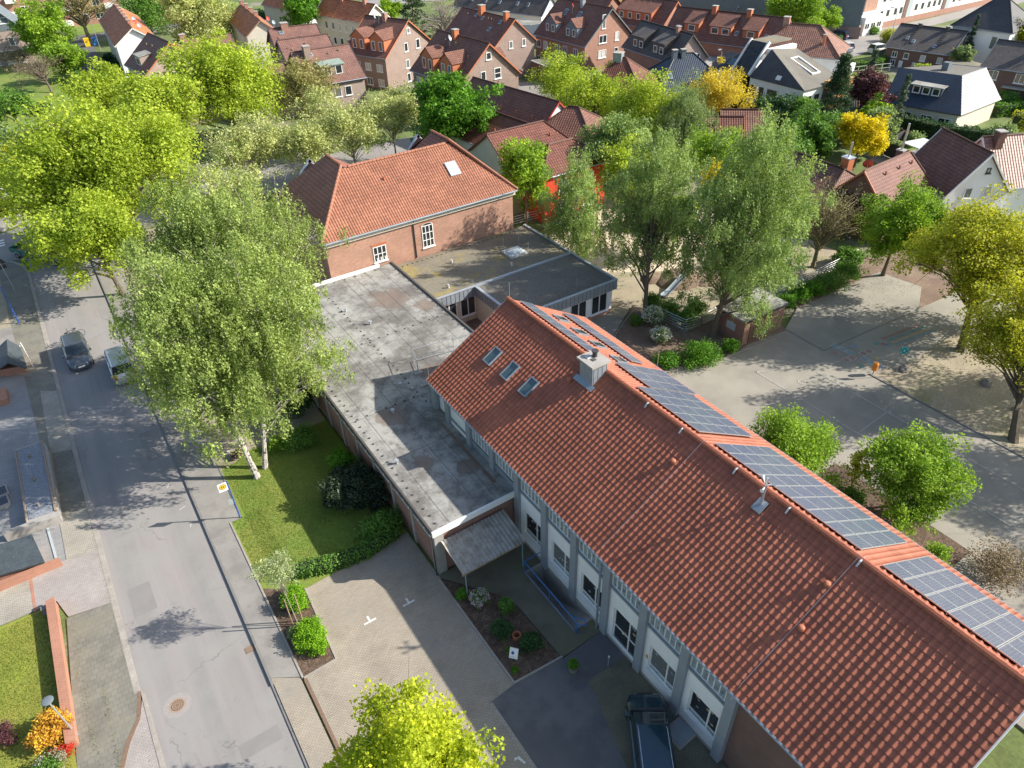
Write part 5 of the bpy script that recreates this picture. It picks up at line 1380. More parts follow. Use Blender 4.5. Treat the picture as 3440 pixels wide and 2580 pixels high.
Dm = MB(); o_ = a_.lerp(c_, .45); p_ = [o_ - dd * 2.0 - nn_ * 1.6, o_ + dd * 2.0 - nn_ * 1.6, o_ + dd * 2.0 - nn_ * 3.3, o_ - dd * 2.0 - nn_ * 3.3]
Dm.prism([(q.x, q.y) for q in p_], 4.0, 5.3); dm = Dm.build('dormer', 'tile_blue', bb)
p_ = [o_ - dd * 2.2 - nn_ * 1.3, o_ + dd * 2.2 - nn_ * 1.3, o_ + dd * 2.2 - nn_ * 4.2, o_ - dd * 2.2 - nn_ * 4.2]
MB().prism([(q.x, q.y) for q in p_], 5.3, 5.42).build('dormer_roof', 'felt_grey', dm)
for k in range(3):
    q = o_ - dd * (1.75 - k * 1.28) - nn_ * 1.6
    window(dm, q.x, q.y, 4.25, 1.0, 1.0, ang, (1,), fw=.12, depth=.08)
for f_, wd in ((.2, 1.6), (.5, 1.6), (.75, 1.8)):
    q = Vector(T((102, 57.5), 0)).lerp(Vector(T((103.9, 48.5), 0)), f_)
    window(bb, q.x, q.y, .5, wd, 1.5, ang, (1, 1), fw=.09, depth=.06)
MB().box(-.2, .7, 2.0, 2.9, 6.3, 7.5).build('chimney', 'slate_grey', bb)
# white gabled house, right edge
h = House('white gabled house with dark brown roof at the right edge', 79.4, 35.4, -116, 8.2, 7.4, 3.4, 4.3, 'tile_brown', 'render_white', verge='white', ov=.25, group='rendered houses of the neighbourhood')
h.win('+', .4, 5.6, .45, .55, frame='dark_metal'); h.win('+', -1.0, 3.1, .85, 1.1, (1,)); h.win('+', 1.1, 3.1, .85, 1.1, (1,))
h.win('+', -1.6, .9, .7, 1.0); h.win('+', .4, .6, 1.6, 1.6, (1, 1, 1)); MB().slab([(3.85, -1.0, 2.3), (4.9, -1.0, 2.15), (4.9, .9, 2.15), (3.85, .9, 2.3)], .08).build('porch_roof', 'slate_grey', h.r)
h = House('pinkish sunlit roof with brown chimney cut by the right edge', 85.6, 33.0, -26, 9, 7.4, 3.4, 4.3, 'tile_pinkish', 'render_white', verge='white', ov=.25, group='rendered houses of the neighbourhood')
h.chimney(-3.0, .85, -1, .8, 1.3, 'brick_dark')
garage('grey flat roofed extension with white fascia beside the white gabled house', [(74.6, 38.4), (77.0, 35.2), (79, 38), (77, 41)], 2.6, 'render_white', 'felt_dark', trim='white', name='extension', cat='extension')
h = House('red brown clipped roof with rough tiles in front of the white gabled house', 70.6, 37.9, 3, 9.6, 7.6, 3.0, 3.9, 'tile_redbrown', 'brick_brown', hip1=1.2, verge='terracotta', wallend='brick_brown', top='tile_hip')
h.dish(-4, .95, 1, 'red_paint', .6, .5); h.chimney(4.9, .6, 1, .7, 1.0, 'brick_brown', pipe=2.8)
for x in (-2, .5, 2.8): h.vent(x, .78, -1, 'terracotta')
h = House('dark brown roof with brick chimney and steel flue behind the birch', 67.6, 43.2, -93, 8, 9, 3.2, 2.6, 'tile_brown', 'brick_brown', verge='tile_brown', hip1=1.5)
h.chimney(2.0, .8, 1, .9, 1.4, 'terracotta_orange', 'zinc_light', pipe=1.6)
# small house with white canopy among the trees
h = House('small gabled garden house with brown roof beside the yellow tree', 77.2, 62.7, -40, 5.6, 6.4, 2.5, 2.6, 'tile_brown', 'timber', verge='timber')
h = House('small pinkish brown roof behind the birch tops', 73.3, 62.3, -40, 5, 6, 2.6, 2.4, 'tile_redbrown', 'render_white', verge='terracotta')
MB().slab([(73.9, 60.6, 2.5), (76.5, 58.9, 2.4), (78.6, 61.0, 2.6), (76.0, 62.6, 2.7)], .1).build('canopy', 'white', label='white sloping canopy beside the small brown garden house', cat='canopy')
# shed roofs behind the blue bungalow
h = House('small dark garden shed between the purple tree and the hedges', 98.5, 62.8, -50, 4.5, 5, 2.4, 1.6, 'tile_black', 'slate_grey', name='garden_shed', cat='shed')
h = House('dark flat pitched garage behind the blue tiled bungalow', 108.2, 63.0, -70, 7, 5, 2.4, 1.0, 'tile_black', 'slate_grey', name='garden_shed', cat='shed')
# kindergarten: brown roofs with white, green and red walls
KG = 'wings of the colourful kindergarten'
h = House('kindergarten wing with long dark roof and blank white gable', 53.2, 80.2, -83, 17, 6.4, 5.2, 2.9, 'tile_brown', 'render_white', KG, verge='red_paint', ov=.2, name='kindergarten_wing', cat='kindergarten')
for x in (0, 3, 6): h.vent(x, .3, -1, 'terracotta')
h = House('kindergarten wing with pale green gable facing the old school', 46.0, 66.9, 180, 10.6, 8.6, 5.2, 2.9, 'tile_redbrown', 'render_green', KG, hip0=3.0, verge='tile_brown', ov=.25, name='kindergarten_wing', cat='kindergarten')
h.win('+', -.6, 2.4, 1.1, 1.9); h.win('+', 1.4, 2.4, 1.1, 1.9)
for x, t_ in ((-2, .6), (1, .4), (-4, .35)): h.vent(x, t_, 1, 'terracotta')
h = House('kindergarten wing whose ridge runs back towards the brick houses', 46.2, 74.3, -85, 14, 8.2, 5.2, 2.7, 'tile_redbrown', 'render_white', KG, verge='tile_brown', ov=.25, name='kindergarten_wing', cat='kindergarten')
for x in (-3, 0, 3): h.vent(x, .5, -1, 'terracotta')
h = House('small hipped kindergarten wing beside the white gable', 55.0, 69.9, -60, 8.5, 8, 5.0, 2.8, 'tile_brown', 'render_white', KG, hip1=3.6, hip0=3.6, verge=None, name='kindergarten_wing', cat='kindergarten')
h = House('bright red kindergarten wing under a hipped brown roof', 46.9, 61.7, 0, 9.2, 6.2, 5.2, 2.2, 'tile_redbrown', 'render_red', KG, hip1=3, hip0=3, verge=None, name='kindergarten_wing', cat='kindergarten', top='tile_hip')
for x, z in ((1.8, .6), (1.8, 2.9)): h.win('L', x, z, 1.3, 1.6, (1, 1))
for x, z in ((-1.6, .6), (-1.6, 2.9)): h.win('L', x, z, 1.3, 1.6, (1, 1))
# schoolyard shed
sh = empty('storage_shed', (41.35, 29.9, 0), 0, 'flat roofed brick storage shed beside the birch in the schoolyard', 'shed')
MB().box(.2, 5.0, .1, 3.0, 0, 2.35).build('wall', 'brick_red', sh)
MB().box(.05, 5.15, -.05, 3.15, 2.35, 2.5).build('roof', 'felt_grey', sh)
MB().box(.02, 5.18, -.08, -.05, 2.3, 2.52).build('roof_edge', 'dark_metal', sh)
b = MB(); b.box(.14, .2, 1.0, 1.9, 1.1, 1.75); b.build('window', 'glass_frosted', sh)
MB().box(.9, 1.9, .05, .1, 0, 2.05).build('door', 'brick_dark', sh)
b = MB()
for k in range(16): b.tube([(2.5 + k * .14, .085, 1.85 + .12 * math.sin(k * 1.7)), (2.6 + k * .14, .085, 1.95 - .1 * math.sin(k * 2.1))], .03, 4)
b.build('wall_painting', 'bitumen', sh)

# ------------------------------------------------------------------ left side buildings
ga = empty('garage', (-8.4, 38.8, 0), 0, 'garage with blue grey gravel roof and wide concrete rim beside the street', 'garage')
q = [(.0, 2.9), (1.15, 2.75), (1.0, 10.6), (-.4, 10.7), (-.5, 3.0)]
MB().prism([(1.2, 2.35), (-1.85, 2.65), (-1.85, 2.9), (-.55, 2.85), (-.62, 11.0), (1.15, 11.0), (1.35, 10.0)], 0, .72).build('roof_rim', 'concrete', ga)
MB().prism([(1.0, 2.9), (-.4, 3.0), (-.45, 10.8), (1.0, 10.8)], .72, .75).build('gravel_roof', 'gravel', ga)
b = MB(); b.prism([(-.5, 2.95), (-.5, 10.85), (-.56, 10.85), (-.56, 2.9)], .72, .8); b.prism([(1.02, 2.9), (1.14, 2.8), (1.12, 10.9), (1.02, 10.85)], .72, .82); b.build('edge_strip', 'rust_lid', ga)
for y in (4.0, 6.7, 9.4): MB().cyl(.25, y, .75, .98, .09, 8).build('roof_vent', 'stone', ga)
sr = empty('entrance_roof', (-9, 38, 0), 0, 'dark slate lean to roof with low orange brick wall by the driveway', 'porch')
MB().slab([(-3.2, .3, .75), (.62, -.4, .75), (.28, 2.1, 1.0), (-3.0, 2.5, 1.0)], .12).build('roof', 'slate_roof', sr)
MB().prism([(-4.5, -.55), (1.35, -.55), (1.3, -.28), (-4.5, -.2)], 0, .55).build('wall', 'brick_wall', sr)
MB().prism([(-3.1, .4), (.5, -.2), (.2, 2.0), (-2.9, 2.4)], 0, .7).build('side_wall', 'brick_wall', sr)
MB().prism([(1.0, .0), (1.12, .0), (.95, 3.6), (.83, 3.6)], .03, .08).build('glass_strip', 'glass_frosted', sr)
for k, y in enumerate((46.4, 45.3)):
    r = empty('cellar_skylight', (-10.1, y, .03), R(6), ('flat framed skylight in the grey paving, farther of the two', 'flat framed skylight in the grey paving, nearer of the two')[k], 'skylight', 'skylights in the paving')
    MB().box(-.6, .26, -.5, .5, 0, .25).build('frame', 'concrete', r); MB().box(-.52, .18, -.42, .42, .25, .265).build('pane', 'glass', r)
vs = empty('small_porch', (-8.0, 62.4, 0), 0, 'little slate gable roof over an entrance at the left edge by the pavement', 'porch')
MB().slab([(-1.6, -1.2, .8), (-.3, -1.6, 1.5), (-.1, 2.4, 1.5), (-1.3, 2.4, .8)], .1).build('roof', 'slate_roof', vs)
MB().slab([(.75, -2.1, .8), (-.3, -1.6, 1.5), (-.1, 2.4, 1.5), (.55, 1.9, .8)], .1).build('roof', 'slate_roof', vs)
MB().prism([(-1.3, -.9), (.5, -1.5), (.4, 1.6), (-1.1, 2.0)], 0, .75).build('wall', 'brick_wall', vs)
MB().box(-3.5, -1.0, -5.2, -3.4, 0, .5).build('step_wall', 'brick_wall', vs)

# ------------------------------------------------------------------ vegetation
def leaf_quads(P, S, rng, up=.5, droop=0, asp=1.0):
    """one bent-free card per point with a random tilt; returns verts and faces"""
    n = len(P)
    N_ = rng.normal(size=(n, 3)); N_[:, 2] = np.abs(N_[:, 2]) + up
    N_ /= np.linalg.norm(N_, axis=1)[:, None]
    A = rng.normal(size=(n, 3))
    if droop: A[:, 2] -= droop * 3
    A -= (A * N_).sum(1)[:, None] * N_
    A /= np.linalg.norm(A, axis=1)[:, None] + 1e-9
    B = np.cross(N_, A)
    a = (A * (S * .5)[:, None]); b_ = (B * (S * .5 * asp)[:, None])
    V = np.empty((n, 4, 3))
    V[:, 0] = P - a; V[:, 1] = P + b_ - a * .1; V[:, 2] = P + a; V[:, 3] = P - b_ - a * .1
    return V.reshape(-1, 3), np.arange(n * 4).reshape(-1, 4)
def crown_points(rng, c, r, style, nclump, nleaf, fill=.35, rc=.3, lump=.18):
    """clump centres spread through the crown, leaves spread round every clump"""
    c, r = np.array(c, float), np.array(r, float)
    d = rng.normal(size=(nclump, 3)); d /= np.linalg.norm(d, axis=1)[:, None]
    if style != 'birch': d[:, 2] = np.where(d[:, 2] < -.55, -d[:, 2] * .8, d[:, 2])
    rad = (fill + (1 - fill) * rng.random(nclump) ** .55)
    rad *= 1 + lump * np.sin(3.1 * np.arctan2(d[:, 1], d[:, 0]) + rng.random() * 6) + lump * .8 * rng.normal(size=nclump)
    Q = c + d * rad[:, None] * r * (1 - rc * .5)
    if style == 'birch':
        zr = np.clip((Q[:, 2] - c[2]) / r[2], -1, 1)
        az = np.arctan2(Q[:, 1] - c[1], Q[:, 0] - c[0])
        k_ = (1.06 - .3 * zr) * (1 + .13 * np.sin(az * 3 + zr * 4 + rng.random() * 6) + .08 * np.sin(az * 7 + zr * 9))
        Q[:, 0] = c[0] + (Q[:, 0] - c[0]) * k_; Q[:, 1] = c[1] + (Q[:, 1] - c[1]) * k_
    elif style == 'round' and nclump >= 60:
        nl = 9
        ld = rng.normal(size=(nl, 3)); ld[:, 2] = ld[:, 2] * .8 + .15; ld /= np.linalg.norm(ld, axis=1)[:, None]
        lr = .42 + .22 * rng.random(nl)
        ki = rng.integers(0, nl, nclump)
        Q2 = c + (ld * (1 - lr)[:, None])[ki] * r + d * (rad * lr[ki])[:, None] * r * 1.08
        keep = rng.random(nclump) < .3
        Q = np.where(keep[:, None], Q, Q2)
    if style == 'cone':
        t_ = rng.random(nclump) ** .8
        a = rng.random(nclump) * 2 * math.pi
        q = (1 - t_) * (.55 + .45 * rng.random(nclump))
        Q = np.stack([c[0] + r[0] * q * np.cos(a), c[1] + r[1] * q * np.sin(a), c[2] - r[2] + 2 * r[2] * t_], 1)
    k = rng.integers(0, nclump, nleaf)
    cs = rc * np.mean(r[:2]) * (.65 + .7 * rng.random(nclump))
    if style == 'birch':
        ln = (.5 + .9 * rng.random(nclump)) * min(r[2] * .2, 1.15)
        st = rng.integers(0, 9, nleaf)
        h_ = rng.random((nclump, 9, 2)) * 2 - 1
        off = h_[k, st] * cs[k][:, None] * .85
        t_ = rng.random(nleaf)
        P = Q[k].copy()
        P[:, :2] += off * (1 + .25 * t_[:, None]) + rng.normal(size=(nleaf, 2)) * .13 * cs[k][:, None]
        P[:, 2] += cs[k] * .3 - t_ * ln[k] - (off ** 2).sum(1) / (cs[k] + .01) * .5 + rng.normal(size=nleaf) * .2
    else:
        e = rng.normal(size=(nleaf, 3)); e /= np.linalg.norm(e, axis=1)[:, None]
        e *= (rng.random(nleaf) ** .4)[:, None]
        e[:, 2] *= .8 if style != 'cone' else .35
        P = Q[k] + e * cs[k][:, None]
    ct = rng.random(nclump)
    tint = np.clip(.55 * ct[k] + .45 * rng.random(nleaf), 0, 1)
    return Q, P, tint
def branches(mb, base, c, r, Q, rng, tr, top=.8, nb=26, lean=(0, 0), twig=.012):
    """trunk with a slight bend and limbs that reach for the clumps"""
    base = Vector(base); c = Vector(c)
    tip = Vector((c.x, c.y, c.z + r[2] * top * .6))
    mid = base.lerp(tip, .45) + Vector((lean[0], lean[1], 0))
    def T(t): return base * (1 - t) ** 2 + mid * (2 * t * (1 - t)) + tip * t * t
    pts = [T(k / 8) for k in range(9)]
    mb.tube(pts, [tr * (1.25 if k == 0 else 1) * (1 - .86 * k / 8) for k in range(9)], 7)
    idx = rng.permutation(len(Q))[:nb]
    zlo = (c.z - r[2] - base.z) / max(.1, tip.z - base.z)
    for i in idx:
        q = Vector(Q[i])
        tt = min(.92, max(max(.12, zlo * .75), (q.z - base.z) / (tip.z - base.z) * .62))
        s = T(tt)
        m_ = s.lerp(q, .5) + Vector((0, 0, (q - s).length * .12))
        rr = tr * (1 - .86 * tt) * .5
        mb.tube([s, s.lerp(m_, .6), m_, q], [rr, rr * .7, rr * .5, twig], 5, cap=False)
        for _ in range(2):
            e = q + Vector(rng.normal(size=3)) * r[0] * .16
            mb.tube([m_.lerp(q, .5), e], [rr * .35, twig * .6], 4, cap=False)
SEED = [100]
LS = {'round': .98, 'birch': 1.12, 'cone': 1.1}
def tree(name, label, cat, base, c, r, leaf, ls=.2, n=4000, clumps=60, style='round', bark='bark', tr=.18, rc=.3, nb=26, lean=(0, 0), fill=.35, group='trees', asp=.8, up=.4, twig=.012, extra_trunk=None, lump=.18):
    SEED[0] += 1
    rng = np.random.default_rng(SEED[0])
    clumps = int(clumps * 1.5)
    if style == 'birch': clumps, rc = int(clumps * 1.35), rc * .78
    bx, by = base
    root = empty(name, (bx, by, 0), 0, label, cat, group)
    cc = (c[0] - bx, c[1] - by, c[2])
    n = int(n * 2.5) if 'bare' not in name else n
    r = (r[0] * 1.12, r[1] * 1.12, r[2] * 1.06)
    Q, P, tint = crown_points(rng, cc, r, style, clumps, n, fill, rc, lump)
    P[:, 2] = np.maximum(P[:, 2], .25)
    S = ls * LS[style] * (.45 + 1.15 * rng.random(len(P)) ** 1.4)
    V, F = leaf_quads(P, S, rng, up, 1.0 if style == 'birch' else 0, asp)
    npmesh('crown', V, F, leaf, tint=np.repeat(tint, 4), parent=root)
    mb = MB()
    branches(mb, (0, 0, 0), cc, r, Q, rng, tr, nb=nb, lean=lean, twig=twig)
    if extra_trunk: branches(mb, extra_trunk, cc, r, Q, rng, tr * .9, nb=nb // 2, twig=twig)
    mb.build('trunk', bark, root, smooth=True)
    return root
def shrub(name, label, cat, x, y, r, h, leaf, ls=.1, n=1200, clumps=26, group='shrubs', z0=.1, ry=None, rz=0, asp=.7, bark='bark', rc=.42, fill=.25, up=.4, parts=None):
    SEED[0] += 1
    rng = np.random.default_rng(SEED[0])
    root = empty(name, (x, y, z0), R(rz), label, cat, group)
    n = int(n * 2.0)
    Q, P, tint = crown_points(rng, (0, 0, h * .5), (r, ry or r, h * .55), 'round', int(clumps * 1.6), n, fill + .15, rc)
    P[:, 2] = np.where(P[:, 2] < .02, .02 + rng.random(len(P)) * h * .3, P[:, 2])
    V, F = leaf_quads(P, ls * (.6 + .8 * rng.random(len(P))), rng, up, 0, asp)
    npmesh('foliage', V, F, leaf, tint=np.repeat(tint, 4), parent=root)
    mb = MB()
    for i in range(min(8, len(Q))): mb.tube([(rng.normal() * .05, rng.normal() * .05, 0), Vector(Q[i]) * .6, Vector(Q[i])], [.03, .02, .008], 4, cap=False)
    mb.build('stem', bark, root)
    if parts:
        mt, k_, s_ = parts
        d = rng.normal(size=(k_, 3)); d[:, 2] = np.abs(d[:, 2]) * .8; d /= np.linalg.norm(d, axis=1)[:, None]
        C0 = d * np.array([r, ry or r, h * .5]) * 1.02 + np.array([0, 0, h * .5])
        P2 = (C0[:, None, :] + rng.normal(size=(k_, 14, 3)) * s_).reshape(-1, 3)
        V, F = leaf_quads(P2, np.full(len(P2), s_ * 1.0), rng, .8, 0, 1)
        npmesh('flowers', V, F, mt, tint=rng.random(len(V)), parent=root)['kind'] = 'stuff'
    return root
def hedge(name, label, pts, wd, h, leaf, ls=.14, dens=120, z0=.1, cat='hedge', group='hedges', core='leaf_core'):
    """clipped hedge along a line, dense shell of leaves over a woody core"""
    SEED[0] += 1
    rng = np.random.default_rng(SEED[0])
    x0, y0 = pts[0]
    root = empty(name, (x0, y0, z0), 0, label, cat, group)
    Ps = []; mb = MB()
    for (a, b_) in zip(pts[:-1], pts[1:]):
        a_, c_ = np.array(a, float) - (x0, y0), np.array(b_, float) - (x0, y0)
        L = np.linalg.norm(c_ - a_); d = (c_ - a_) / L; nn = np.array([-d[1], d[0]])
        m_ = int(dens * L * (wd + 2 * h))
        s = rng.random(m_) * (L + wd * .5) - wd * .25
        w_ = wd + 2 * h
        q = rng.random(m_) * w_
        off = np.where(q < h, -wd / 2, np.where(q < h + wd, q - h - wd / 2, wd / 2))
        z = np.where(q < h, q, np.where(q < h + wd, h, w_ - q))
        und = .06 * np.sin(s * 2.3) + .05 * np.sin(s * 5.1 + 1)
        off = off * (1 + und) + rng.normal(size=m_) * .05; z = z * (1 + und) + rng.normal(size=m_) * .05
        Ps.append(np.stack([a_[0] + d[0] * s + nn[0] * off, a_[1] + d[1] * s + nn[1] * off, np.maximum(z, .03)], 1))
        e = wd * .42
        mb.prism([tuple(a_ + nn * e), tuple(a_ - nn * e), tuple(c_ - nn * e), tuple(c_ + nn * e)], 0, h * .9)
    P = np.concatenate(Ps)
    V, F = leaf_quads(P, ls * (.6 + .8 * rng.random(len(P))), rng, .3, 0, .8)
    npmesh('foliage', V, F, leaf, tint=np.repeat(rng.random(len(P)), 4), parent=root)
    mb.build('branches', 'leaf_core', root)
    return root
plain('leaf_core', (.03, .05, .015), .95, .3, 4)

TG = 'street and school trees'
# three birches on the lawn, then the lime trees behind them
# blades of grass on the near lawns, weeds and litter along the edges
def scatter(name, label, cat, polys, n, size, mat, z, seed, up=0.0, zj=.02):
    rng = np.random.default_rng(seed)
    pts = []
    for (x0, x1, y0, y1), w_ in polys:
        k = int(n * w_); pts.append(np.stack([x0 + (x1 - x0) * rng.random(k), y0 + (y1 - y0) * rng.random(k), np.full(k, z) + rng.random(k) * zj], 1))
    P = np.concatenate(pts)
    V, F = leaf_quads(P, size * (.5 + rng.random(len(P))), rng, up, 0, .35)
    o = npmesh(name, V, F, mat, tint=np.repeat(rng.random(len(P)), 4))
    return put(o, label, cat, None, 'stuff')
leafmat('leaf_grass', (.1, .17, .02), (.26, .3, .06), .3)
leafmat('leaf_litter', (.12, .08, .045), (.3, .2, .1), .1)
scatter('grass', 'short grass blades on the lawn under the birches', 'grass', [((2.4, 10.0, 28.4, 40.8), .9), ((1.6, 3.4, 29.6, 35), .1)], 42000, .07, 'leaf_grass', .125, 5)
scatter('grass', 'short grass blades on the corner lawn behind the brick wall', 'grass', [((-13, -8.85, 22, 34.6), 1)], 22000, .07, 'leaf_grass', .055, 6)
scatter('weeds', 'weeds and moss tufts along the kerbs and wall feet', 'weeds', [((-7.1, -6.9, 23, 28), .1), ((-8.0, -7.6, 24, 33), .15), ((-5.85, -5.75, 20, 80), .3), ((.0, .16, 10, 60), .15), ((1.38, 1.5, 12, 36), .1), ((10.05, 10.25, 24.5, 40), .2)], 1500, .06, 'leaf_grass', .09, 7)
scatter('leaf_litter', 'dry leaves and twigs on the earth beds and yard edges', 'leaf litter', [((34, 46, 29.8, 39), .3), ((46.6, 60, 6, 21), .2), ((10.1, 12.6, 16.4, 23.5), .12), ((1.55, 3.3, 22.6, 28.5), .08), ((30, 36, 8, 17), .1), ((50, 62, 27, 33), .2)], 9000, .075, 'leaf_litter', .14, 8)
scatter('leaf_litter', 'leaf litter and moss lying on the flat roofs', 'leaf litter', [((22.6, 36, 52.8, 53.7), .2), ((35.6, 36.4, 40.4, 53), .15), ((26.6, 36, 40.3, 40.8), .15)], 2600, .06, 'leaf_litter', 3.45, 9, zj=.01)
tree('birch_tree', 'leaning white barked birch on the lawn, front one of the pair of trunks', 'birch', (4.1, 38.0), (3.5, 40.3, 10.2), (4.0, 4.2, 6.6), 'leaf_birch', .125, 36000, 150, 'birch', 'birch_bark', .2, .2, 60, (-.2, -.3), .2, TG, .6, .3, lump=.12)
tree('birch_tree', 'upright white barked birch on the lawn, rear one of the pair of trunks', 'birch', (4.8, 38.6), (7.3, 39.6, 10.2), (3.9, 4.0, 6.4), 'leaf_birch', .125, 31000, 120, 'birch', 'birch_bark', .17, .2, 50, (.2, -.3), .2, TG, .6, .3, lump=.12)
tree('birch_tree', 'tall birch between the street and the far part of the flat roof', 'birch', (7.2, 50.5), (6.6, 49.0, 11.4), (4.1, 4.2, 5.6), 'leaf_birch', .13, 30000, 140, 'birch', 'birch_bark', .26, .2, 55, (0, 0), .2, TG, .6, .3, lump=.14)
tree('birch_tree', 'slender birch with forked white limbs close to the corner of the brick school', 'birch', (9.2, 47.5), (10.4, 46.4, 11.0), (3.6, 3.6, 6.2), 'leaf_birch', .13, 15000, 90, 'birch', 'birch_bark', .22, .2, 60, (.5, .2), .15, TG, .6, .3, lump=.2)
tree('lime_tree', 'huge lime green tree over the street junction at the left', 'tree', (4.5, 77), (4.8, 79, 8.0), (8.0, 7.6, 7.2), 'leaf_lime', .25, 40000, 200, 'round', 'bark', .4, .2, 80, (0, 0), .3, TG)
tree('lime_tree', 'yellow green tree overhanging the trailer and the road', 'tree', (1.4, 70), (.6, 70, 5.8), (4.0, 4.2, 4.4), 'leaf_lime', .21, 14000, 90, 'round', 'bark', .25, .24, 40, (0, 0), .3, TG)
tree('lime_tree', 'spreading lime green tree in front of the stepped brown roofs', 'tree', (23, 104), (23.0, 106, 8.0), (7.6, 7, 6.0), 'leaf_lime', .28, 20000, 150, 'round', 'bark', .36, .21, 70, (0, 0), .3, TG)
tree('lime_tree', 'lime green tree crown behind the huge one, below the small brown roofed house', 'tree', (13, 99), (13.1, 100, 7.6), (5.4, 5, 5), 'leaf_lime', .27, 11000, 90, 'round', 'bark', .3, .23, 40, (0, 0), .3, TG)
tree('lime_tree', 'smaller lime green crown above the dark driveway at the upper left', 'tree', (9.7, 119), (9.7, 119.5, 6.4), (4.4, 4, 4), 'leaf_lime', .28, 7000, 70, 'round', 'bark', .25, .25, 30, (0, 0), .3, TG)
tree('young_tree', 'small tree standing by the far pavement and the teal lamp post', 'tree', (-3.4, 99), (-3.6, 99.5, 3.6), (2.6, 2.6, 2.6), 'leaf_lime', .22, 3500, 40, 'round', 'bark', .1, .28, 20, (0, 0), .3, TG)
for lb, x, y, rx, hc, n in (('pale olive tree left of the row of half opened trees', 19.1, 83.2, 4.4, 5.8, 5200), ('pale olive tree right behind the ridge of the brick school', 31.2, 82.7, 4.4, 6.0, 5200), ('pale olive tree beside the bright green chestnut', 38.0, 85.5, 3.6, 6.2, 4200),
                            ('pale olive tree third from the left of the half opened row', 25.2, 81.6, 3.4, 5.6, 3600), ('pale olive tree standing back by the pink house wall', 31.5, 93.0, 3.6, 5.6, 3200), ('pale olive tree between the birch and the brick school hip', 13.8, 72.5, 3.6, 5.4, 3800)):
    tree('budding_tree', lb, 'tree', (x, y), (x, y, hc), (rx, rx, rx * 1.0), 'leaf_pale', .2, int(n * 1.1), 90, 'round', 'branch_grey', .13, .22, 70, (0, 0), .25, 'half opened pale trees behind the old school', twig=.02)
tree('budding_tree', 'brownish budding tree covering the low roof of the stepped cluster', 'tree', (33, 104), (33.3, 105, 5.6), (4.4, 4.2, 4.2), 'leaf_olive', .2, 7500, 80, 'round', 'bark_mossy', .25, .22, 70, (0, 0), .25, TG, twig=.02)
tree('chestnut_tree', 'dense bright green chestnut directly behind the ridge of the old school', 'tree', (42.4, 77), (42.4, 77.4, 7.2), (4.6, 4.5, 5.0), 'leaf_green', .3, 13000, 120, 'round', 'bark', .3, .24, 30, (0, 0), .35, TG)
tree('chestnut_tree', 'dense bright green tree at the top edge between the orange roofs', 'tree', (56.7, 164), (56.7, 164.6, 6.0), (4.6, 4.6, 4.8), 'leaf_green', .42, 5000, 60, 'round', 'bark', .3, .26, 20, (0, 0), .35, TG)
tree('willow_tree', 'big rounded pale yellow green willow at the top left', 'tree', (35.4, 168), (35.4, 169, 6.2), (7.2, 6.6, 6.4), 'leaf_pale', .34, 13000, 160, 'round', 'bark', .35, .2, 40, (0, 0), .4, TG)
for lb, x, y, r_, hc, lf, n in (('dark broadleaf tree behind the long orange roof', 30, 194, 6.5, 5.6, 'leaf_mid', 6000), ('fresh green tree at the top edge behind the long orange roof', 36.5, 196, 4.5, 7.5, 'leaf_fresh', 4500), ('tall shaggy green tree beside the grey boarded gable', 8.2, 178, 4.6, 6.5, 'leaf_fresh', 8000), ('green tree just below the tall shaggy one at the upper left', 9.3, 164, 3.4, 3.6, 'leaf_fresh', 4000)):
    tree('garden_tree', lb, 'tree', (x, y), (x, y, hc), (r_, r_, hc * .85), lf, .36, n, 80, 'round', 'bark', .25, .25, 20, (0, 0), .35, 'garden trees')
tree('bare_tree', 'large half bare tree in front of the brick flats at the upper left', 'tree', (17.5, 201), (17.3, 202, 7.5), (5.6, 5, 5.6), 'leaf_olive', .3, 3600, 110, 'round', 'bark_mossy', .5, .2, 110, (0, 0), .2, 'garden trees', twig=.03)
tree('bare_tree', 'small crooked bare fruit tree on the meadow at the left', 'tree', (4.8, 157), (3.6, 160, 3.6), (4.8, 4, 2.4), 'leaf_brown', .16, 1500, 90, 'round', 'bark', .25, .2, 90, (.6, .2), .2, 'garden trees', twig=.02)
tree('bare_tree', 'bare brown shrubby tree before the windows of the grey gabled house', 'tree', (2.4, 181), (2.4, 181, 2.4), (4.0, 3, 2.2), 'leaf_brown', .2, 2600, 80, 'round', 'bark', .15, .24, 60, (0, 0), .2, 'garden trees', twig=.02)
tree('garden_tree', 'dark green tree at the left edge above the lime trees', 'tree', (-1.6, 133), (-2.2, 135, 3.4), (3.0, 3, 3.2), 'leaf_mid', .26, 4500, 50, 'round', 'bark', .25, .26, 30, (0, 0), .3, 'garden trees')
tree('garden_tree', 'olive green bushy tree at the left edge behind the corner hedge', 'tree', (-2, 115), (-2.2, 116, 2.8), (3.9, 3.4, 2.8), 'leaf_greygreen', .26, 5000, 60, 'round', 'bark', .2, .26, 30, (0, 0), .3, 'garden trees')
tree('garden_tree', 'yellow leaved tree at the left edge by the street corner', 'tree', (-5.6, 110), (-5.8, 110.5, 3.4), (2.6, 2.4, 2.2), 'leaf_yellowgreen', .24, 3400, 40, 'round', 'bark', .15, .28, 20, (0, 0), .3, 'garden trees')
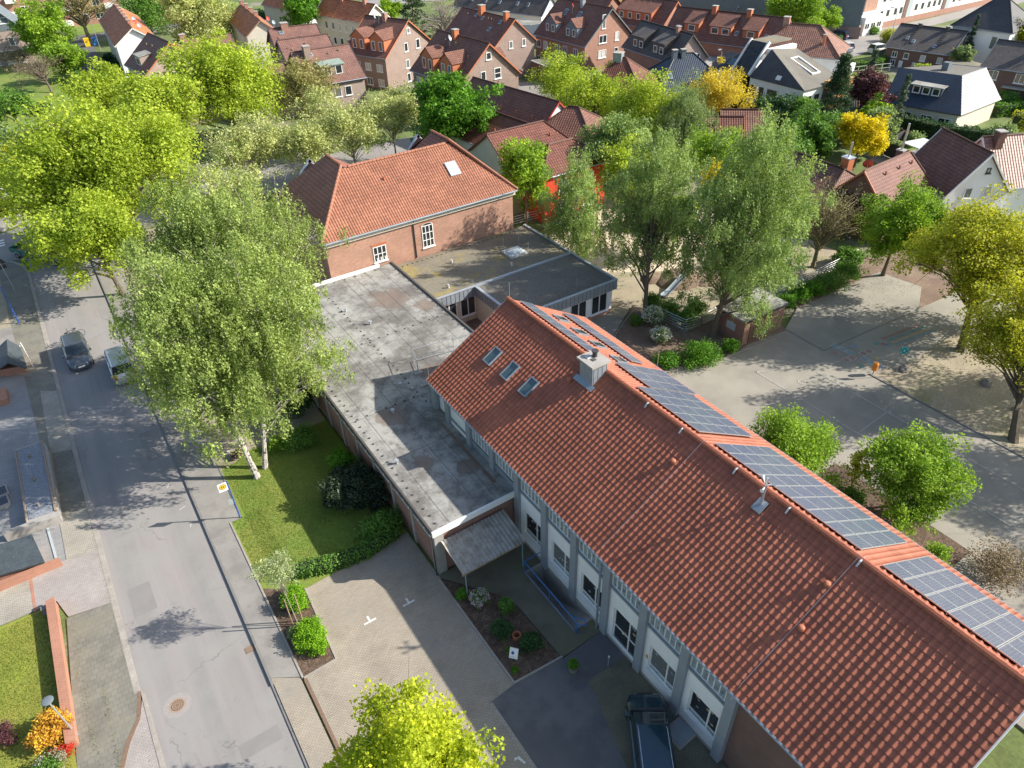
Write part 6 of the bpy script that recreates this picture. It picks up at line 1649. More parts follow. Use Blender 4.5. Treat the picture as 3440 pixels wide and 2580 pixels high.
# beside and behind the annex
tree('young_tree', 'slim lime green maple between the old school and the red building', 'tree', (39.6, 57.8), (39.8, 58.2, 5.4), (2.6, 2.6, 4.8), 'leaf_fresh', .22, 7000, 70, 'round', 'bark', .15, .3, 30, (0, 0), .3, TG)
tree('birch_tree', 'weeping birch in front of the bright red building', 'birch', (38.6, 47.6), (38.8, 48.8, 6.4), (2.5, 2.5, 5.4), 'leaf_birch_green', .13, 17000, 100, 'birch', 'birch_bark', .18, .24, 40, (0, 0), .2, TG, .6, .3)
for lb, x, y, r_, rz_, hc, lf, n in (('lime green tree left of three in a row beyond the kindergarten', 65.3, 86.5, 4.3, 4.4, 5.2, 'leaf_lime', 7000), ('lime green tree in the middle of three beyond the kindergarten', 64.0, 76.6, 4.1, 4.0, 5.2, 'leaf_lime', 6500), ('broad lime green tree right of three beyond the kindergarten', 65.8, 69.0, 4.3, 4.8, 5.4, 'leaf_lime', 8000), ('pale green tree over the white porch of the kindergarten', 53.0, 59.5, 3.9, 4.4, 5.8, 'leaf_birch_green', 11000),
                                 ('thin lime green tree behind the climbing dome', 48.8, 53.4, 2.6, 4.0, 5.4, 'leaf_lime', 3800), ('fresh green tree between the birch tops and the small brown roofs', 61.8, 53.4, 3.1, 3.2, 5.0, 'leaf_fresh', 5000), ('narrow yellow flowering tree peeping between the two big birches', 56.5, 48.0, 1.3, 3.0, 4.2, 'leaf_yellow', 2200), ('lime green tree deep behind the front birch crown', 48.3, 45.0, 2.0, 2.6, 4.0, 'leaf_lime', 3000)):
    tree('garden_tree', lb, 'tree', (x, y), (x, y, hc), (r_, r_, rz_), lf, .22, n, 80, 'round', 'bark', .17, .26, 40, (0, 0), .3, 'garden trees')
tree('willow_tree', 'grey green weeping willow between the lime tree and the golden tree', 'tree', (68, 63.6), (68, 63.9, 5.8), (3.1, 3.1, 4.4), 'leaf_greygreen', .16, 13000, 100, 'birch', 'bark', .25, .26, 40, (0, 0), .25, TG, .4, .3)
tree('golden_tree', 'spreading golden yellow tree above the small garden house', 'tree', (79.4, 67.5), (79.8, 69.2, 5.6), (4.2, 4.0, 3.2), 'leaf_gold', .2, 7500, 100, 'round', 'bark_mossy', .22, .22, 60, (0, 0), .3, TG)
tree('birch_tree', 'tall birch with dark trunk beside the flowering shrub in the schoolyard', 'birch', (37.75, 37.4), (40.6, 40.6, 9.0), (3.7, 3.7, 6.4), 'leaf_birch_green', .13, 32000, 150, 'birch', 'bark', .22, .2, 60, (.1, .2), .2, TG, .6, .3, lump=.16)
tree('birch_tree', 'tallest birch standing beside the brick shed in the schoolyard', 'birch', (40.6, 32.3), (43.2, 32.9, 10.0), (4.4, 4.4, 7.4), 'leaf_birch_green', .13, 52000, 210, 'birch', 'bark', .27, .19, 70, (.3, 0), .2, TG, .6, .3, lump=.14)
# gardens at the right
for lb, x, y, r_, rz_, hc, lf, n in (('dark green tree hugging the white villa', 84.4, 63.6, 3.2, 2.6, 2.9, 'leaf_dark', 7000), ('second dark green tree right of the villa garden', 89.0, 62.0, 2.4, 2.2, 2.6, 'leaf_mid', 4500), ('deep green tree below the spruce', 78.5, 53.0, 3.2, 3.4, 3.8, 'leaf_mid', 8500), ('small purple leaved tree by the villa wall', 90.6, 66.8, 1.4, 1.6, 2.6, 'leaf_purple', 2500),
                                 ('large purple leaved tree beside the spruce', 97.8, 57.9, 2.7, 2.6, 4.4, 'leaf_purple', 7000), ('bright yellow shrub tree in full bloom beside the red brown roof', 83.4, 49.2, 2.9, 3.2, 3.9, 'leaf_yellow', 9000), ('grey green tree right of the blooming yellow one', 88.6, 50.2, 2.1, 2.6, 3.4, 'leaf_greygreen', 5000), ('fresh green tree below the large purple one', 91.6, 53.4, 1.9, 2.2, 3.6, 'leaf_fresh', 4000),
                                 ('wide dark tree filling the gap behind the tallest birch', 72.8, 52.6, 3.2, 2.6, 3.2, 'leaf_mid', 6500), ('small purple plum tree beside the red brown roof', 66.2, 37.8, 1.9, 1.9, 2.6, 'leaf_purple', 3500)):
    tree('garden_tree', lb, 'tree', (x, y), (x, y, hc), (r_, r_, rz_), lf, .24, n, 70, 'round', 'bark', .18, .28, 24, (0, 0), .3, 'garden trees')
tree('spruce_tree', 'dark spruce between the villa and the purple tree', 'conifer', (89.0, 57.5), (89.0, 57.5, 5.4), (3.0, 3.0, 5.2), 'leaf_conifer', .22, 11000, 150, 'cone', 'bark', .2, .2, 30, (0, 0), .3, 'conifers', .4)
tree('spruce_tree', 'blue green spruce behind the large purple tree', 'conifer', (102.5, 61.8), (102.5, 61.8, 4.4), (1.7, 1.7, 4.2), 'leaf_conifer_blue', .2, 5000, 90, 'cone', 'bark', .15, .2, 20, (0, 0), .3, 'conifers', .4)
tree('spruce_tree', 'slim pointed conifer in front of the blue tiled bungalow', 'conifer', (94.8, 51.8), (94.8, 51.8, 4.2), (1.2, 1.2, 4.2), 'leaf_conifer_blue', .18, 3500, 70, 'cone', 'bark', .12, .22, 16, (0, 0), .3, 'conifers', .4)
tree('spruce_tree', 'dark conifer at the top edge left of the bare tree', 'conifer', (77.5, 156), (77.5, 156, 6.5), (4.0, 4.0, 6.6), 'leaf_conifer', .4, 4500, 110, 'cone', 'bark', .25, .2, 20, (0, 0), .3, 'conifers', .4)
tree('spruce_tree', 'thin conifer between the slate roofed white house and the brown semi', 'conifer', (138.5, 66.8), (138.5, 66.8, 4.2), (1.0, 1.0, 4.2), 'leaf_conifer', .24, 1400, 50, 'cone', 'bark', .12, .24, 12, (0, 0), .3, 'conifers', .4)
tree('bare_tree', 'wide bare budding tree at the top edge beside the long pale flat roof', 'tree', (77, 141), (76.3, 141, 5.6), (5.2, 5, 4.6), 'leaf_brown', .2, 1600, 120, 'round', 'branch_grey', .3, .2, 120, (0, 0), .2, 'garden trees', twig=.03)
tree('garden_tree', 'small green tree at the top edge left of the conifer', 'tree', (77.5, 167), (77.5, 167, 3.8), (2.6, 2.6, 2.6), 'leaf_fresh', .4, 1500, 40, 'round', 'bark', .15, .3, 10, (0, 0), .3, 'garden trees')
tree('bare_tree', 'tangled bare tree with mossy branches beyond the schoolyard fence', 'tree', (57.3, 35.2), (58.6, 36.0, 4.6), (3.9, 3.6, 3.6), 'leaf_olive', .1, 4200, 170, 'round', 'bark_mossy', .22, .17, 170, (0, 0), .2, TG, twig=.02)
tree('maple_tree', 'fresh green maple at the edge of the yard below the red brown roof', 'tree', (61.2, 30.4), (60.0, 29.6, 5.4), (3.4, 3.4, 3.8), 'leaf_fresh', .17, 17000, 110, 'round', 'bark', .2, .25, 40, (0, 0), .3, TG)
tree('maple_tree', 'large yellow green maple at the right edge of the yard', 'tree', (55.0, 19.4), (56.6, 21.4, 6.6), (4.5, 4.5, 4.3), 'leaf_yellowgreen', .17, 21000, 150, 'round', 'bark', .33, .22, 80, (0, 0), .25, TG)
tree('maple_tree', 'yellow green maple nearest the right edge, trunk on the bare earth', 'tree', (47.5, 11.5), (50.0, 14.6, 6.4), (3.2, 3.2, 4.4), 'leaf_yellowgreen', .15, 12000, 110, 'round', 'bark', .3, .24, 60, (.2, .2), .25, TG)
tree('maple_tree', 'yellow green crown just outside the playground at the right edge', 'tree', (62, 19), (62, 19, 6.0), (3.6, 3.6, 4.2), 'leaf_yellowgreen', .17, 9000, 90, 'round', 'bark', .25, .24, 40, (0, 0), .25, TG)
for lb, x, y in (('maple out beyond the right edge shading the near part of the yard', 53, 4), ('second maple beyond the right edge shading the yard lines', 51, -3), ('third maple beyond the right edge near the boulders', 59, 10)):
    tree('maple_tree', lb, 'tree', (x, y), (x, y, 7.0), (4.2, 4.2, 4.2), 'leaf_yellowgreen', .17, 7000, 100, 'round', 'bark', .28, .24, 60, (0, 0), .25, TG)
for lb, x, y, r_, rz_, hc, n in (('green tree behind the hall roof beside the long solar array', 31.4, 17.6, 2.7, 2.5, 2.9, 13000), ('rounded green tree right of the two behind the hall roof', 35.9, 12.4, 2.5, 2.8, 3.0, 13000)):
    tree('yard_tree', lb, 'tree', (x, y), (x, y, hc), (r_, r_, rz_), 'leaf_fresh', .13, n, 110, 'round', 'bark', .12, .25, 50, (0, 0), .3, TG)
tree('yard_tree', 'thin yellowish sapling between the two green trees behind the hall', 'tree', (34.3, 14.8), (34.2, 14.8, 2.4), (.9, .9, 1.8), 'leaf_yellowgreen', .11, 900, 40, 'round', 'bark', .05, .25, 26, (0, 0), .2, TG)
tree('yard_tree', 'low branching sapling at the foot of the hall roof, nearer than the rounded tree', 'tree', (33.5, 10.9), (33.6, 10.9, 1.8), (1.3, 1.2, 1.4), 'leaf_fresh', .11, 1500, 40, 'round', 'bark', .05, .25, 26, (0, 0), .2, TG)
tree('maple_tree', 'yellow green maple in front at the bottom edge of the picture', 'tree', (3.0, 12.6), (2.95, 12.9, 5.0), (3.1, 2.9, 3.0), 'leaf_maple', .125, 24000, 170, 'round', 'bark', .16, .2, 90, (0, 0), .25, TG, asp=.95)
st = tree('young_tree', 'staked sapling with white blossom in the bark mulch bed', 'tree', (2.35, 25.6), (2.2, 26.0, 4.3), (1.05, 1.05, 1.0), 'leaf_sapling', .08, 1300, 60, 'round', 'branch_grey', .03, .26, 50, (0, 0), .15, TG)
for dx in (-.25, .28):
    b = MB(); b.tube([(dx, .05, .1), (dx, .05, 2.4)], .04, 6); b.build('stake', 'timber', st)
for lb, x, y, r_, rz_, hc, lf, n in (('small round clipped tree in front of the terrace at the top right', 113.4, 94.6, 2.3, 2.4, 5.0, 'leaf_fresh', 3600), ('large green tree left of the white apartment block', 129.7, 96, 5.4, 4.4, 6.4, 'leaf_fresh', 9000), ('small round tree on the lawn of the apartment block', 137.5, 94.6, 2.6, 2.2, 4.0, 'leaf_fresh', 2600), ('small green tree by the balcony of the terrace end', 121.5, 88.4, 1.8, 1.8, 2.6, 'leaf_fresh', 1600),
                                 ('autumn toned tree at the upper right edge', 147, 60.0, 4.2, 4.6, 5.4, 'leaf_yellowgreen', 6000), ('pale shrubby tree at the right gable of the brown semi', 133.6, 64.8, 1.5, 1.8, 3.0, 'leaf_greygreen', 1800)):
    tree('garden_tree', lb, 'tree', (x, y), (x, y, hc), (r_, r_, rz_), lf, .32, n, 60, 'round', 'bark', .18, .28, 16, (0, 0), .3, 'garden trees')
# shrubs near the school
shrub('rhododendron', 'big dark domed rhododendron against the brick wing', 'shrub', 8.8, 32.3, 1.8, 2.05, 'leaf_rhodo', .18, 13000, 130, ry=1.9, asp=.45, rc=.24, fill=.65, up=.2)
shrub('bush', 'bright green bush right behind the dark rhododendron', 'shrub', 9.1, 35.1, 1.0, 1.6, 'leaf_green', .14, 2200, 40)
shrub('bush', 'low green bush in the shade left of the brick wing', 'shrub', 7.8, 39.4, 1.2, 1.1, 'leaf_mid', .12, 1800, 34)
shrub('bush', 'small light green bush beside the upright birch trunk', 'shrub', 6.3, 39.9, .65, .9, 'leaf_fresh', .11, 900, 24)
shrub('bush', 'reddish leaved bush at the foot of the leaning birch', 'shrub', 3.7, 40.6, .4, .7, 'leaf_purple', .09, 600, 20)
shrub('bush', 'tall dark evergreen shrub in the corner behind the birches', 'shrub', 8.6, 42.4, 1.5, 2.4, 'leaf_dark', .15, 3600, 50)
shrub('bush', 'dense leafy bush at the near corner of the brick wing', 'shrub', 8.9, 29.0, 1.25, 1.3, 'leaf_mid', .13, 3000, 46, ry=.95)
hedge('low_hedge', 'low loose hedge between the lawn and the parking area', [(9.4, 28.3), (7.4, 27.9), (5.2, 28.2), (3.6, 28.8)], .85, .6, 'leaf_mid', .11, 260, .12)
shrub('spirea_bush', 'bright green mounded bush behind the stakes of the sapling', 'shrub', 2.7, 26.9, .72, .9, 'leaf_spirea', .08, 3400, 60, ry=.95, rc=.3, fill=.5)
shrub('spirea_bush', 'larger bright green mounded bush nearest the kerb corner of the mulch bed', 'shrub', 2.65, 24.2, .75, .95, 'leaf_spirea', .08, 4600, 70, ry=1.15, rc=.3, fill=.5)
shrub('bush', 'small grey green plant between the two mounded bushes', 'shrub', 1.95, 25.1, .35, .6, 'leaf_greygreen', .06, 700, 20)
shrub('bush', 'small round bright green bush nearest the corrugated canopy', 'shrub', 10.45, 22.1, .35, .55, 'leaf_green', .07, 1000, 24)
shrub('azalea', 'azalea covered in pale pink blossom in the shaded bed', 'shrub', 11.05, 21.2, .5, .85, 'leaf_mid', .07, 1200, 30, parts=('flower_pink', 60, .055))
shrub('bush', 'shaded green shrub closest to the blue stair railing', 'shrub', 12.0, 19.9, .45, .9, 'leaf_mid', .09, 1300, 30)
shrub('bush', 'dark round shrub in the middle of the shaded bed', 'shrub', 10.95, 18.9, .55, .9, 'leaf_dark', .09, 1700, 34)
shrub('bush', 'dark shrub at the near right corner of the shaded bed', 'shrub', 11.85, 17.4, .55, .9, 'leaf_dark', .09, 1700, 34)
shrub('bush', 'tiny green plant in front of the white information board', 'shrub', 10.4, 16.75, .22, .3, 'leaf_green', .05, 350, 12)
shrub('bush', 'tiny green plant just behind the white information board', 'shrub', 10.75, 17.85, .18, .25, 'leaf_green', .05, 300, 12)
# schoolyard shrubs
for lb, x, y, r_, h_, lf in (('round green shrub touching the trunk of the birch near the annex', 39.3, 38.0, .8, 1.9, 'leaf_mid'), ('round green shrub second from the birch along the metal fence', 39.9, 36.6, .9, 1.7, 'leaf_mid'), ('round green shrub third from the birch along the metal fence', 40.1, 34.9, .8, 1.8, 'leaf_mid'), ('round green shrub beyond the others where the fence turns', 42.0, 35.4, .9, 1.7, 'leaf_mid'),
                          ('small dark green bush at the left foot of the birch near the annex', 36.9, 37.4, .6, .8, 'leaf_mid'), ('light green low bush at the left of the earth bed', 34.9, 31.7, .95, .8, 'leaf_green'), ('widest light green bush at the front of the earth bed', 37.4, 30.5, 1.55, 1.2, 'leaf_green'), ('round light green bush in front of the brick shed', 40.2, 30.0, .75, 1.0, 'leaf_green')):
    shrub('bush', lb, 'shrub', x, y, r_, h_, lf, .11, int(2600 * r_), 44)
shrub('flowering_shrub', 'white flowering shrub beside the birch in the earth bed', 'shrub', 37.8, 36.6, .8, 1.7, 'leaf_greygreen', .1, 2000, 40, parts=('leaf_petal', 90, .09))
shrub('flowering_shrub', 'white flowering shrub standing in front of the taller one in the earth bed', 'shrub', 36.7, 34.4, .8, 1.2, 'leaf_greygreen', .1, 1700, 40, parts=('leaf_petal', 80, .09))
for lb, x, y, r_, h_ in (('leafy bush nearest the shed along the metal fence', 48.9, 31.7, .9, 1.3), ('leafy bush second along the metal fence beyond the shed', 50.9, 31.9, 1.0, 1.4), ('pale leafy bush in the middle of the fence row', 53, 31.9, 1.0, 1.4), ('dark leafy bush fourth along the metal fence', 55.2, 31.8, 1.3, 1.5), ('dark leafy bush at the far end of the fence row', 57.8, 31.8, 1.4, 1.5)):
    shrub('bush', lb, 'shrub', x, y, r_, h_, 'leaf_mid' if 'dark' in lb else 'leaf_green', .13, 1900, 40)
shrub('bush', 'pale green bush behind the weeping birch at the annex corner', 'shrub', 38.3, 53.6, .9, 1.3, 'leaf_fresh', .12, 1400, 30)
shrub('bush', 'low bush against the white playground fence', 'shrub', 42.6, 56.4, .9, 1.2, 'leaf_mid', .13, 1300, 30)
shrub('bush', 'dark undergrowth at the foot of the sapling behind the hall', 'shrub', 33.6, 14.4, 1.1, 1.0, 'leaf_mid', .11, 1700, 36)
shrub('bush', 'low plant peeping over the near lower edge of the hall roof', 'shrub', 32.6, 8.6, .8, 2.6, 'leaf_fresh', .11, 1300, 36)
shrub('dry_bush', 'dry grey brown bush beyond the hall roof at the right edge', 'shrub', 35.4, 6.0, 1.8, 2.0, 'leaf_brown', .09, 3200, 60)
shrub('bush', 'green bush at the bottom right corner beside the roof verge', 'shrub', 21.6, -1.6, 1.6, 3.6, 'leaf_fresh', .11, 3400, 60)
# bottom left garden
shrub('maple_shrub', 'orange and yellow leaved shrub beside the street lamp', 'shrub', -9.35, 26.3, .85, 1.2, 'leaf_orange', .11, 2600, 50)
shrub('berberis', 'low red leaved shrub below the orange one', 'shrub', -9.05, 25.2, .55, .45, 'leaf_red', .07, 1500, 36, ry=.4)
shrub('flowering_shrub', 'white flowering shrub at the bottom left corner', 'shrub', -9.6, 24.6, .7, .8, 'leaf_mid', .08, 1300, 30, parts=('leaf_white', 36, .07))
shrub('bush', 'dusky purple bush at the left edge of the corner lawn', 'shrub', -11.2, 27.4, .6, .8, 'leaf_purple', .08, 1000, 24)
# hedges and garden planting in the background
hedge('corner_hedge', 'loose yellow brown hedge behind the far pavement of the junction', [(-12, 99.6), (-6.6, 99.4), (-2, 99.4)], 1.8, 1.5, 'leaf_yellowgreen', .22, 55, .05)
shrub('flowering_shrub', 'cream flowering shrub at the pavement edge by the teal lamp post', 'shrub', -5.0, 98.6, .8, .9, 'leaf_white', .14, 700, 20)
hedge('tall_hedge', 'tall dark clipped hedge in front of the blue tiled bungalow', [(100.8, 54.6), (101.0, 48.6), (104, 41.5)], 1.5, 2.0, 'leaf_dark', .2, 60, .02)
hedge('garden_hedge', 'hedge along the meadow beside the dark driveway', [(10.6, 188), (10.4, 172), (9.8, 158)], 1.6, 1.8, 'leaf_mid', .3, 26, .02)
hedge('garden_hedge', 'bright yellow green clipped hedge at the right edge', [(112.5, 44.6), (117, 42.6)], 2.0, 2.2, 'leaf_yellowgreen', .2, 50, .02)
hedge('garden_hedge', 'low green hedge behind the bungalow garden at the right edge', [(116.5, 49.5), (124, 46.5)], 1.6, 1.6, 'leaf_green', .22, 40, .02)
hedge('garden_hedge', 'clipped hedge in front of the parked cars at the top right', [(134, 91.6), (140, 93.2)], 1.6, 1.2, 'leaf_mid', .24, 36, .02)
hedge('garden_hedge', 'hedge box around the small lawn behind the hipped house', [(121, 78.4), (127.5, 75.6), (133.5, 78)], .9, 1.5, 'leaf_mid', .24, 40, .02)
hedge('garden_hedge', 'dark hedge beside the junction at the top left behind the street', [(52, 205), (64, 196)], 2.2, 2.0, 'leaf_dark', .36, 20, .02)
hedge('garden_hedge', 'square green hedge between the charcoal roof and the blue grey bungalow', [(83.8, 90.4), (86.5, 88.4)], 1.6, 1.4, 'leaf_green', .2, 60, .02)
k = 0
for lb, x, y, r_, h_, lf in (('yellow green round bush between the stepped cluster and the gabled house', 49.5, 110.5, 1.7, 2.2, 'leaf_lime'), ('grey green shrubs behind the bright green chestnut', 52.5, 99, 2.6, 1.8, 'leaf_greygreen'), ('dark bushes in the driveway beside the long orange roof', 17.2, 164, 1.8, 2.2, 'leaf_dark'), ('second dark bush along the driveway of the long orange roof', 17.4, 158, 1.6, 1.8, 'leaf_dark'), ('black green cypress bush by the yellow and blue bins', 17.0, 170, 1.3, 3.0, 'leaf_dark'),
                          ('grey green shrubs in front of the tan gabled house nearest the chestnut', 59.5, 86.5, 2.6, 2.2, 'leaf_greygreen'), ('leafy shrubs left of the lime green row', 61.0, 90.5, 2.2, 2.2, 'leaf_mid'), ('dark shrubs under the golden tree', 84, 70.5, 2.0, 1.8, 'leaf_dark'), ('dark undergrowth between the spruce and the yellow bloom', 84.2, 56.0, 2.4, 2.0, 'leaf_dark'), ('mixed green shrub left of the deep green tree', 74.5, 57.2, 2.6, 2.2, 'leaf_mid'),
                          ('pale flowering shrub in front of the blue tiled bungalow', 96.0, 49.4, 1.3, 1.8, 'leaf_greygreen'), ('purple barberry below the slim conifer', 95.8, 50.6, .9, 1.6, 'leaf_purple'), ('green shrub at the right corner of the blue tiled bungalow', 108, 43.8, 1.6, 1.6, 'leaf_greygreen'), ('dark shrub before the brown semi at the right edge', 121.5, 50.5, 1.8, 2.2, 'leaf_mid'), ('light bush in front of the doors of the brown semi', 128.5, 68.5, 1.6, 1.8, 'leaf_lime'), ('second light bush by the corner of the brown semi', 126.3, 62.8, 1.6, 2.2, 'leaf_lime'),
                          ('low shrub bed on the lawn behind the hipped house', 124.5, 82.2, 2.0, 1.4, 'leaf_greygreen'), ('round bush by the front doors of the terrace at the top right', 107.2, 90.2, 1.4, 1.8, 'leaf_mid'), ('reddish bush by the front doors of the terrace at the top right', 104.6, 92.0, 1.2, 1.5, 'leaf_orange'), ('green bushes at the far side of the charcoal roofed house', 100.3, 99.5, 1.6, 2.2, 'leaf_fresh'),
                          ('dark shrub mass left edge above the meadow', -4.5, 150, 3.0, 2.2, 'leaf_mid'), ('dark low shrub on the meadow under the crooked tree', 1.8, 143.5, 1.8, 1.4, 'leaf_dark'), ('grey green shrubs on the meadow by the left edge', -2.6, 122.5, 2.6, 1.4, 'leaf_greygreen'), ('shrubs at the corner hedge under the lime tree', 1.5, 101.5, 2.6, 2.0, 'leaf_mid'), ('dark shrubs behind the huge lime tree', 10, 91.8, 2.2, 1.6, 'leaf_mid'),
                          ('shrub by the white gabled hall door', 93.5, 140, 1.6, 1.4, 'leaf_greygreen'), ('dark shrubbery at the top edge beside the playing field', 117, 140, 4.0, 3.4, 'leaf_dark'), ('second dark shrubbery at the top edge beside the playing field', 122, 131, 3.2, 3.2, 'leaf_mid'), ('red flowering bush in front of the charcoal roofed house', 86.6, 92.2, .9, 1.0, 'leaf_red'), ('small leafy tree before the gable of the house with zinc dormers', 86.0, 98.3, 1.7, 3.4, 'leaf_lime'),
                          ('green shrubs on the lawn of the apartment block', 152, 93.6, 1.4, 1.4, 'leaf_mid'), ('autumn toned shrubs behind the brown semi roof', 148.5, 86.5, 2.6, 2.0, 'leaf_yellowgreen'), ('shrubs right of the white gabled house door', 84.5, 31.8, 1.4, 1.6, 'leaf_lime'), ('green shrub behind the metal fence by the bare tree', 60.0, 33.6, 1.4, 1.6, 'leaf_mid'), ('undergrowth behind the tallest birch', 52.6, 36.4, 1.8, 1.4, 'leaf_greygreen')):
    shrub('garden_shrub', lb, 'shrub', x, y, r_, h_, lf, .24, int(420 * r_ * r_ + 300), 30, 'garden shrubs', .02)

# ------------------------------------------------------------------ stairwell and small yard things
sw = MB()
for (x0, x1, y0, y1) in ((14.2, 14.3, 16.9, 21.5), (15.5, 15.6, 16.9, 21.5), (14.3, 15.5, 21.4, 21.5)): sw.box(x0, x1, y0, y1, -1.9, .14)
sw.build('stairwell_wall', 'concrete', kind='structure')
sw = MB()
for k in range(10): sw.box(14.3, 15.5, 16.9 + k * .27, 17.17 + k * .27, -1.9, .06 - k * .17)
sw.box(14.3, 15.5, 19.6, 21.4, -1.9, -1.62)
sw.build('steps', 'kerb', kind='structure')
rl = empty('stair_railing', (14.22, 16.5, .1), 0, 'bright blue metal railing along the cellar steps of the hall', 'railing')
b = MB(); b.tube([(0, 5.0, .95), (0, .5, .95), (0, .1, .85), (.35, -.15, .85), (.45, .15, .85), (.1, .55, .93)], .035, 6); b.tube([(0, 5, .1), (0, .2, .1)], .02, 5); b.tube([(0, 5.0, .95), (1.2, 5.0, .95)], .03, 6)
b.build('handrail', 'blue_rail', rl)
b = MB()
for k in range(44): b.tube([(0, .2 + k * .11, .1), (0, .2 + k * .11, .93)], .008, 4)
b.build('bars', 'dark_metal', rl)
for y in (.2, 2.6, 5.0): MB().tube([(0, y, 0), (0, y, .95)], .028, 6).build('post', 'blue_rail', rl)
r = empty('information_board', (10.55, 17.15, .13), R(-50), 'small white information board with a round blue emblem in the shaded bed', 'sign')
MB().slab([(-.22, -.02, .45), (.22, -.02, .45), (.22, .25, .95), (-.22, .25, .95)], .03).build('panel', 'white', r)
b = MB(); b.poly([(-.05 + .08 * math.cos(2 * math.pi * k / 12), .12 + .045 * math.sin(2 * math.pi * k / 12), .713 + .083 * math.sin(2 * math.pi * k / 12)) for k in range(12)])
b.build('emblem', 'blue_paint', r)
b = MB(); b.box(-.15, .15, .012, .016, .53, .54); b.build('text_line', 'dark_metal', r)
MB().tube([(0, .1, 0), (0, .12, .7)], .025, 5).build('post', 'dark_metal', r)
r = empty('planter', (12.8, 15.15, .1), 0, 'round stone planter with a bright green box ball on the dark asphalt', 'planter')
MB().tube([(0, 0, 0), (0, 0, .38)], [.2, .27], 14).build('pot', 'stone', r)
rng = np.random.default_rng(5); e = rng.normal(size=(900, 3)); e /= np.linalg.norm(e, axis=1)[:, None]; P = e * .27 * (rng.random(900) ** .2)[:, None] + (0, 0, .55)
V, F = leaf_quads(P, np.full(900, .06), rng); npmesh('foliage', V, F, 'leaf_green', tint=rng.random(len(V)), parent=r)
b = MB()
n = 20
for k in range(n):
    a, a2 = 2 * math.pi * k / n, 2 * math.pi * (k + 1) / n
    f = lambda q, x, z: (11.5 + q * math.cos(x), 18.25 + q * math.sin(x), z)
    b.poly([f(.2, a, .14), f(.2, a2, .14), f(.24, a2, .42), f(.24, a, .42)][::1]); b.poly([f(.17, a, .42), f(.24, a, .42), f(.24, a2, .42), f(.17, a2, .42)]); b.poly([f(.15, a2, .2), f(.15, a, .2), f(.17, a, .42), f(.17, a2, .42)])
put(b.build('flower_pot', 'terracotta'), 'empty round terracotta pot among the dark shrubs of the shaded bed', 'flower pot')
r = empty('bollard', (14.4, 14.35, .1), 0, 'short white tipped bollard beside the glass door of the hall', 'bollard')
MB().tube([(0, 0, 0), (0, 0, .75)], .035, 8).build('post', 'zinc', r); MB().tube([(0, 0, .75), (0, 0, .82)], .045, 8).build('cap', 'white', r)
r = empty('cellar_hatch', (14.95, 9.85, .1), R(-42 + 45), 'square steel cellar hatch let into the paving below the hall windows', 'hatch')
MB().box(-.62, .62, -.55, .55, 0, .05).build('frame', 'concrete', r); MB().box(-.5, .5, -.43, .43, .05, .07).build('lid', 'zinc', r)
# street furniture
r = empty('bus_stop_sign', (2.07, 35.1, .12), 0, 'blue bus stop post with square white sign showing a yellow disc', 'bus stop sign')
MB().tube([(0, 0, 0), (0, 0, 3.15)], .04, 8).build('post', 'blue_paint', r)
pl_ = MB().box(-.58, -.04, -.02, .02, 2.5, 3.12).build('sign_panel', 'white', r)
def disc(parent, name, cx, y, cz, r0, r1, mat, n=24):
    b = MB()
    for k in range(n):
        a, a2 = 2 * math.pi * k / n, 2 * math.pi * (k + 1) / n
        if r0 <= 0: b.poly([(cx, y, cz), (cx + r1 * math.cos(a), y, cz + r1 * math.sin(a)), (cx + r1 * math.cos(a2), y, cz + r1 * math.sin(a2))])
        else: b.poly([(cx + r0 * math.cos(a), y, cz + r0 * math.sin(a)), (cx + r1 * math.cos(a), y, cz + r1 * math.sin(a)), (cx + r1 * math.cos(a2), y, cz + r1 * math.sin(a2)), (cx + r0 * math.cos(a2), y, cz + r0 * math.sin(a2))])
    return b.build(name, mat, parent)
disc(pl_, 'disc', -.31, -.024, 2.86, 0, .2, 'yellow_paint'); disc(pl_, 'disc_rim', -.31, -.028, 2.86, .175, .205, 'green_paint')
b = MB()
for x0, x1, z0, z1 in ((-.385, -.35, 2.77, 2.95), (-.27, -.235, 2.77, 2.95), (-.35, -.27, 2.845, 2.875)): b.box(x0, x1, -.032, -.028, z0, z1)
b.build('letter', 'green_paint', pl_)
MB().box(-.3, -.04, -.03, .03, 1.3, 1.7).build('timetable', 'zinc_light', r)
r = empty('manhole_cover', (-4.15, 24.7, .01), 0, 'rusty round manhole cover with a pale asphalt ring in the street', 'manhole cover')
def dz(parent, name, z, r0, r1, mat, n=32):
    b = MB()
    for k in range(n):
        a, a2 = 2 * math.pi * k / n, 2 * math.pi * (k + 1) / n
        b.poly([(r0 * math.cos(a), r0 * math.sin(a), z), (r1 * math.cos(a), r1 * math.sin(a), z), (r1 * math.cos(a2), r1 * math.sin(a2), z), (r0 * math.cos(a2), r0 * math.sin(a2), z)])
    return b.build(name, mat, parent)
dz(r, 'asphalt_ring', .003, .38, .66, 'asphalt_ring' if 'asphalt_ring' in MATS else 'concrete')
dz(r, 'frame', .008, .3, .385, 'rust_lid'); lid = MB().cyl(0, 0, -.02, .006, .3, 28).build('lid', 'rust', r)
dz(lid, 'lid_rib', .01, .2, .235, 'rust_lid'); dz(lid, 'lid_rib', .01, .1, .13, 'rust_lid')
for k in range(14):
    a = 2 * math.pi * k / 14; MB().box(-.018, .018, -.018, .018, .0, .0115, 0, Matrix.Translation((.262 * math.cos(a), .262 * math.sin(a), 0))).build('vent_hole', 'dark_metal', lid)
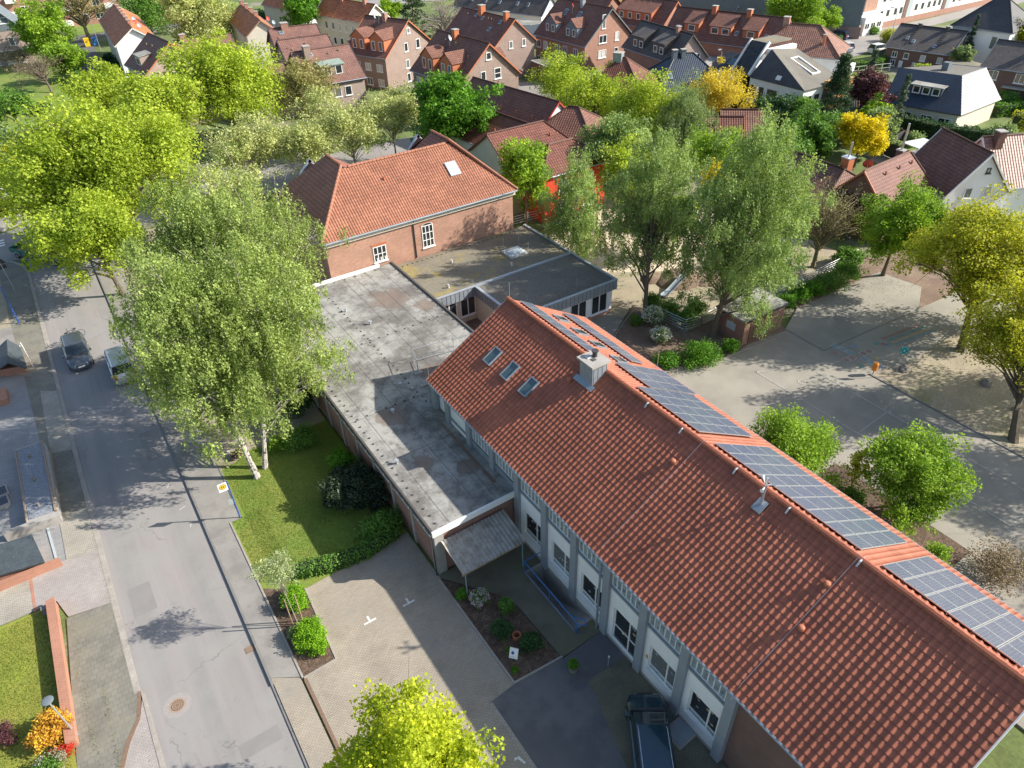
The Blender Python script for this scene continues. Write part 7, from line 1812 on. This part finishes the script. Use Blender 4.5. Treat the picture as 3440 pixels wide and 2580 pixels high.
def gully(label, x, y, rz=0):
    r = empty('drain_grate', (x, y, .01), rz, label, 'drain grate', 'drain grates')
    MB().box(-.24, .24, -.19, .19, -.02, .012).build('frame', 'rust', r)
    b = MB()
    for k in range(8): b.box(-.2 + k * .053, -.175 + k * .053, -.15, .15, .012, .02)
    b.build('bars', 'rust_lid', r)
gully('rusty drain grate at the kerb opposite the round manhole cover', -.26, 25.7)
gully('drain grate beside the dark border of the schoolyard', 46.0, 17.3, R(90))
r = empty('street_lamp', (-8.45, 25.85, .05), 0, 'silver mushroom street lamp on the pavement beside the orange shrub', 'street lamp', 'street lamps')
MB().tube([(0, 0, 0), (-.1, .06, 3.1)], [.05, .035], 8).build('post', 'aluminium', r)
b = MB(); b.sphere((-.1, .06, 3.1), .26, .26, .06, 0, 16, 5, True); b.cyl(-.1, .06, 3.0, 3.1, .16, 14); b.build('lamp_head', 'slate_grey', r)
def lamp(label, x, y, h, arm, az, mat='aluminium'):
    r = empty('street_lamp', (x, y, 0), R(az), label, 'street lamp', 'street lamps')
    MB().tube([(0, 0, 0), (0, 0, h - .6), (arm * .3, 0, h - .1), (arm, 0, h)], [.07, .055, .045, .035], 8).build('post', mat, r)
    b = MB(); b.box(arm - .1, arm + .6, -.13, .13, h - .05, h + .08); b.build('lamp_head', 'zinc_light', r)
lamp('teal street lamp leaning over the junction at the left edge', -3.9, 98.3, 7.5, .6, 200, 'pole_green')
lamp('tall street lamp left of the long orange roof', 18.0, 190, 7, .5, 120)
lamp('curved street lamp behind the cream terrace end at the top', 58, 192, 7, 1.2, 190)
lamp('curved street lamp in front of the grey industrial hall', 120.5, 107, 6, 1.4, 60)
lamp('street lamp beside the charcoal roofed house garage', 99.5, 87, 5.5, 1.0, 200)
lamp('street lamp at the bend of the top right street', 145.8, 85.6, 6.5, .8, 120)
r = empty('yard_lamp', (48.1, 56.5, .1), 0, 'slim dark lamp post at the edge of the sandy playground', 'lamp post')
MB().tube([(0, 0, 0), (0, 0, 3.7)], .06, 8).build('post', 'dark_metal', r); b = MB(); b.cyl(0, 0, 3.7, 3.9, .16, 10); b.build('lamp_head', 'glass_frosted', r)
r = empty('traffic_sign', (-7.15, 77.6, .03), R(8), 'traffic sign post seen from behind with triangle and plate at the left junction', 'traffic sign')
MB().tube([(0, 0, 0), (-.1, 0, 3.4)], .035, 8).build('post', 'zinc_light', r)
b = MB(); b.slab([(-.6, .05, 2.75), (.4, .05, 2.75), (-.1, .05, 3.6)], .03); b.build('triangle', 'dark_metal', r); MB().box(-.5, .3, .03, .06, 2.25, 2.65).build('plate', 'dark_metal', r)
r = empty('flag_post', (-7.35, 70.2, .03), R(0), 'long teal blue post beside the planting strip at the left edge', 'post')
MB().tube([(0, 0, 0), (-.02, .1, 5.6)], [.06, .045], 8).build('post', 'blue_paint', r); b = MB(); b.sphere((-.02, .1, 5.75), .2, .2, .22); b.build('lamp_head', 'dark_metal', r)
r = empty('curved_rail', (-7.0, 61.6, .04), 0, 'white curved steel rail beside the little slate porch', 'railing')
MB().tube([(0, 0, 0), (0, .1, 2.0), (-.05, .3, 2.25), (-.2, .4, 2.2), (-.2, .35, 1.9)], .03, 6).build('rail', 'white', r)
bw = empty('garden_wall', (-8.35, 30, 0), 0, 'low orange brick garden wall running beside the corner lawn', 'wall')
b = MB(); b.prism([(.08, 4.55), (-.27, 4.5), (-.42, -4.7), (-.08, -4.7)], 0, .62); b.build('wall', 'brick_wall', bw)
b = MB(); b.prism([(.13, 4.6), (-.32, 4.55), (-.47, -4.75), (-.03, -4.75)], .62, .7); b.build('coping', 'brick_wall', bw)
MB().box(-.65, -.32, 4.2, 4.5, 0, .5).build('pier', 'stone', bw)
r = empty('milestone', (3.2, 41.1, .12), 0, 'small pale stone post on the path behind the bus stop', 'post')
MB().tube([(0, 0, 0), (0, 0, .5)], [.07, .06], 8).build('post', 'concrete', r); MB().box(-.09, .09, -.09, .09, .5, .53).build('cap', 'white_dull', r)
for (lb, x, y, mt) in (('yellow recycling bin at the end of the dark driveway', 16.3, 195.5, 'yellow_paint'), ('blue recycling bin next to the long orange roofed house', 18.0, 195.5, 'blue_rail')):
    r = empty('wheelie_bin', (x, y, .02), 0, lb, 'bin', 'wheelie bins')
    MB().box(-.5, .5, -.45, .45, .1, 1.6).build('body', mt, r); MB().slab([(-.55, -.5, 1.6), (.55, -.5, 1.6), (.55, .5, 1.75), (-.55, .5, 1.75)], .06).build('lid', mt, r)
# playground
r = empty('litter_bin', (46.6, 21.5, .12), 0, 'orange litter bin on a post at the corner of the bare earth', 'litter bin')
MB().tube([(0, 0, .45), (0, 0, 1.0), (0, 0, 1.1)], [.2, .2, .15], 14).build('bin', 'orange_paint', r); MB().tube([(0, 0, 0), (0, 0, .5)], .04, 6).build('post', 'zinc', r); MB().cyl(0, 0, 1.1, 1.115, .09, 10).build('opening', 'dark_metal', r)
r = empty('sign_post', (47.75, 20.4, .12), R(-58), 'teal square sign with white arrows on a thin post by the litter bin', 'sign')
MB().tube([(0, 0, 0), (0, 0, 2.7)], .025, 6).build('post', 'zinc_light', r)
pn = MB().box(-.28, .28, -.03, -.005, 2.1, 2.66).build('sign_panel', 'teal_paint', r)
b = MB()
for sx in (-1, 1):
    for sz in (-1, 1):
        cx_, cz_ = sx * .17, 2.38 + sz * .17
        b.poly([(cx_ + .06 * sx, -.034, cz_ + .06 * sz), (cx_ - .05 * sx, -.034, cz_ + .03 * sz), (cx_ + .03 * sx, -.034, cz_ - .05 * sz)] if sx * sz > 0 else [(cx_ + .06 * sx, -.034, cz_ + .06 * sz), (cx_ + .03 * sx, -.034, cz_ - .05 * sz), (cx_ - .05 * sx, -.034, cz_ + .03 * sz)])
for x, z in ((-.03, 2.4), (.04, 2.36), (0, 2.32)): b.box(x - .022, x + .022, -.035, -.031, z - .03, z + .05)
b.build('sign_symbols', 'white', pn)
def rock(label, x, y, r_, h_, seed):
    rr = np.random.default_rng(seed)
    b = MB(); b.sphere((x, y, .1), r_, r_ * .8, h_, 0, 10, 6, True)
    vs_ = {}
    out = []
    for v in b.v:
        k_ = tuple(round(q, 3) for q in v)
        if k_ not in vs_: vs_[k_] = 1 + rr.uniform(-.14, .14)
        out.append((x + (v[0] - x) * vs_[k_], y + (v[1] - y) * vs_[k_], v[2] * vs_[k_]))
    b.v = out
    put(b.build('boulder', 'stone', smooth=True), label, 'boulder', 'boulders on the playground')
rock('grey boulder right behind the teal sign', 49.0, 20.5, .48, .42, 1)
rock('dark boulder alone on the sunny bare earth', 52.3, 15.9, .55, .4, 2)
rock('smallest boulder near the trunk of the right hand maple', 50.9, 13.2, .28, .22, 3)
dm = empty('climbing_dome', (43.0, 50.9, .11), 0, 'red geodesic climbing dome on the sand', 'climbing frame')
pts = []
for (el, n_, o_) in ((0, 10, 0), (28, 10, .5), (55, 5, 0), (90, 1, 0)):
    pts.append([(1.5 * math.cos(R(el)) * math.cos(2 * math.pi * (k + o_) / n_), 1.5 * math.cos(R(el)) * math.sin(2 * math.pi * (k + o_) / n_), 1.35 * math.sin(R(el))) for k in range(n_)])
b = MB()
for k in range(10):
    b.tube([pts[0][k], pts[1][k]], .025, 5); b.tube([pts[0][(k + 1) % 10], pts[1][k]], .025, 5); b.tube([pts[0][k], pts[0][(k + 1) % 10]], .025, 5); b.tube([pts[1][k], pts[1][(k + 1) % 10]], .025, 5); b.tube([pts[1][k], pts[2][((k + 1) // 2) % 5]], .025, 5)
for k in range(5): b.tube([pts[2][k], pts[2][(k + 1) % 5]], .025, 5); b.tube([pts[2][k], pts[3][0]], .025, 5)
b.build('frame', 'red_paint', dm)
b = MB()
for q in pts[1]: b.sphere(q, .05, .05, .05)
b.build('joints', 'orange_paint', dm)
def swing_tyre(label, x, y):
    r = empty('spring_rocker', (x, y, .11), 0, label, 'spring rocker', 'spring rockers')
    b = MB(); b.tube([(0, 0, .35), (0, 0, .5)], [.36, .32], 14); b.build('seat', 'dark_metal', r)
    b = MB(); b.tube([(.2 * math.cos(k), .2 * math.sin(k), .015 * k) for k in range(24)], .02, 4); b.build('spring', 'dark_metal', r)
    b = MB(); b.tube([(-.1, -.2, .5), (-.1, -.2, .8), (-.1, .2, .8), (-.1, .2, .5)], .02, 5); b.build('handle', 'dark_metal', r)
swing_tyre('black spring rocker on the sand, left of the two', 45.2, 53.9)
swing_tyre('black spring rocker on the sand, right of the two', 46.3, 53.3)
sd = empty('slide', (41.8, 39.4, .1), R(11), 'steel slide leaning on an earth mound beyond the round shrubs', 'slide')
b = MB()
Z_ = [(0, .2), (.5, .2), (1.2, .35), (3.0, 1.0), (3.5, 1.05)]
for (x0, z0), (x1, z1) in zip(Z_[:-1], Z_[1:]):
    b.poly([(x0, -.25, z0), (x1, -.25, z1), (x1, .25, z1), (x0, .25, z0)])
    for s_ in (-1, 1): b.slab([(x0, s_ * .25, z0), (x1, s_ * .25, z1), (x1, s_ * .28, z1 + .18), (x0, s_ * .28, z0 + .18)], .02)
b.build('chute', 'zinc', sd)
for x, z in ((.4, .2), (3.3, 1.0)):
    b = MB(); b.tube([(x, -.22, 0), (x, -.22, z)], .03, 5); b.tube([(x, .22, 0), (x, .22, z)], .03, 5); b.build('support', 'zinc', sd)
b = MB(); b.sphere((45.6, 41.0, -.4), 3.0, 2.2, 1.2, 0, 24, 8, True); b.sphere((43.6, 42.6, -.3), 1.6, 1.2, .8, 0, 16, 5, True); b.sphere((47.4, 39.2, -.3), 1.8, 1.1, .8, 0, 16, 5, True); b.build('earth_mound', 'soil', kind='structure', smooth=True)
def fence(name, label, pts, h, mat, rails=4, step=2.0, z0=.1, cat='fence', panel=None, pm=None):
    x0, y0 = pts[0]
    r = empty(name, (x0, y0, z0), 0, label, cat, 'fences')
    P = [Vector((x - x0, y - y0, 0)) for x, y in pts]
    b = MB()
    for a, c_ in zip(P[:-1], P[1:]):
        for k in range(rails):
            z = h * (k + 1) / rails - .05
            b.tube([a + Vector((0, 0, z)), c_ + Vector((0, 0, z))], .025, 5)
    b.build('rails', mat, r)
    for a, c_ in zip(P[:-1], P[1:]):
        n_ = max(1, int((c_ - a).length / step))
        for k in range(n_ + 1):
            p = a.lerp(c_, k / n_); MB().tube([p, p + Vector((0, 0, h))], .035, 5).build('post', pm or mat, r)
    if panel:
        b = MB()
        for a, c_ in zip(P[:-1], P[1:]):
            d = (c_ - a).normalized(); nn = Vector((-d.y, d.x, 0)) * .03
            b.prism([tuple((a + nn)[:2]), tuple((a - nn)[:2]), tuple((c_ - nn)[:2]), tuple((c_ + nn)[:2])], .05, h * .97)
        b.build('panel', panel, r)
    return r
fence('metal_fence', 'galvanised rail fence between the round shrubs and the slide', [(38.9, 37.2), (39.4, 34.3), (41, 34.0), (46.2, 34.6)], 1.2, 'aluminium', 5)
fence('metal_fence', 'galvanised rail fence behind the leafy bushes of the yard', [(47.4, 33.2), (61.8, 33.7)], 1.2, 'aluminium', 5)
fence('metal_fence', 'white rail fence between the old school and the playground', [(37.0, 60.5), (43.2, 60.0)], 1.1, 'white', 4, 1.6)
r = empty('notice_board', (41.0, 59.9, .1), 0, 'white notice on the fence between the old school and the playground', 'sign'); MB().box(-.25, .25, -.05, -.02, .7, 1.4).build('panel', 'white', r); MB().box(-.2, .2, -.06, -.05, 1.2, 1.24).build('text_line', 'dark_metal', r)
fence('garden_fence', 'black fence panels round the terrace below the blooming yellow tree', [(88.2, 43.0), (90, 49.6), (95.4, 50.6)], 1.8, 'dark_metal', 2, 2.2, .02, panel='dark_metal')
fence('garden_fence', 'white posted wire fence round the small lawn at the top right', [(119.6, 79.8), (120.5, 76.4), (128, 73.8)], 1.3, 'white', 2, 1.4, .02)
fence('garden_fence', 'grey green slatted fence by the parked white car at the top right', [(132.6, 79.6), (139.8, 79.8)], 1.7, 'pole_green', 3, 1.6, .02, panel='pole_green')
pg = empty('pergola', (90.7, 45.6, 0), R(-12), 'white slatted pergola roof next to the black fence', 'pergola')
b = MB()
for k in range(11): b.box(-1.7 + k * .33, -1.5 + k * .33, -1.3, 1.3, 2.3, 2.42)
b.build('slats', 'white', pg); b = MB(); b.box(-1.8, 1.8, -1.2, -1.1, 2.2, 2.3); b.box(-1.8, 1.8, 1.1, 1.2, 2.2, 2.3); b.build('beams', 'white', pg)
for x in (-1.7, 1.7):
    for y in (-1.15, 1.15): MB().tube([(x, y, 0), (x, y, 2.2)], .06, 6).build('post', 'white', pg)

# ------------------------------------------------------------------ vehicles
def wheel(parent, x, y, r=.33, wd=.22):
    b = MB(); b.tube([(x, y - wd / 2, r), (x, y - wd * .4, r), (x, y + wd * .4, r), (x, y + wd / 2, r)], [r * .9, r, r, r * .9], 18); o = b.build('wheel', 'tyre', parent)
    b = MB(); s_ = 1 if y > 0 else -1
    b.tube([(x, y + s_ * wd * .42, r), (x, y + s_ * (wd * .5 + .012), r)], [r * .64, r * .58], 12); b.build('rim', 'rim', o)
def car(label, x, y, az, paint, kind='suv', L=4.45, W=1.82, H=1.62, detail=True, z=.012, name='parked_car', rails=False):
    r = empty(name, (x, y, z), R(az), label, 'car' if kind != 'van' else 'van', 'cars parked or driving')
    l, w_ = L / 2, W / 2
    belt = .98 if kind != 'van' else 1.1
    hood0 = l - (1.15 if kind != 'van' else .75)
    st = [(-l, .5, .7), (-l + .04, .75, .84), (-l + .14, belt - .04, .93), (-l + .4, belt, .98), (-l + .8, belt, 1), (hood0 - .3, belt, 1), (hood0, belt - .01, .99), (l - .6, belt - .12, .97), (l - .35, belt - .19, .92), (l - .16, belt - .28, .84), (l - .05, belt - .4, .72), (l, .45, .58)]
    rings = []
    for (sx, zt, k) in st:
        w = w_ * k
        zt = max(zt, .46)
        rings.append([(sx, -w * .88, .2), (sx, -w, .36), (sx, -w, max(.4, zt - .3)), (sx, -w * .965, max(.43, zt - .08)), (sx, -w * .84, zt), (sx, 0, zt + .03), (sx, w * .84, zt), (sx, w * .965, max(.43, zt - .08)), (sx, w, max(.4, zt - .3)), (sx, w, .36), (sx, w * .88, .2)])
    b = MB()
    for a, c_ in zip(rings[:-1], rings[1:]):
        for k in range(len(a) - 1): b.poly([a[k], a[k + 1], c_[k + 1], c_[k]][::-1])
        b.poly([a[0], c_[0], c_[-1], a[-1]][::-1])
    b.poly(rings[0][::-1]); b.poly(rings[-1])
    body = b.build('body', paint, r, smooth=True)
    body.data.set_sharp_from_angle(angle=R(38))
    # greenhouse: glass between belt and roof
    rb, rt = -l + (.1 if kind == 'van' else .16), -l + (.22 if kind == 'van' else .5)
    fb_, ft = hood0 + .08, hood0 - (.8 if kind != 'van' else .5)
    wb, wt = w_ * .9, w_ * .74
    zb, zt = belt - .03, H - .05
    bx = [(rb, -wb, zb), (fb_, -wb, zb), (fb_, wb, zb), (rb, wb, zb)]
    tx = [(rt, -wt, zt), (ft, -wt, zt), (ft, wt, zt), (rt, wt, zt)]
    b = MB()
    for k in range(4): b.poly([bx[k], bx[(k + 1) % 4], tx[(k + 1) % 4], tx[k]])
    b.build('windows', 'glass_car', r)
    b = MB()
    R1 = [(rt - .05, -wt * 1.03, zt - .02), (ft + .04, -wt * 1.03, zt - .02), (ft + .04, wt * 1.03, zt - .02), (rt - .05, wt * 1.03, zt - .02)]
    R2 = [(rt + .06, -wt * .86, H), (ft - .1, -wt * .86, H), (ft - .1, wt * .86, H), (rt + .06, wt * .86, H)]
    for k in range(4): b.poly([R1[k], R1[(k + 1) % 4], R2[(k + 1) % 4], R2[k]])
    b.poly(R2)
    b.build('roof', paint, r)
    b = MB()
    for s_ in (-1, 1):
        for q0, q1 in (((rb, wb), (rt, wt)), ((fb_, wb), (ft, wt)), ((rb + (fb_ - rb) * .36, wb), (rb + (fb_ - rb) * .38, wt)), ((rb + (fb_ - rb) * .66, wb), (rb + (fb_ - rb) * .64, wt))):
            b.tube([(q0[0], s_ * (q0[1] + .005), zb), (q1[0], s_ * (q1[1] + .005), zt)], .035, 4)
    b.build('pillars', paint, r)
    MB().box(fb_ - .02, fb_ + .12, -wb * .93, wb * .93, zb + .0, zb + .055).build('cowl', 'dark_metal', r)
    for sx in (-l + .82, l - .88):
        for s_ in (-1, 1): wheel(r, sx, s_ * (w_ - .1))
    for s_ in (-1, 1):
        b = MB(); b.slab([(l - .26, s_ * w_ * .5, .75), (l - .06, s_ * w_ * .45, .62), (l - .12, s_ * w_ * .7, .62), (l - .36, s_ * w_ * .82, .76)], .1); b.build('headlight', 'lamp_clear', r)
        b = MB(); b.box(-l - .015, -l + .1, min(s_ * w_ * .62, s_ * w_ * .86), max(s_ * w_ * .62, s_ * w_ * .86), .68, .95 if kind != 'van' else 1.15); b.build('tail_light', 'lamp_red', r)
        b = MB(); b.box(fb_ - .35, fb_ - .18, min(s_ * (w_ + .02), s_ * (w_ + .17)), max(s_ * (w_ + .02), s_ * (w_ + .17)), .98, 1.13); b.build('mirror', paint, r)
    MB().box(l - .03, l + .02, -.26, .26, .42, .53).build('number_plate', 'plate', r)
    MB().box(-l - .03, -l + .02, -.26, .26, .62, .73).build('number_plate', 'plate', r)
    MB().box(l - .1, l + .0, -.36, .36, .5, .6).build('grille', 'dark_metal', r)
    if rails:
        for s_ in (-1, 1): MB().tube([(rt + .1, s_ * wt * .93, H - .02), (rt + .2, s_ * wt * .93, H + .06), (ft - .3, s_ * wt * .93, H + .06), (ft - .15, s_ * wt * .93, H - .02)], .022, 5).build('roof_rail', 'aluminium', r)
    return r
car('dark grey car carrying two bicycles on its tail, parked on the street', -3.62, 60.7, -90, 'car_grey')
car('silver van seen from behind under the leaning birch', -.95, 56.6, 90, 'car_silver', 'van', 4.4, 1.8, 1.85)
car('dark petrol car with chrome roof rails parked beside the hall', 13.3, 10.1, 55, 'car_teal', 'suv', 4.7, 1.86, 1.55, z=.108, rails=True)
car('dark blue car towing the green trailer round the junction', -3.2, 82.4, -57, 'car_blue')
car('white car on the red forecourt of the white apartment block', 151.5, 96.4, 5, 'car_white', z=.03)
car('silver blue car beside the dark one in front of the apartment block', 146.2, 95.6, 100, 'car_silver', z=.03)
car('dark car half behind the hedge in front of the apartment block', 143.0, 95.4, 100, 'car_blue', z=.03)
car('white car parked at the kerb of the top right street by the hipped house', 135.6, 88.2, 60, 'car_white', z=.03)
car('white car behind the grey green slatted fence', 138.6, 83.0, -10, 'car_white', z=.03)
car('dark car on the street behind the cream terrace end at the top', 64, 196.5, 20, 'car_teal', z=.03)
car('dark car on the side street right of the long orange roof', 27, 207, 0, 'car_grey', z=.03)
car('silver car half hidden in the hedge left of the huge lime tree', -6.4, 104.6, 10, 'car_silver', z=0)
def bicycle(label, x, y, z, rz):
    r = empty('bicycle', (x, y, z), R(rz), label, 'bicycle', 'bicycles on the tail rack')
    for wx in (-.52, .52):
        b = MB(); b.tube([(wx + .34 * math.cos(2 * math.pi * k / 18), 0, .34 + .34 * math.sin(2 * math.pi * k / 18)) for k in range(19)], .018, 5, cap=False)
        for k in range(6): b.tube([(wx, 0, .34), (wx + .33 * math.cos(math.pi * k / 3), 0, .34 + .33 * math.sin(math.pi * k / 3))], .004, 3, cap=False)
        b.build('wheel', 'tyre', r)
    b = MB(); A, B_, C_, D_ = (-.52, 0, .34), (-.1, 0, .3), (-.22, 0, .8), (.35, 0, .82)
    for p, q in ((A, B_), (B_, C_), (C_, A), (C_, D_), (B_, D_), (D_, (.52, 0, .34)), (D_, (.32, 0, .98))): b.tube([p, q], .022, 5)
    b.build('frame', 'dark_metal', r)
    MB().box(-.35, -.1, -.06, .06, .88, .94).build('saddle', 'dark_metal', r); MB().tube([(-.22, 0, .8), (-.22, 0, .9)], .015, 4).build('seat_post', 'dark_metal', r)
    MB().tube([(.3, -.3, 1.0), (.34, 0, .98), (.3, .3, 1.0)], .018, 5).build('handlebar', 'dark_metal', r)
bicycle('bicycle nearest the tailgate of the dark grey car', -3.7, 63.15, .45, 3)
bicycle('outer bicycle on the rack of the dark grey car', -3.45, 63.5, .45, 183)
MB().box(-4.1, -3.1, 62.85, 63.6, .4, .45).build('rack', 'dark_metal', label='black bicycle rack on the tow bar of the dark grey car', cat='bicycle rack')
tl = empty('trailer', (-5.5, 85.5, .012), R(-57), 'open green box trailer hitched to the dark blue car', 'trailer')
b = MB(); b.box(-1.2, 1.2, -.62, .62, .45, .55); b.build('floor', 'timber', tl)
b = MB()
for (x0, x1, y0, y1) in ((-1.25, 1.25, -.67, -.62), (-1.25, 1.25, .62, .67), (-1.25, -1.2, -.62, .62), (1.2, 1.25, -.62, .62)): b.box(x0, x1, y0, y1, .45, .95)
b.build('side_walls', 'green_paint', tl)
for s_ in (-1, 1):
    wheel(tl, 0, s_ * .8, .3, .18); b = MB(); b.tube([(-.36, s_ * .8, .34), (-.25, s_ * .8, .62), (0, s_ * .8, .7), (.25, s_ * .8, .62), (.36, s_ * .8, .34)], .05, 5); b.build('mudguard', 'zinc', tl)
MB().tube([(1.2, 0, .42), (2.2, 0, .45)], .04, 6).build('drawbar', 'zinc', tl)
